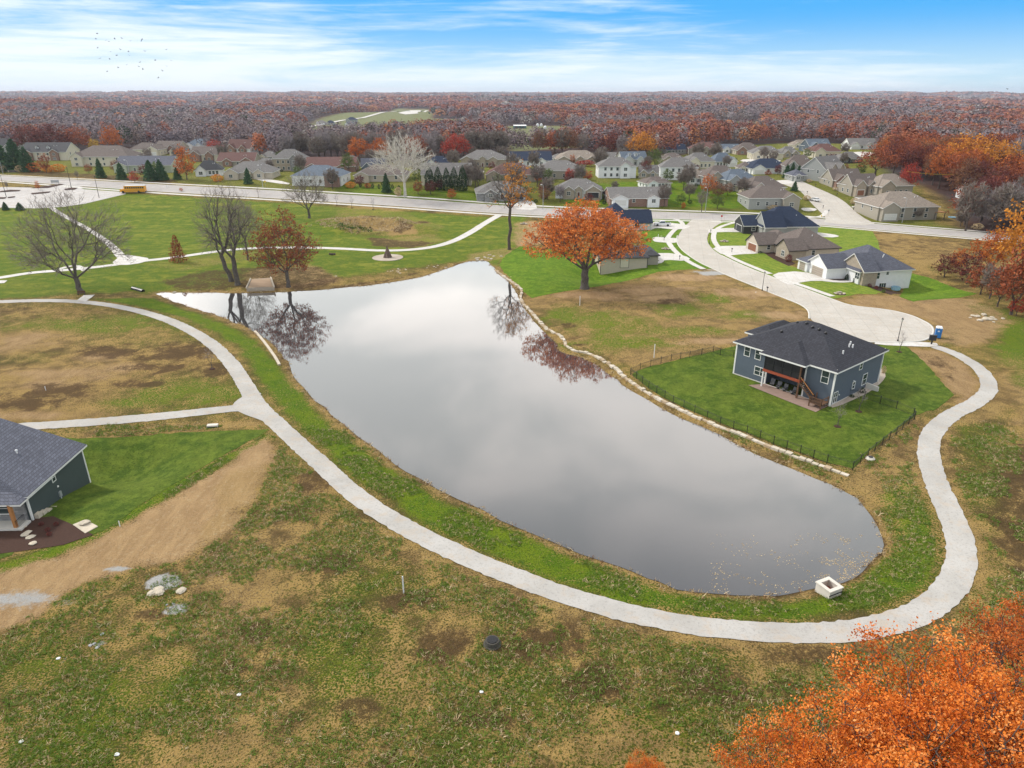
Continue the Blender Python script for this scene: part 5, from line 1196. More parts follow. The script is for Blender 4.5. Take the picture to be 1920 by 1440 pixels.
PR['pine'] = [conifer(60+i, 10, 3.4, 'pine', 2600, .62) for i in range(2)]; PR['arb'] = [conifer(64, 9, 1.9, 'arb', 2200, .42, 'arb')]
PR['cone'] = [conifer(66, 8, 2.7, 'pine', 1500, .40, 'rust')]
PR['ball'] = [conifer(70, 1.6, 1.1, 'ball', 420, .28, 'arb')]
for c_ in ('straw','gold','maroon','orange','green','brown','rust'): PR['ball_'+c_] = [recolor(p, c_) for p in PR['ball']]
_i = [0]
def T(kind, px, pb, pt, wpx, label, group=None, name='tree', cat='tree'):
    _i[0] += 1; p = PR[kind][_i[0] % len(PR[kind])]; x, y, h, R = at(px, pb, pt, wpx); return plant(p, x, y, h, R, label, group, name, cat)
# ---- hero trees
def hero(p, px, pb, label, name='tree', rot=0.0): x, y = P(px, pb); return plant(p, x, y, p['h'], p['R'], label, rot=rot, name=name)
big = make_tree(101, 21.3, 14.0, 4.6, .85, 1500, 'oak', 12, .50, .72, BARK, low=.26, lob=.16, first=7, rt=.035)
hero(big, 1096, 541, 'huge spreading orange oak on the bank at the edge of the lawn', 'oak_tree')
redt = make_tree(103, 19.5, 7.8, 3.6, .42, 800, 'rust', 13, .38, .62, BARK, low=.8, lob=.22, shape='dome', first=5, rt=.03, keep=.92, twigs=2, twlen=.9)
hero(redt, 541, 538, 'russet-leaved oak beside the stone platform on the pond shore', 'oak_tree')
b1 = make_tree(105, 23.5, 12.8, 3.5, .55, 1300, None, bark=BARK, twigs=4, twlen=1.5, low=.55, lob=.22, first=5, lean=(-.6, .3), rt=.03, twid=.05)
hero(b1, 152, 549, 'wide bare tree leaning beside the trail, left', 'bare_tree')
b2 = make_tree(107, 25, 7.8, 6.5, .50, 520, None, bark=BARK, twigs=3, twlen=1.4, low=.8, shape='dome', first=4, lean=(-1.8, .5), rt=.028, twid=.03)
hero(b2, 434, 527, 'tall bare tree, leftmost of the three on the pond bank', 'bare_tree')
b3 = make_tree(109, 26, 7.2, 7.0, .55, 520, None, bark=BARK, twigs=3, twlen=1.4, low=.8, shape='dome', first=4, lean=(-.8, .2), rt=.028, twid=.03)
hero(b3, 446, 534, 'tall bare tree with the thickest trunk, middle of the three on the pond bank', 'bare_tree', 2.0)
b4 = make_tree(111, 17, 5.2, 6.0, .22, 420, None, bark=BARK, twigs=4, twlen=1.3, low=.5, first=4, rt=.025, twid=.05)
hero(b4, 465, 488, 'slim bare tree behind the path, rightmost of the three near the pond bank', 'bare_tree', 1.0)
b5 = make_tree(113, 17.5, 8.5, 3.0, .42, 650, None, bark=BARK, twigs=4, twlen=1.4, low=.45, first=5, rt=.03, twid=.055)
hero(b5, 580, 409, 'bare tree in the meadow behind the russet oak', 'bare_tree', .5)
tall = make_tree(115, 27.5, 7.5, 12.5, .42, 420, 'gold', 10, .55, .75, BARKD, low=.6, first=5, rt=.035, keep=.45, twigs=3, twlen=1.4, lean=(.3, 0), zkeep=lambda T_: (T_[:, 0] > -1.5) | (T_[:, 2] < 15))
hero(tall, 955, 468, 'tall bare-trunked tree with patches of yellow leaves at the head of the pond', 'half_bare_tree', 0)
syc = make_tree(117, 25, 12.5, 5, .55, 520, None, bark=BARKW, twigs=4, twlen=2.2, low=.35, first=5, rt=.075, tw='twigw', twid=.06)
hero(syc, 760, 366, 'big white-barked bare sycamore behind the road', 'sycamore_tree')
def gaps(k, s): return lambda T_: fbm(T_[:, 0]/s+k+T_[:, 2]/s*.7, T_[:, 1]/s+3*k, 2) > .42
n1 = make_tree(121, 17.5, 9.6, 4.5, .5, 1150, 'near', 88, .215, .86, BARK, low=.5, lob=.3, first=7, rt=.03, zkeep=gaps(3, 1.3))
n2 = make_tree(123, 14.5, 7.0, 3.5, .4, 700, 'near2', 52, .215, .72, BARK, low=.5, lob=.3, first=6, rt=.03, zkeep=gaps(9, 1.2))
def nearp(px, py, z): x, y = ray(px, py, z); return x, y
for p, x, y, h, R, lb, rot in ((n1,24.9,27.1,14.9,8.8,'bright orange oak crown filling the bottom right corner',3.0),(n2,36.8,37.2,12,5.6,'rust-red oak behind the bright orange crown, right edge',0),
     (n1,29.5,29.5,13.5,6.5,'orange oak crown cut by the right edge in the bottom corner',2.2),(n1,17.0,26.4,12.4,5.0,'orange oak crown at the bottom edge, left of the corner crown',4.0),(n1,8.6,31.4,5.4,1.9,'top of a small orange tree just entering the bottom edge',1)):
    plant(p, x, y, h, R, lb, rot=rot, name='oak_tree')
# ---- single trees one can pick out
for k, a, b, c_, d, lb in (
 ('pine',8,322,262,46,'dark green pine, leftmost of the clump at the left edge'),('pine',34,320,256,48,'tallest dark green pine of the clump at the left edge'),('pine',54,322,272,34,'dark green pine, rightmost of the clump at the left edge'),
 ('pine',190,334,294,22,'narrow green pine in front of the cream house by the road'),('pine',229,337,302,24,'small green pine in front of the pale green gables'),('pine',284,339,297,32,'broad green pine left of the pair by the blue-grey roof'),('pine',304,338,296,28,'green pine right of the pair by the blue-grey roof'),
 ('pine',333,337,312,18,'small green pine left of the tall rust tree'),('pine',466,345,312,20,'green pine in front of the low grey hip-roofed house'),('pine',725,361,322,22,'bluish green pine left of the straw clump by the road'),
 ('pine',1474,334,306,18,'green spruce, leftmost of three on the side street lawn'),('pine',1484,334,303,18,'green spruce, middle of three on the side street lawn'),('pine',1496,335,308,20,'green spruce, rightmost of three on the side street lawn'),
 ('pine',1489,358,338,16,'dark spruce at the end of the taupe house by the street'),('pine',1253,300,282,28,'dark green spreading conifer near the olive round tree'),
 ('pine',11,394,377,15,'small dark evergreen on the car park edge, left'),('pine',38,394,378,18,'small dark evergreen on the car park edge, right'),
 ('arb',806,356,308,18,'dark columnar evergreen, leftmost of the row of five'),('arb',822,356,309,16,'dark columnar evergreen, second from left in the row of five'),('arb',838,357,310,15,'dark columnar evergreen, middle of the row of five'),('arb',852,357,309,16,'dark columnar evergreen, fourth from left in the row of five'),('arb',868,358,306,17,'dark columnar evergreen, rightmost of the row of five'),
 ('arb',1466,427,417,5,'tiny columnar evergreen by the navy roof, leftmost of five'),('arb',1477,428,418,5,'tiny columnar evergreen by the navy roof, second of five'),('arb',1489,428,419,5,'tiny columnar evergreen by the navy roof, third of five'),('arb',1500,429,419,5,'tiny columnar evergreen by the navy roof, fourth of five'),('arb',1511,429,419,5,'tiny columnar evergreen by the navy roof, rightmost of five'),
 ('arb',1587,525,512,7,'small cone evergreen left of the arched entry of the white house'),('arb',1602,530,516,7,'small cone evergreen right of the arched entry of the white house'),
 ('cone',335,491,434,36,'russet cone-shaped young oak beside the path'),
 ('pear',351,337,268,38,'tall rust-orange tree in front of the small white house by the road'),('pear_red',404,292,258,30,'bright red round tree in the back row, left part'),('pear_red',437,262,240,22,'small red tree top above the steep white gable'),
 ('pear_orange',433,308,292,18,'round orange shrub tree between brick gables'),('oak_orange',488,292,246,30,'orange tree behind the two-storey brick house'),('oak_yel',180,290,258,22,'yellow-green tree behind the big hip roof'),
 ('oak_orange',214,290,231,36,'deep orange tree standing above the brown-grey hip roof'),('pear_rust',88,325,282,20,'narrow rust tree in front of the two dormers'),('pear_maroon',249,322,300,12,'thin dark reddish tree in front of blue-grey roof'),
 ('pear_rust',167,325,305,14,'small rusty tree beside the narrow pine'),('pear_red',253,342,318,20,'dark red bush tree between pale green gables'),('pear_orange',613,318,294,20,'orange-red tree right of the reddish gable'),('oak_green',653,326,284,26,'pale olive tree beside the orange-red one'),
 ('pear_red',718,318,294,16,'red tree top left of the sycamore'),('pear_rust',784,364,336,20,'rust-brown tree right of the sycamore'),('pear_orange',847,374,351,17,'small orange tree on the verge near the grey stone house'),
 ('pear_orange',1009,343,321,15,'small orange-red tree left of the dark screened porch'),('pear_red',1068,338,312,20,'orange-red tree in front of the dark screened porch'),('pear_red',1102,338,318,18,'red-orange tree right of the dark screened porch'),
 ('pear_red',1098,312,298,34,'wide pinkish red tree under the cream gables'),('pear_orange',1073,308,288,12,'slim orange tree in front of the tan house'),('pear',1327,366,321,29,'bright orange pear-shaped tree behind the street light'),
 ('oak_maroon',1210,332,298,26,'maroon tree beside the white two-level house'),('oak_green',1227,312,276,30,'round olive tree behind the maroon tree'),('pear_orange',1362,308,296,14,'small rust tree by the blue roof near the dirt lots'),
 ('pear_maroon',1560,302,286,22,'dark maroon round tree below the cream house'),('pear_rust',1440,330,318,14,'small gold-brown tree by the white garage'),('pear_maroon',1458,328,305,14,'pinkish red slim tree beside the white garage with navy roof'),
 ('bareb',1245,387,342,28,'brown bare tree on the green behind the gabled house, left'),('bareb',1292,375,343,26,'brown bare tree on the green behind the gabled house, right'),('bareb',1152,363,338,16,'dark bare bush tree above the white-gabled house'),
 ('bare',1315,398,352,24,'dark leaning bare tree left of the street light'),('green' if False else 'oak_green',1345,392,364,26,'thin green tree right of the street light'),('bareg',1050,378,345,20,'pinkish bare tree left of the white-gabled house'),
 ('bare',1680,402,362,26,'bare reddish tree in front of the corner house entry'),('bareb',1718,412,390,24,'bare maroon bush tree at the corner house end wall'),('bareb',1800,425,395,26,'dark bare bush tree on the lawn right of the corner house'),
 ('bare',146,338,318,9,'thin bare tree by the road, left of the narrow pine'),('pear_orange',72,356,337,9,'small orange tree on a car park island'),('bare',14,356,338,8,'tiny bare tree on the left car park island'),
 ('pear_orange',340,359,351,7,'tiny orange sapling on the verge of the main road'),('bareb',1128,372,352,12,'thin bare tree beside the white-gabled house'),
 ('oak_gold',1808,350,243,88,'largest golden oak in the right-hand woods'),('oak_gold',1862,352,256,74,'golden oak right of the largest one'),('oak_orange',1893,372,285,70,'orange-brown oak behind the power lines'),
 ('oak_rust',1640,332,270,66,'rust oak at the edge of the right-hand woods'),('oak_rust',1690,288,226,44,'tall red-brown oak at the back of the right-hand woods'),('oak_rust',1668,300,250,40,'dark rust oak left in the right-hand woods'),
 ('oak_red',1698,365,300,36,'small scarlet-rust tree behind the hip-roofed house'),('oak_orange',1750,300,252,46,'orange tree in the middle of the right-hand woods'),
 ('oak_gold',1905,540,355,110,'large golden oak at the right edge behind the waste ground'),('oak_orange',1850,520,420,66,'orange tree left of the large golden oak at the right edge'),('oak_rust',1895,590,470,90,'rust-brown tree under the golden oak at the right edge'),('oak_rust',1945,600,400,120,'rust oak cut by the right edge'),
 ('pear_maroon',1770,520,468,44,'maroon thicket tree, leftmost on the waste ground edge'),('pear_orange',1793,512,456,30,'orange-topped small tree in the maroon thicket'),('pear_maroon',1812,532,464,50,'maroon small tree in the middle of the thicket'),('pear_rust',1838,552,480,50,'rust small tree at the right of the thicket'),
 ('bareb',1855,560,490,50,'brown bare tree low in the thicket'),('pear_red',1905,592,548,30,'dark red bush tree at the right edge of the thicket'),('oak_brown',1870,575,500,54,'brown tree in front of the thicket'),
 ('oak_gold',1202,300,242,52,'golden orange oak behind the centre houses'),('oak_orange',674,308,254,42,'orange oak left of the pair above the beige house'),('oak_orange',714,308,254,40,'orange oak right of the pair above the beige house'),
 ('oak_red',854,304,246,52,'orange-red oak behind the house with dark blue roof'),('oak_rust',780,306,250,46,'rust-red oak behind the sycamore'),
 ('oak_maroon',62,292,232,62,'dark rust oak, leftmost of three behind the two dormers'),('oak_maroon',104,292,228,64,'dark rust oak, middle of three behind the two dormers'),('oak_rust',148,290,234,60,'rust oak, rightmost of three behind the two dormers')):
    T(k, a, b, c_, d, lb)
for k, a, b, c_, d, lb in (('ball_straw',7,323,308,14,'straw-coloured pampas clump by the left house sign'),('ball_straw',38,323,309,15,'straw-coloured pampas clump right of the low entrance wall'),('ball_straw',747,367,350,15,'tall straw pampas clump beside the road under the sycamore'),
 ('ball_straw',1602,383,371,19,'round straw grass clump on the lawn by the side street'),('ball_straw',1512,375,366,16,'straw grass clump beside the white car'),('ball_straw',1567,357,350,14,'pale grass clump on the small lawn by the side street'),('ball_straw',1517,342,335,12,'pale grass clump in front of the huge gable'),
 ('ball_straw',1450,394,384,26,'long russet grass bank along the grey-sided corner house'),('ball_straw',1832,430,418,22,'pale straw clump by the main road, right'),
 ('ball_orange',66,322,304,32,'orange spreading shrub, left of the pair'),('ball_gold',110,322,307,30,'golden orange shrub, right of the pair'),('ball_gold',90,323,311,22,'yellow-green low shrub between the two orange ones'),('ball_gold',408,340,326,24,'golden yellow shrub by the road'),
 ('ball_gold',658,352,340,22,'golden shrub beside the white fence'),('ball_orange',690,352,343,14,'low gold shrub right of the white fence'),('ball_orange',1281,390,379,9,'small orange shrub on the green by the road'),('ball',1507,325,314,9,'dark shrub by the grey-brown house'),
 ('ball',676,351,342,6,'small round evergreen, first in the hedge row'),('ball',688,352,343,6,'small round evergreen, second in the hedge row'),('ball',699,353,344,6,'small round evergreen, third in the hedge row'),('ball',711,354,345,6,'small round evergreen, fourth in the hedge row'),('ball',736,354,345,6,'small round evergreen right of the bluish pine'),('ball',748,356,347,6,'small round evergreen above the straw clump'),
 ('ball',1641,712,701,11,'dark green shrub on the pebble bed near the far corner'),('ball',1616,737,725,11,'dark green shrub on the pebble bed beside the retaining wall'),('ball_straw',1656,700,684,9,'pale grass tuft at the end of the pebble bed'),('ball',1597,745,739,10,'low dark shrub on the pebble bed near the fence'),
 ('ball',1620,532,526,5,'small shrub right of the arched entry'),('ball_maroon',1630,538,531,8,'reddish shrub by the white house wall'),('ball_maroon',1642,543,535,8,'reddish shrub second along the white house wall'),('ball_green',1656,549,542,8,'green shrub along the white house wall'),('ball_maroon',1478,491,476,14,'bare reddish shrub in front of the cream house with brown roof'),
 ('ball',1230,489,486,6,'low shrub at the beige house entry'),('ball',1005,380,373,8,'dark shrub beside the concrete apron by the road'),('ball_orange',958,388,374,14,'red-leaved shrub at the grey stone house'),('ball_green',918,352,338,12,'green shrub on the bright green lawn'),('ball',1424,474,470,14,'low dark shrubs by the brown garage door')):
    T(k, a, b, c_, d, lb, None, 'shrub', 'shrub')
# thin saplings
sap = make_tree(131, 4, .8, 1.0, .05, 30, None, bark=BARK, twigs=3, twlen=.5, low=.4, first=3, rt=.012, tw='twigg', twid=.06)
for a, b, lb in ((1610,772,'thin bare sapling on the fenced lawn, near the dark ring of mulch, right'),(1570,800,'thin bare sapling on the fenced lawn, left and nearer the fence'),(1686,660,'thin bare sapling on the lawn beside the cul-de-sac lamp'),(485,370,'sapling on the verge below the yellow sign'),(632,385,'sapling on the meadow verge, left'),(660,390,'sapling on the meadow verge, middle'),(700,393,'sapling on the meadow verge, right'),(398,692,'tiny bare sapling stub at the pond inlet')):
    x, y = P(a, b); plant(sap, x, y, 4.2 if b > 600 else 5, .9, lb, name='sapling', cat='sapling')
    q = MB().lathe([(.55,-.1),(.5,.06),(.1,.09)], MULCH, 9).build('mulch_ring'); q.location = (x, y, h1(x, y)+.03); tag(q, 'mulch ring of the '+lb.replace('thin bare ', '').replace(', near the dark ring of mulch', ''), 'mulch ring')
# small garden trees and bushes between the houses
rg = np.random.RandomState(5); k = 0; RCc = RC[::4]
gl_ = {'bareb': 'bare brown garden tree', 'pear_maroon': 'dark reddish garden tree', 'pear_brown': 'brown-leaved garden tree', 'pear_green': 'small green garden tree', 'ball': 'round dark green bush'}
while k < 105:
    a, b = rg.uniform(150, 1640), rg.uniform(292, 384); x, y = P(a, b)
    if sdist(np.array([x]), np.array([y]), OPEN)[0] > -3 or min(np.hypot(RCc[:, 0]-x, RCc[:, 1]-y)) < 13 or any((x-q[0])**2+(y-q[1])**2 < (q[2]*.9)**2 for q in HRECT) or (a > 1440 and b > 330) or y > 620 or b > 318+.062*a: continue
    kd = ['bareb','pear_maroon','pear_brown','pear_green','bareb','ball','bareb'][k % 7]; k += 1; hh = {'bareb': 8, 'ball': 1.5}.get(kd, 5.5)*rg.uniform(.8, 1.25)
    plant(PR[kd][0], x, y, hh, hh*(.42 if kd != 'ball' else .8), gl_[kd]+' near the '+' '.join(min(HLAB, key=lambda q: (q[0]-x)**2+(q[1]-y)**2)[2].replace(',', '').split()[:10]).rstrip(' ofthe'), 'garden trees and bushes between the far houses', name='garden_tree' if kd != 'ball' else 'bush', cat='tree' if kd != 'ball' else 'bush')
# ============================================================ WOODS: nearest as single trees, the rest as one mass
rng = np.random.RandomState(77); PX = []; 
D = 255.
while D < 9800:
    s = max(9.6, D*.0125); n = int(2*radians(44)*D/s); a = np.linspace(-radians(44), radians(44), n)+rng.uniform(-.5, .5, n)*s/D
    d = D+rng.uniform(-.5, .5, n)*s; PX.append(np.stack([d*np.sin(a), d*np.cos(a), np.full(n, s)], 1)); D += s*.92
PX = np.vstack(PX); sd_ = np.full(len(PX), 99.); near = np.hypot(PX[:, 0], PX[:, 1]) < 3600; sd_[near] = sdist(PX[near, 0], PX[near, 1], OPEN)
ok = sd_ > 2
for c_ in CL: ok &= sdist(PX[:, 0], PX[:, 1], c_) > 3
for hx_, hy_, hr_ in HRECT: ok &= (PX[:, 0]-hx_)**2+(PX[:, 1]-hy_)**2 > hr_**2
PX = PX[ok]; Dd = np.hypot(PX[:, 0], PX[:, 1]); order = np.argsort(Dd); PX = PX[order]; Dd = Dd[order]
n1_ = fbm(PX[:, 0]/170+7, PX[:, 1]/170, 4); n2_ = fbm(PX[:, 0]/600+70, PX[:, 1]/450+3, 3); rnd = rng.rand(len(PX))
red = np.clip((n1_-.5)*8.0+(n2_-.5)*5.0+.42+np.clip((Dd-900)/1500, 0, 1)*.14, 0.06, .93)
inwood = rng.rand(len(PX)) < red
NI = 280
kinds = {True: ['oak_rust','oak_brown','oak_maroon','oak_orange','oak_brown','oak_rust','oak_maroon'], False: ['bareb','bareg','bareb','bare','bareb','oak_brown','bareg']}
lbl = {'oak_rust':'rust-leaved oak in the belt of woods behind the houses','oak_maroon':'dark maroon-brown oak in the belt of woods behind the houses','oak_orange':'orange-leaved tree in the belt of woods behind the houses','oak_brown':'dull brown leafy tree in the belt of woods behind the houses','bareb':'bare brown-twigged tree in the belt of woods behind the houses','bareg':'bare grey-twigged tree in the belt of woods behind the houses','bare':'bare branching tree in the belt of woods behind the houses'}
for i in range(NI):
    x, y, s = PX[i]; rl_ = 'behind the houses left of the sycamore' if x < -45 else ('behind the centre houses' if x < 95 else 'right of the last houses'); k = kinds[bool(inwood[i])][int(rnd[i]*6.99)]; hh = 12.5+5*rng.rand()+(2 if x > 120 else 0)
    p = PR[k][i % len(PR[k])]; plant(p, x, y, hh, 5.2+2.2*rng.rand(), lbl[k].replace('behind the houses', rl_), lbl[k].replace('behind the houses', rl_).replace(' in the belt', 's of one kind in the belt'))
R_ = PX[NI:]; Dr = Dd[NI:]; inw = inwood[NI:]; rn = rnd[NI:]; hz = H(R_[:, 0], R_[:, 1])
pal_r = np.array([(.26,.085,.055),(.33,.115,.06),(.20,.075,.06),(.29,.115,.08),(.22,.10,.08),(.37,.16,.07)]); pal_g = np.array([(.20,.155,.165),(.235,.19,.20),(.19,.14,.145),(.26,.22,.21),(.20,.145,.13),(.17,.14,.16)])
def add_forest(sel, nq, rs, hs, szf):
    n = sel.sum(); P_ = R_[sel]; S = P_[:, 2]; Rr = S*rs*rng.uniform(.75, 1.25, n); hh = np.minimum(hs+rng.uniform(-3.5, 3.5, n), 26); isr = inw[sel]
    u = rng.rand(n, nq); az = rng.uniform(0, 2*pi, (n, nq)); cz = u**.75; sn = np.sqrt(1-cz**2)*rng.uniform(.75, 1.05, (n, nq))
    x = P_[:, 0:1]+Rr[:, None]*sn*np.cos(az); y = P_[:, 1:2]+Rr[:, None]*sn*np.sin(az); z = hz[sel][:, None]+hh[:, None]*(.30+.70*cz*rng.uniform(.85, 1.08, (n, nq)))
    C = np.stack([x, y, z], 2).reshape(-1, 3); size = np.repeat(np.maximum(Rr*szf, 1.5), nq); nr = np.stack([sn*np.cos(az), sn*np.sin(az), cz+.15], 2)+rng.normal(0, .38, (n, nq, 3)); nr = nr.reshape(-1, 3); nr /= np.linalg.norm(nr, axis=1)[:, None]
    a = rng.normal(size=nr.shape); a -= (a*nr).sum(1)[:, None]*nr; a /= np.linalg.norm(a, axis=1)[:, None]; b = np.cross(nr, a); b -= (b*a).sum(1)[:, None]*a; b /= np.linalg.norm(b, axis=1)[:, None]
    asp = np.where(np.repeat(isr, nq), .85, .6)[:, None]; s = size[:, None]*rng.uniform(.65, 1.25, (len(C), 1))*.5
    a = a*s*np.array([1, 1, .8]); b = b*s*asp; V = np.stack([C-a, C-b, C+a, C+b], 1).reshape(-1, 3); ci = (rn[sel]*5.99).astype(int); col = np.where(isr[:, None], pal_r[ci], pal_g[ci])*rng.uniform(.88, 1.13, (n, 1))
    sp_ = rng.rand(n); col[sp_ < .02] = (.03,.05,.025); col[(sp_ > .992)] = (.36,.33,.30)
    col = np.repeat(col, nq, 0)*rng.uniform(.85, 1.15, (n*nq, 1)); return V, col
parts = [add_forest(Dr < 1000, 170, .62, 15, .25), add_forest((Dr >= 1000) & (Dr < 3000), 80, .64, 17, .32), add_forest(Dr >= 3000, 34, .72, 19, .45)]
V = np.vstack([p[0] for p in parts]); Cc = np.vstack([p[1] for p in parts]); Fq = np.arange(len(V)).reshape(-1, 4)
m, t, b, o = newmat('forest_foliage'); a_ = N(t, 'ShaderNodeAttribute', attribute_name='col'); t.links.new(a_.outputs['Color'], b.inputs['Base Color']); b.inputs['Roughness'].default_value = .9; b.inputs['Specular IOR Level'].default_value = .1
fo = npmesh('forest', V, Fq, [m], attr={'col': ('FACE', 'FLOAT_COLOR', np.column_stack([Cc, np.ones(len(Cc))]))})
tag(fo, 'far autumn forest of rust-red oaks and bare grey trees stretching to the horizon', 'forest', kind='stuff')
# ============================================================ PROPS
def put(px, py, name, label, cat, rz=0, group=None, dz=0): x, y = P(px, py); return thing(name, label, cat, (x, y, h1(x, y)+dz), rz, group)
def wheels(root, pts, r=.36, w=.24, rim=None):
    for x, y in pts:
        M = Matrix.Translation((x, y, r)) @ Matrix.Rotation(pi/2, 4, 'X')
        wh = MB().lathe([(r*.72,-w/2),(r,-w/2+.03),(r,w/2-.03),(r*.72,w/2)], RUB, 14, M).build('wheel', root)
        MB().lathe([(r*.6,-w/2-.012),(r*.58,w/2+.012)], rim or GALV, 10, M).build('rim', wh)
def profile(mb, pts, y0, y1, mat, inset=0, M=None):
    n = len(pts); vs = [(x, y0+(inset if z > 1.05 else 0), z) for x, z in pts]+[(x, y1-(inset if z > 1.05 else 0), z) for x, z in pts]
    mb.add(vs, [tuple(range(n)), tuple(range(2*n-1, n-1, -1))]+[(i, n+i, n+(i+1) % n, (i+1) % n) for i in range(n)], mat, M); return mb
# school bus, nose towards the camera-left
bx, by = P(251, 361.5); bus = thing('school_bus', 'yellow school bus with white roof parked at the tip of the school car park', 'school bus', (bx, by, h1(bx, by)+.06), radians(187))
bd = MB(); profile(bd, [(-5.2,.45),(3.4,.45),(3.4,3.0),(-5.2,3.0)], -1.2, 1.2, YEL); bd.build('body', bus)
hd = MB(); profile(hd, [(3.4,.45),(5.3,.5),(5.35,1.35),(5.0,1.6),(3.4,1.75)], -1.05, 1.05, YEL); hd.build('hood', bus)
rf = MB(); profile(rf, [(-5.22,2.98),(3.45,2.98),(3.4,3.12),(3.1,3.2),(-5.0,3.2),(-5.2,3.12)], -1.1, 1.1, WHITEP); rf.build('roof', bus)
for s in (-1, 1):
    for i in range(9): MB().box(-4.9+i*.9, -4.2+i*.9, s*1.2-.015, s*1.2+.015, 1.9, 2.6, GLASS).build('window', bus)
    MB().box(-5.2, 3.4, s*1.2-.012, s*1.2+.012, 1.25, 1.34, BLACK).box(-5.2, 3.4, s*1.2-.012, s*1.2+.012, .8, .86, BLACK).build('stripe', bus)
    MB().lathe([(.14,0),(.14,.05)], LAMPG, 8, Matrix.Translation((5.33, s*.8, 1.0)) @ Matrix.Rotation(pi/2, 4, 'Y')).build('headlight', bus)
MB().box(3.40, 3.44, -1.0, 1.0, 1.85, 2.75, GLASS).build('windscreen', bus); MB().box(5.3, 5.5, -1.15, 1.15, .4, .65, BLACK).build('bumper', bus); MB().box(-5.4, -5.2, -1.15, 1.15, .4, .65, BLACK).build('bumper', bus)
wheels(bus, [(4.0,-1.08),(4.0,1.08),(-2.6,-1.08),(-2.6,1.08)], .5, .3, BLACK)
# pickup and car
def pickup(px, py, rz, label):
    x, y = P(px, py); v = thing('pickup_truck', label, 'pickup truck', (x, y, h1(x, y)+.09), rz)
    b = MB(); profile(b, [(-2.95,.5),(2.85,.45),(2.95,.8),(2.85,1.1),(1.5,1.22),(-2.9,1.22)], -.97, .97, CARW); b.build('body', v)
    b = MB(); profile(b, [(-.95,1.15),(1.45,1.15),(.75,1.85),(-.75,1.88)], -.86, .86, CARW, .08); cb = b.build('cab', v)
    b = MB(); profile(b, [(.80,1.25),(1.38,1.23),(.76,1.78),(.70,1.78)], -.80, .80, GLASS, .02); b.build('windscreen', v)
    for s in (-1, 1):
        MB().add([(x_, s*yy, z_) for x_, yy, z_ in ((-.85,.875,1.24),(1.15,.875,1.24),(.62,.79,1.76),(-.7,.79,1.78))], [(0,1,2,3)], GLASS).build('side_window', v)
        MB().box(2.86, 2.97, s*.72-.16, s*.72+.16, .82, 1.02, LAMPG).build('headlight', v); MB().box(-2.97, -2.9, s*.85-.08, s*.85+.08, .85, 1.15, REDS).build('tail_light', v)
    MB().box(-2.75, -1.05, -.82, .82, 1.205, 1.235, BLACK).build('load_bed', v); MB().box(2.9, 3.02, -.9, .9, .42, .66, GALV).build('bumper', v); MB().box(2.94, 2.98, -.5, .5, .72, 1.04, BLACK).build('grille', v)
    wheels(v, [(1.9,-.88),(1.9,.88),(-1.85,-.88),(-1.85,.88)], .42, .28, BLACK); return v
pickup(1242, 424, radians(174), 'white pickup truck parked on the driveway of the navy-roofed house')
x, y = P(1527, 377); v = thing('car', 'white sedan parked on the side street beyond the main road', 'car', (x, y, h1(x, y)+.08), radians(116))
b = MB(); profile(b, [(-2.3,.35),(2.25,.32),(2.35,.6),(2.15,.85),(1.1,.98),(-2.2,1.0),(-2.35,.7)], -.9, .9, CARW); b.build('body', v)
b = MB(); profile(b, [(-1.8,.96),(1.1,.94),(.35,1.42),(-1.05,1.46)], -.78, .78, CARW); b.build('cabin', v)
b = MB(); profile(b, [(.40,1.0),(1.04,.97),(.36,1.40),(.3,1.40)], -.8, .8, GLASS); b.build('windscreen', v); b = MB(); profile(b, [(-1.78,1.0),(-1.3,1.0),(-1.05,1.40),(-1.12,1.40)], -.8, .8, GLASS); b.build('rear_window', v)
for s in (-1, 1): MB().box(-1.2, .35, s*.785-.01, s*.785+.01, 1.02, 1.36, GLASS).build('side_window', v)
wheels(v, [(1.4,-.82),(1.4,.82),(-1.4,-.82),(-1.4,.82)], .33, .2)
# portable toilet
v = put(1757, 633, 'portable_toilet', 'bright blue portable toilet with white roof at the end of the cul-de-sac', 'portable toilet', radians(-25))
MB().box(-.55, .55, -.55, .55, .12, 2.1, PORTA).build('cabin', v); MB().box(-.6, .6, -.6, .6, 0, .12, BLACK).build('base', v)
b = MB().add([(-.6,-.6,2.1),(.6,-.6,2.1),(.6,.6,2.1),(-.6,.6,2.1),(-.4,-.4,2.36),(.4,-.4,2.36),(.4,.4,2.36),(-.4,.4,2.36)], [(3,2,1,0),(4,5,6,7),(0,1,5,4),(1,2,6,5),(2,3,7,6),(3,0,4,7)], WHITEP).build('roof', v)
d = MB().box(-.4, .4, -.585, -.55, .2, 1.95, PORTA).build('door', v); MB().box(-.22, .12, -.6, -.586, 1.35, 1.62, WHITEP).build('notice', d); MB().box(.28, .34, -.62, -.586, 1.0, 1.12, BLACK).build('handle', d)
for x0 in (-.45, .1): MB().box(x0, x0+.35, -.57, -.552, 1.98, 2.08, WHITEP).build('vent_grille', v)
v = put(1746, 646, 'park_sign', 'dark square notice board on a post where the trail meets the cul-de-sac', 'sign', radians(-10))
MB().box(-.12, .12, -.1, .1, -.1, .9, BLACK).build('post', v); MB().box(-.62, .62, -.18, .18, .85, 1.85, DTRIM).box(-.68, .68, -.24, .24, 1.85, 1.95, BLACK).build('board', v)
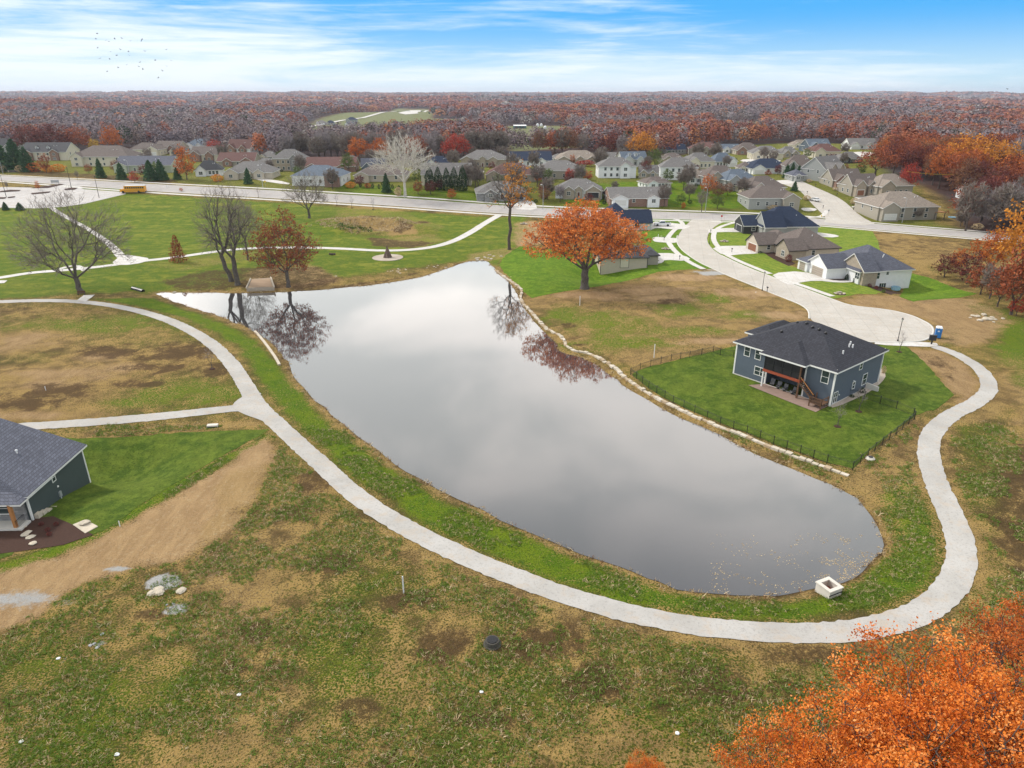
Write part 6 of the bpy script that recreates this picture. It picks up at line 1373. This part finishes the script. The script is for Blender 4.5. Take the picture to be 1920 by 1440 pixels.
# lamp posts
def lamp(px, py, h, label):
    v = put(px, py, 'lamp_post', label, 'lamp post', 0, 'black lantern posts along the side street')
    MB().lathe([(.16,-.1),(.14,.35),(.07,.45),(.055,h-.55),(.09,h-.5)], BLACK, 8).build('pole', v)
    l = MB().lathe([(.09,h-.5),(.17,h-.38),(.20,h-.05)], LAMPG, 6).build('lantern', v); MB().lathe([(.25,h-.05),(.12,h+.12),(.03,h+.3)], BLACK, 6).build('cap', l)
lamp(1683, 640, 4.6, 'black lantern post at the round end of the cul-de-sac'); lamp(1429, 545, 4.6, 'black lantern post on the lot side of the street, opposite the white house'); lamp(1330, 457, 4.4, 'black lantern post on the verge of the bend, upper street')
def streetlight(px, py, h, arm, label, mat=GALV, hd='cobra'):
    v = put(px, py, 'street_light', label, 'street light'); MB().tube([(0,0,-.2),(0,0,h*.5),(0,0,h)], [.13,.10,.07], mat, 8).build('pole', v)
    if hd == 'cobra':
        MB().tube([(0,0,h-.1),(arm*.5,-.0,h+.25),(arm,0,h+.3)], .05, mat, 6).build('arm', v); MB().box(arm-.25, arm+.45, -.17, .17, h+.2, h+.38, PIPEW).build('lamp_head', v)
    else: MB().box(-.35, .35, -.2, .2, h, h+.14, BLACK).build('lamp_head', v)
streetlight(1322, 400, 9.8, -.9, 'tall pale street light on the far side of the main road, above the side street'); streetlight(1018, 393, 9.6, -.9, 'tall street light by the concrete apron near the grey stone house')
streetlight(246, 341, 9.6, -1.2, 'grey street light beside the pale green gables'); streetlight(493, 352, 9.6, -1, 'grey street light near the yellow sign'); streetlight(759, 372, 10.5, -.9, 'street light in front of the sycamore trunk')
streetlight(1691, 418, 9.0, -1, 'grey street light at the corner house end wall'); streetlight(6, 326, 9.5, -1, 'pale street light at the left edge of the main road')
for a, b, lb in ((134,352,'black slim light pole between road and car park'),(186,371,'black slim light pole at the car park edge nearest the bus'),(12,370,'black slim light pole on the left car park island')): streetlight(a, b, 9.0, 0, lb, BLACK, 'box')
def post(px, py, h, r, mat, name, label, cat, top=None):
    v = put(px, py, name, label, cat) if top else None
    if not v: o = MB().lathe([(r,-.2),(r,h),(r*.7,h+.03)], mat, 8).build(name); x, y = P(px, py); o.location = (x, y, h1(x, y)); return tag(o, label, cat)
    MB().lathe([(r,-.2),(r,h)], mat, 6).build('post', v); return v
for a, b, h, lb in ((757,1112,2.0,'white plastic stand pipe in the near field'),(1087,573,2.3,'white plastic stand pipe on the bare lot near the oak'),(1226,671,2.7,'white plastic stand pipe outside the black fence'),(1234,447,1.4,'short white pipe on the lawn by the pickup driveway')): post(a, b, h, .07, PIPEW, 'stand_pipe', lb, 'pipe')
o = post(400, 690, 0.01, .01, BARKD, 'snag', 'thin dead stick standing in the pond inlet', 'stick'); bpy.data.objects.remove(o)
# road signs
v = post(498, 350, 2.6, .05, GALV, 'road_sign', 'yellow diamond road sign beside the street light', 'sign', True); MB().add([(-.5,-.06,2.3),(0,-.06,1.8),(.5,-.06,2.3),(0,-.06,2.8),(-.5,-.03,2.3),(0,-.03,1.8),(.5,-.03,2.3),(0,-.03,2.8)], [(0,1,2,3),(7,6,5,4),(0,4,5,1),(1,5,6,2),(2,6,7,3),(3,7,4,0)], YELS).build('sign_plate', v)
for a, b, lb in ((1352,417,'red stop sign on the corner of the bending street'),(1552,406,'back of a stop sign at the end of the side street')):
    v = post(a, b, 2.3, .04, GALV, 'road_sign', lb, 'sign', True); MB().prism([(.4*cos(pi/8+i*pi/4), .4*sin(pi/8+i*pi/4)) for i in range(8)], .05, .08, REDS if a < 1400 else GALV, Matrix.Translation((0,0,2.35)) @ Matrix.Rotation(pi/2, 4, 'X')).build('sign_plate', v)
def mailbox(px, py, lb, rz=0):
    v = put(px, py, 'mailbox', lb, 'mailbox', rz); MB().box(-.06, .06, -.06, .06, -.1, 1.0, BLACK).build('post', v)
    b = MB(); n = 8; pr = [(-.16,1.0)]+[(.16*-cos(pi*i/n), 1.14+.14*sin(pi*i/n)) for i in range(n+1)]+[(.16,1.0)]; m_ = len(pr)
    b.add([(x, -.3, z) for x, z in pr]+[(x, .3, z) for x, z in pr], [tuple(range(m_-1, -1, -1)), tuple(range(m_, 2*m_))]+[(i, (i+1) % m_, m_+(i+1) % m_, m_+i) for i in range(m_)], BLACK); b.build('box', v); MB().box(.17, .19, -.1, -.04, 1.05, 1.35, REDS).build('flag', v)
for a, b, lb in ((1245,451,'dark mailbox beside the upper of two driveways left of the bend'),(1274,487,'grey-black mailbox at the beige house driveway'),(1372,473,'black mailbox at the foot of the brown garage driveway'),(1438,547,'tiny mailbox post beside the lantern opposite the white house'),
   (1529,350,'black mailbox far up the side street, right kerb'),(1569,367,'black mailbox on the right kerb of the side street, middle'),(1600,394,'black mailbox on the right kerb of the side street near the main road'),(1513,364,'black mailbox on the left kerb by the white car'),(1543,391,'black mailbox on the left kerb near the main road')): mailbox(a, b, lb)
# black metal fence round the lawn of the blue house
FP = [(1375,669),(1350,666),(1337,661),(1293,671),(1258,677),(1200,694),(1182,703),(1216,728),(1262,756),(1302,774),(1350,796),(1400,813),(1450,833),(1500,851),(1550,869),(1598,882),(1640,846),(1680,815),(1714,787),(1712,780),(1680,767),(1620,748),(1580,741),(1572,740)]
def fence(pts, label, h=1.25, sp=2.4, mat=BLACK, pick=.16):
    C = PP(pts); v = thing('metal_fence', label, 'fence', (C[0][0], C[0][1], 0)); ox_, oy_ = C[0]; panel = MB(); rails = MB()
    for i in range(len(C)-1):
        a, b = C[i], C[i+1]; L = np.hypot(*(b-a)); n = max(1, round(L/sp))
        for k in range(n):
            p = a+(b-a)*k/n; q = a+(b-a)*(k+1)/n; zp, zq = h1(*p), h1(*q); px_, py_ = p[0]-ox_, p[1]-oy_; qx, qy = q[0]-ox_, q[1]-oy_
            MB().box(px_-.04, px_+.04, py_-.04, py_+.04, zp-.1, zp+h+.1, mat).box(px_-.055, px_+.055, py_-.055, py_+.055, zp+h+.1, zp+h+.14, mat).build('post', v)
            for z in (.15, h-.15, h): rails.tube([(px_,py_,zp+z),(qx,qy,zq+z)], .018, mat, 4, cap=False)
            m_ = int(np.hypot(*(q-p))/pick)
            for j in range(1, m_): f_ = j/m_; x_, y_, z_ = px_+(qx-px_)*f_, py_+(qy-py_)*f_, zp+(zq-zp)*f_; panel.tube([(x_,y_,z_+.08),(x_,y_,z_+h)], .011, mat, 3, cap=False)
    rails.build('rail', v); panel.build('pickets', v); return v
fence(FP, 'black metal picket fence around the blue house lawn, along the pond')
# white vinyl fence, far garden
C = PP([(517,338),(516,348),(560,350),(600,351),(636,352),(645,344),(645,338)]); v = thing('white_fence', 'low white vinyl fence around the garden of the blue-grey roofed house', 'fence', (C[0][0], C[0][1], 0)); b = MB()
for i in range(len(C)-1):
    p, q = C[i]-C[0], C[i+1]-C[0]; d = (q-p)/np.hypot(*(q-p)); n_ = np.array([-d[1], d[0]])*.04
    b.prism([tuple(p-n_), tuple(q-n_), tuple(q+n_), tuple(p+n_)], .1, 1.5, WHITEP); MB().box(p[0]-.09, p[0]+.09, p[1]-.09, p[1]+.09, 0, 1.65, WHITEP).build('post', v)
b.build('panel', v)
fence([(1150,347),(1110,358),(1102,366)], 'black chain fence running down the green left of the maroon tree', 1.2, 3, BLACK, .5)
WALLS1 = flat('limestone_tan', (.40,.31,.21), .9, .35, 2.5); WALLS2 = flat('limestone_pale', (.56,.50,.42), .9, .3, 2)
# dry-laid limestone edging wall along the east bank
WP = [(926,505),(940,516),(960,529),(975,540),(980,548),(974,561),(984,574),(1000,589),(1018,612),(1034,623),(1052,630),(1059,640),(1061,651),(1073,658),(1092,661),(1111,664),(1130,676),(1148,686),(1176,712),(1210,736),(1262,763),(1320,790),(1380,812),(1440,838),(1500,860),(1550,878),(1592,893)]
C = smooth_poly(PP(WP), 1, False); L = [C[0]]; rr = random.Random(5)
for q in C[1:]:
    while np.hypot(*(q-L[-1])) > 1.0: L.append(L[-1]+(q-L[-1])/np.hypot(*(q-L[-1]))*rr.uniform(.75, 1.15))
v = MB()
for i in range(len(L)-1):
    p, q = L[i], L[i+1]; d = (q-p)/np.hypot(*(q-p)); nn = np.array([-d[1], d[0]]); w_ = rr.uniform(.22, .40); e = rr.uniform(.01, .07); o_ = nn*rr.uniform(-.12, .12); zz = h1(*p)
    a_, b_ = p+d*e+o_, q-d*e+o_; v.prism([tuple(a_-nn*w_), tuple(b_-nn*w_), tuple(b_+nn*w_), tuple(a_+nn*w_)], zz-.5, zz+rr.uniform(.12, .36), rr.choice((ROCK, ROCK, WALLS1, WALLS2)))
tag(v.build('stone_wall'), 'low limestone block wall winding along the east shore of the pond', 'stone wall')
v = MB(); C = smooth_poly(PP([(478,622),(490,635),(505,655),(517,672),(524,685)]), 1, False)
for i in range(len(C)-1):
    p, q = C[i], C[i+1]; d = (q-p)/np.hypot(*(q-p)); nn = np.array([-d[1], d[0]])*.25; zz = h1(*p); v.prism([tuple(p-nn+d*.03), tuple(q-nn-d*.03), tuple(q+nn-d*.03), tuple(p+nn+d*.03)], zz-.4, zz+.25, ROCK)
tag(v.build('stone_wall'), 'short pale stone edging on the west shore opposite the bare tree reflections', 'stone wall')
# concrete outlet box
v = put(1552, 1112, 'outlet_box', 'white precast concrete overflow box at the water edge', 'concrete box', radians(25)); b = MB(); s = .85; zt_ = .95
b.box(-s, s, -s, -s+.2, -.6, zt_, CONCP).box(-s, s, s-.2, s, -.6, zt_, CONCP).box(-s, -s+.2, -s+.2, s-.2, -.6, zt_, CONCP).box(s-.2, s, -s+.2, s-.2, -.6, zt_, CONCP).build('shell', v)
MB().box(-s+.2, s-.2, -s+.2, s-.2, .2, .25, WOODR).build('grate', v); MB().box(-s-.02, s+.02, -s-.025, -s-.003, .45, .58, DARKIN).build('slot', v)
MB().box(-s-.08, s+.08, -s-.08, -s+.3, zt_+.004, zt_+.14, CONCP).box(-s-.08, s+.08, s-.3, s+.08, zt_+.004, zt_+.14, CONCP).box(-s-.08, -s+.3, -s+.3, s-.3, zt_+.004, zt_+.14, CONCP).box(s-.3, s+.08, -s+.3, s-.3, zt_+.004, zt_+.14, CONCP).build('rim', v)
# manholes
def manhole(px, py, mat, lb, r=.62, h=.5):
    v = put(px, py, 'manhole', lb, 'manhole'); MB().lathe([(r+.25,-.1),(r+.18,.1),(r+.05,.14),(r,h)], mat, 14).build('shaft', v); MB().lathe([(r*.75,h),(r*.75,h+.06)], BLACK, 14).build('cover', v)
manhole(923, 1208, flat('dark_concrete', (.07,.065,.055), .9, .3), 'dark raised manhole in the near field'); manhole(1632, 860, CONCP, 'pale concrete manhole outside the fence corner', .4, .25)
# log teepee, fire ring, boulders
x, y = P(727, 483); o = MB().lathe([(4.6,-.3),(4.6,.05),(4.4,.07)], PEB, 22).build('gravel_pad'); o.location = (x, y, h1(x, y)+.03); tag(o, kind='structure')
o = MB()
for i in range(15): a = 2*pi*i/15+.1; o.tube([(1.25*cos(a),1.25*sin(a),-.1),(.12*cos(a+2.5),.12*sin(a+2.5),3.0+.5*rr.random())], [.16,.09], LOGM, 6)
o = o.build('log_teepee'); o.location = (x, y, h1(x, y)+.05); tag(o, 'teepee of leaning logs on a round gravel pad in the park', 'log teepee')
x, y = P(623, 478); o = MB()
for i in range(9): a = i*2.4; o.tube([(1.0*cos(a),.7*sin(a),.1+.03*i),(1.0*cos(a+2.6),.7*sin(a+2.6),.22+.03*i)], .12, DARKIN if i % 2 else LOGM, 6)
o = o.build('log_pile'); o.location = (x, y, h1(x, y)); tag(o, 'low pile of dark burnt logs between the path and the pond', 'log pile')
# stone platform by the russet oak
C = PP([(463,547),(470,524),(508,521),(515,545)]); cz = h1(*C.mean(0)); v = thing('stone_platform', 'stone-walled overlook platform with tan deck on the pond shore', 'platform', (C[0][0], C[0][1], 0)); Q = [tuple(q-C[0]) for q in C]
MB().prism(Q, WATER-.5, cz+.35, STONE).build('wall', v); q_ = np.array(Q); cq = q_.mean(0); MB().prism([tuple(cq+(p-cq)*.88) for p in q_], cz+.354, cz+.42, flat('tan_gravel', (.38,.27,.18), .9)).build('deck', v)
for i in (0, 3): a, b = np.array(Q[i]), np.array(Q[(i+1) % 4]) if i == 0 else np.array(Q[2]); MB().tube([(*a, cz+.5), (*b, cz+.5)], .22, ROCK, 5).build('coping', v)
v = put(153, 553, 'bench', 'wooden bench at the foot of the wide bare tree', 'bench', radians(15)); MB().box(-.9, .9, -.25, .25, .42, .48, WOODB).build('seat', v); MB().box(-.9, .9, .22, .28, .55, .95, WOODB).build('backrest', v)
for s in (-.7, .7): MB().box(s-.05, s+.05, -.22, .28, 0, .42, BLACK).build('leg', v)
def rocks(px, py, n, spread, size, mat, lb, name='rock', cat='rock', seed=1, sq=.5):
    r = random.Random(seed)
    for i in range(n):
        x, y = P(px, py); a = r.uniform(0, 6.28); d = spread*r.random()**.6; x += d*cos(a)*1.3; y += d*sin(a); s = size*r.uniform(.55, 1.25)
        o = MB().rock((0, 0, 0), s, mat, seed*50+i, sq*r.uniform(.8, 1.2)).build(name); o.location = (x, y, h1(x, y)+s*.12); o.rotation_euler = (0, 0, r.uniform(0, 3)); tag(o, lb, cat, lb)
rocks(288, 1112, 5, .7, .42, ROCK, 'pale limestone chunk in the heap beside the white gravel patch', seed=3, sq=.6); rocks(325, 1140, 12, .8, .12, ROCKG, 'small white stone scattered below the limestone heap', seed=4)
rocks(1848, 597, 16, 3.0, .55, ROCK, 'limestone boulder in the rubble pile on the slope right of the cul-de-sac', 'boulder', 'boulder', 5); rocks(185, 1202, 6, 1.0, .16, ROCKG, 'small grey stone on the near field, left', seed=6)
rocks(318, 557, 9, 2.6, .35, ROCK, 'rock lying in the shallow inlet of the pond', 'boulder', 'boulder', 7); rocks(915, 485, 14, 3.4, .5, ROCK, 'riprap stone at the head of the pond', 'boulder', 'boulder', 8)
rocks(48, 1000, 1, .01, .3, ROCK, 'flat stepping boulder nearest the porch of the green-grey house', 'boulder', 'boulder', 9); rocks(340, 1108, 1, .01, .55, ROCK, 'brown boulder at the right of the limestone heap', 'boulder', 'boulder', 19)
for i, (a, b) in enumerate(((42,990),(52,1000),(47,1004),(58,1008),(62,1020))):
    x, y = P(a, b); o = MB().rock((0, 0, 0), .42, ROCK, 90+i, .4).build('boulder'); o.location = (x, y, h1(x, y)+.1); o.rotation_euler = (0, 0, i*1.3); tag(o, 'flat pale boulder of the row edging the mulch bed', 'boulder', 'boulders edging the mulch bed')
for i, (a, b, lb) in enumerate(((78,985,'left of the pair near the steps'),(106,985,'right of the pair near the steps'),(90,996,'upper of the two in the middle of the bed'),(93,1004,'lower of the two in the middle of the bed'))):
    x, y = P(a, b); v = plant(PR['ball_maroon'][0], x, y, .45, .3, 'tiny red shrub, '+lb, name='shrub', cat='shrub')
rocks(630, 518, 1, .01, .3, ROCK, 'pale rock on the bank right of the russet oak', seed=12); rocks(745, 508, 10, 2.5, .3, ROCK, 'pale bank rock along the north shore', seed=13); rocks(820, 503, 10, 3, .3, ROCK, 'grey-tan bank rock near the head of the pond', seed=14)
# slab steps at the corner of the left lawn
C = PP([(137,985),(160,976),(184,988),(160,1001)]); cc = C.mean(0); o = MB().prism([tuple(q-cc) for q in C], -.1, .12, ROCK).build('stone_slab'); o.location = (*cc, h1(*cc)); tag(o, 'flat pale stone slab at the corner of the mulch bed', 'stone slab')
x, y = P(160, 983); o = MB().rock((0,0,0), .55, ROCK, 44, .45).build('boulder'); o.location = (x, y, h1(x, y)+.25); tag(o, 'boulder lying on the flat stone slab', 'boulder')
x, y = P(399, 800); v = thing('drain_inlet', 'small concrete drain inlet beside the trail above the left lawn', 'drain', (x, y, h1(x, y)), radians(8)); MB().box(-.75, .75, -.35, .35, -.2, .35, CONCP).build('shell', v); MB().box(-.7, .7, -.38, -.352, -.1, .15, DARKIN).build('opening', v)
v = put(262, 545, 'culvert', 'black culvert pipe mouth at the inlet of the pond', 'culvert', radians(-25)); b = MB(); b.tube([(-2.5,0,.2),(1.2,0,-.15)], .6, BLACK, 12).build('pipe', v); MB().lathe([(.48,0),(.48,.02)], DARKIN, 12, Matrix.Translation((1.21,0,-.15)) @ Matrix.Rotation(pi/2, 4, 'Y')).build('mouth', v)
# landscaped rings and utility boxes in front lawns
def ring(px, py, lb):
    v = put(px, py, 'rock_planter', lb, 'rock planter'); MB().lathe([(1.5,-.1),(1.45,.08),(.2,.12)], MULCH, 12).build('mulch', v); b = MB()
    for i in range(7): a = i*.9; b.rock((1.1*cos(a), .8*sin(a), .15), .32, ROCK, i+px)
    b.build('stones', v); MB().box(-.4, .4, -.3, .3, .1, .6, GARAGE).build('utility_box', v)
for a, b, lb in ((1248,467,'ring of pale rocks on the lawn above the beige house driveway'),(1358,453,'ring of rocks with utility box on the right lawn by the bend'),(1574,551,'dark planter ring with rocks where the white house lawn ends'),(982,420,'heap of rocks and dark pipe at the edge of the meadow by the oak')): ring(a, b, lb)
for a, b, lb in ((1240,443,'white stone on the lawn beside the upper driveway'),):
    x, y = P(a, b); o = MB().rock((0,0,0), .3, ROCK, 3).build('rock'); o.location = (x, y, h1(x, y)); tag(o, lb, 'rock')
# small white survey stakes and litter
for i, (a, b, lb) in enumerate(((86,732,'pale green survey stake in the left field'),(225,987,'pale wooden stake beside the yellow-green strip'),(1417,548,'white bucket on the verge beside the lantern'),(448,1303,'white scrap of paper on the near field, centre left'),(1270,1375,'pale scrap on the near field, right of centre'),(40,1391,'white scrap of litter near the bottom left corner'),(220,1415,'white scrap of litter at the bottom edge, left'),(110,1235,'pale stone slab on the near field at left'),(903,1298,'tiny white scrap right of the manhole'))):
    x, y = P(a, b); o = (MB().box(-.04,.04,-.04,.04,-.1,.7,PIPEW) if 'stake' in lb else MB().rock((0,0,0), .17, PIPEW, i, .5)).build('stake' if 'stake' in lb else 'bucket' if 'bucket' in lb else 'litter'); o.location = (x, y, h1(x, y)+.03); tag(o, lb, 'stake' if 'stake' in lb else 'litter')
# utility pole and wires, right
px_, py_ = P(1798, 381); up = thing('utility_pole', 'wooden utility pole with crossarm in the right-hand woods', 'utility pole', (px_, py_, h1(px_, py_))); MB().tube([(0,0,-.3),(.3,0,12.5)], [.2,.13], BARK, 8).build('pole', up); MB().box(-1.3, 1.7, -.08, .08, 11.6, 11.8, BARK).build('crossarm', up)
for sx in (-1.2, 0, 1.6): MB().lathe([(.06,11.8),(.06,12.05)], LAMPG, 6, Matrix.Translation((sx,0,0))).build('insulator', up)
for i, (sx, q) in enumerate(((-1.0,(1960,425)),(.3,(1965,420)),(1.5,(1970,414)))):
    e = ray(*q, 15); a = Vector((px_+sx, py_, h1(px_, py_)+12)); b_ = Vector((e[0], e[1], 16)); pts = [a.lerp(b_, k/10)+Vector((0,0,-1.6*4*(k/10)*(1-k/10))) for k in range(11)]
    tag(MB().tube(pts, .035, BARKD, 4).build('power_line'), ('lowest','middle','highest')[i]+' power line sagging from the utility pole to the right edge', 'power line')
zq_ = h1(px_, py_)+12; e = ray(1700, 321, zq_); pts = [Vector((px_, py_, zq_)).lerp(Vector((e[0], e[1], zq_)), k/8)+Vector((0,0,-3*(k/8)*(1-k/8))) for k in range(9)]; tag(MB().tube(pts, .05, YELS, 4).build('power_line'), 'yellowish service line running left from the utility pole', 'power line')
# garden toys
v = put(1785, 408, 'trampoline', 'small pale blue paddling pool on the lawn right of the corner house', 'paddling pool'); v.name = 'paddling_pool'; MB().lathe([(1.3,0),(1.35,.3),(1.2,.3),(1.15,.1)], SKYB, 14).build('rim', v)
v = put(1853, 378, 'slide', 'green garden slide in front of the pale gabled house', 'slide'); MB().add([(-2,-.3,2),(-.8,-.3,1.9),(2,-.3,.2),(2,.3,.2),(-.8,.3,1.9),(-2,.3,2)], [(0,1,4,5),(1,2,3,4)], GREENP).build('chute', v); MB().tube([(-2,-.3,0),(-1.9,-.3,2)], .06, GREENP, 5).tube([(-2,.3,0),(-1.9,.3,2)], .06, GREENP, 5).build('ladder', v)
v = put(1832, 372, 'trampoline', 'blue-rimmed trampoline beside the pale gabled house', 'trampoline'); MB().lathe([(2.3,.9),(2.4,1.0),(1.9,1.0)], SKYB, 16).build('mat', v)
for i in range(5): a = i*1.26; MB().tube([(2.2*cos(a),2.2*sin(a),0),(2.2*cos(a),2.2*sin(a),.95)], .04, GALV, 5).build('leg', v)
x, y = P(1755, 410); v = thing('wooden_deck', 'raised wooden balcony deck at the right end of the corner house', 'deck', (x, y, h1(x, y))); MB().box(-2, 2, -2, 1.5, 2.6, 2.8, WOODO).build('floor', v)
for a in (-1.9, 1.9): MB().box(a-.1, a+.1, -1.95, -1.75, -.2, 2.6, BARK).build('post', v)
x, y = P(26, 323); v = thing('entrance_sign', 'low dark neighbourhood entrance sign between the pampas clumps', 'sign', (x, y, h1(x, y))); MB().box(-3, 3, -.3, .3, 0, 1.0, STONE).build('base', v); MB().box(-2.2, 2.2, -.34, -.30, .3, .9, BLACK).build('sign_plate', v)
x, y = P(104, 345); v = thing('school_sign', 'grey low frame sign at the car park entrance', 'sign', (x, y, h1(x, y)), .1); MB().box(-1.8, 1.8, -.1, .1, .6, 1.8, GALV).build('sign_plate', v)
for s in (-1.5, 1.5): MB().box(s-.08, s+.08, -.08, .08, -.1, .6, GALV).build('post', v)
# fire hydrants on the far kerb
for a, b, lb in ((313,351,'pale hydrant post on the far kerb of the main road'),(1540,407,'yellow hydrant at the side street corner')):
    x, y = P(a, b); o = MB().lathe([(.16,-.1),(.14,.6),(.2,.62),(.16,.8),(.05,.9)], YELS if a > 1000 else PIPEW, 8).build('hydrant'); o.location = (x, y, h1(x, y)); tag(o, lb, 'hydrant')
# fallen leaves and litter of grass on the water at the near-right shore
r = np.random.RandomState(9); cand = []
for _ in range(16000):
    a, b = r.uniform(1330, 1665), r.uniform(1000, 1118); e = np.exp(-((b-1112+.00045*(a-1440)**2)/22)**2)
    if r.rand() < .12+.9*e*0+.35*(a > 1540): cand.append(ray(a, b, WATER))
cand = np.array(cand); cand = cand[sdist(cand[:, 0], cand[:, 1], POND) < -.15]; clump = fbm(cand[:, 0]/1.2, cand[:, 1]/1.2, 3); cand = cand[clump > .52]
V, Fq = quads(r, np.column_stack([cand, np.full(len(cand), WATER+.035)]), .17, .7); V[:, 2] = WATER+.03+.012*r.rand(len(V))
tag(npmesh('floating_leaves', V, Fq, [LM['straw']], attr={'tint': ('FACE', 'FLOAT', r.rand(len(Fq)))}), 'fallen leaves floating on the pond near the concrete box', 'leaves', kind='stuff')
# reeds and dead grass along the shoreline; weeds and tussocks in the rough ground
def tufts(name, pts, size, mat, label, kind_cat, blades=5, seed=2, asp=.16):
    r = np.random.RandomState(seed); n = len(pts); z = H(pts[:, 0], pts[:, 1]); C = np.repeat(np.column_stack([pts, z]), blades, 0); s = np.repeat(size*r.uniform(.6, 1.4, n), blades)
    C = C+np.column_stack([r.normal(0, 1, (len(C), 2))*s[:, None]*.35, s*.32]); d = np.column_stack([r.normal(0, 1.1, (len(C), 2)), np.ones(len(C))]); V, F_ = quads(r, C, s, asp, d)
    t_ = np.clip(np.repeat(r.rand(n), blades)*.6+.4*r.rand(len(F_)), 0, 1); o = npmesh(name, V, F_, [LM[mat]], attr={'tint': ('FACE', 'FLOAT', t_)}); return tag(o, label, kind_cat, kind='stuff')
E2 = []
for i in range(len(POND)):
    a, b = POND[i], POND[(i+1) % len(POND)]; k = int(np.hypot(*(b-a))*3.0); 
    for _ in range(k): E2.append(a+(b-a)*r.rand()+r.normal(0, .55, 2))
E2 = np.array(E2); E2 = E2[sdist(E2[:, 0], E2[:, 1], POND) > -.25]
tufts('shore_grass', E2, .42, 'straw', 'dead straw-coloured grass fringing the pond shore', 'grass', 4)
E2 = E2[r.rand(len(E2)) < .3]; tufts('shore_weeds', E2, .38, 'brown', 'brown weeds along the waterline', 'weeds', 4, 5)
LEAFM = LM['greenblade'] = leafmat('grass_blades', [(.08,.15,.022),(.15,.24,.035),(.26,.33,.07)], .3)
def scatter(n, x0, x1, y0, y1, test, seed):
    r = np.random.RandomState(seed); p = np.column_stack([r.uniform(x0, x1, n), r.uniform(y0, y1, n)]); return p[test(p[:, 0], p[:, 1])]
RP = PP(TRAIL); RP = smooth_poly(RP, 2, False); BL = [PP(q) for q in ([(-60,822),(145,822),(300,814),(504,805),(405,862),(262,948),(172,1003),(-60,1046)], TR)]
def rough(x, y):
    d = np.full(x.shape, 9e9)
    for i in range(0, len(RP)-1, 2): d = np.minimum(d, np.hypot(x-(RP[i][0]+RP[i+1][0])/2, y-(RP[i][1]+RP[i+1][1])/2))
    k = (d > 2.6) & (sdist(x, y, POND) > .8) & (fbm(x/5+31, y/5+2, 4)+.25*fbm(x/.9, y/.9, 2) > .60)
    for q in BL: k &= sdist(x, y, q) > .3
    return k
g1 = scatter(150000, -60, 72, 33, 92, rough, 21); g1 = g1[(np.abs(g1[:, 0]) < g1[:, 1]*.80+8)]
k_ = sdist(g1[:, 0], g1[:, 1], PP(FP[5:19])) > .5; g1 = g1[k_]
tufts('field_grass', g1, .26, 'greenblade', 'scattered green grass tussocks in the rough near field', 'grass', 4, 8, .2)
g2 = scatter(26000, -60, 72, 33, 92, lambda x, y: ~rough(x, y) & rough(x+400, y+300*0), 23) if False else g1[::3]+np.random.RandomState(3).normal(0, .8, (len(g1[::3]), 2))
g2 = g2[rough(g2[:, 0], g2[:, 1])]; tufts('dry_grass', g2, .26, 'straw', 'scattered dry tan grass tufts in the rough near field', 'grass', 4, 9, .2)
_r = np.random.RandomState(12); mp_ = np.column_stack([_r.uniform(-74, -28, 3600), _r.uniform(238, 263, 3600)])
mq = ((mp_[:, 0]+52)/19)**2+((mp_[:, 1]-250)/10)**2+(fbm(mp_[:, 0]/3, mp_[:, 1]/3, 3)-.5)*1.6; mp_ = mp_[(mq < .95)]
tufts('mound_grass', mp_[::2], .55, 'straw', 'dry golden grass growing over the spoil mound', 'grass', 5, 31, .3)
tufts('mound_weeds', mp_[1::7][(mp_[1::7][:, 1] < 246) & (mp_[1::7][:, 0] < -48)], .9, 'green', 'dark green weeds on the near slope of the spoil mound', 'weeds', 6, 33, .4)
# birds
bd0 = None
BP = [(182,63),(180,73),(198,76),(204,78),(215,73),(229,72),(244,77),(266,74),(183,90),(208,97),(226,93),(241,97),(272,96),(187,110),(206,111),(219,104),(243,104),(262,117),(291,113),(312,93),(321,114),(201,134),(222,127),(237,122),(261,125),(268,130),(305,133),(313,124),(297,146),(265,77),(1889,167)]
for i, (a, b) in enumerate(BP):
    u = (a-960)/FPX; v_ = (720-b)/FPX; dd = Vector((u, cos(TH)+v_*sin(TH), -sin(TH)+v_*cos(TH))); dist = 230+(i*37) % 60; p = Vector((0,0,CAMH))+dd*dist
    if bd0 is None:
        m_ = MB().add([(-.45,0,.0),(-.1,.07,.07),(.18,.05,.06),(.38,0,.02),(.18,-.05,.06),(-.1,-.07,.07),(0,0,-.07),(.05,.62,.22),(-.12,.5,.2),(.05,-.62,.22),(-.12,-.5,.2)],
            [(0,1,2,3),(0,3,4,5),(0,6,3),(0,1,6),(1,2,6),(2,3,6),(3,4,6),(4,5,6),(5,0,6),(2,7,8,1),(4,5,10,9)], BIRDM); o = m_.build('bird'); bd0 = o
    else: o = bd0.copy(); COL.objects.link(o)
    o.location = p; o.rotation_euler = (.3*sin(i*2.1), .2*cos(i), i*.9); o.scale = (1.1,)*3
    if a > 1000: tag(o, 'lone dark bird low over the horizon at the far right', 'bird'); o['group'] = 'lone bird'
    else: tag(o, 'small dark bird flying in the loose flock at upper left', 'bird', 'flock of birds at upper left')
# smoke plume over the far forest
# ============================================================ AIR
hz_ = MB().box(-9000, 9000, -200, 13500, float(Z.min())-1, 130, TRIM).build('haze'); tag(hz_, 'thin autumn haze over the land', 'haze', kind='stuff'); hz_.data.materials.clear()
m = bpy.data.materials.new('haze'); m.use_nodes = True; t = m.node_tree; t.nodes.clear(); o = t.nodes.new('ShaderNodeOutputMaterial'); pv = t.nodes.new('ShaderNodeVolumePrincipled'); pv.inputs['Color'].default_value = (.80,.85,1.0,1); pv.inputs['Density'].default_value = .00007; pv.inputs['Anisotropy'].default_value = .2
t.links.new(pv.outputs[0], o.inputs['Volume']); hz_.data.materials.append(m)
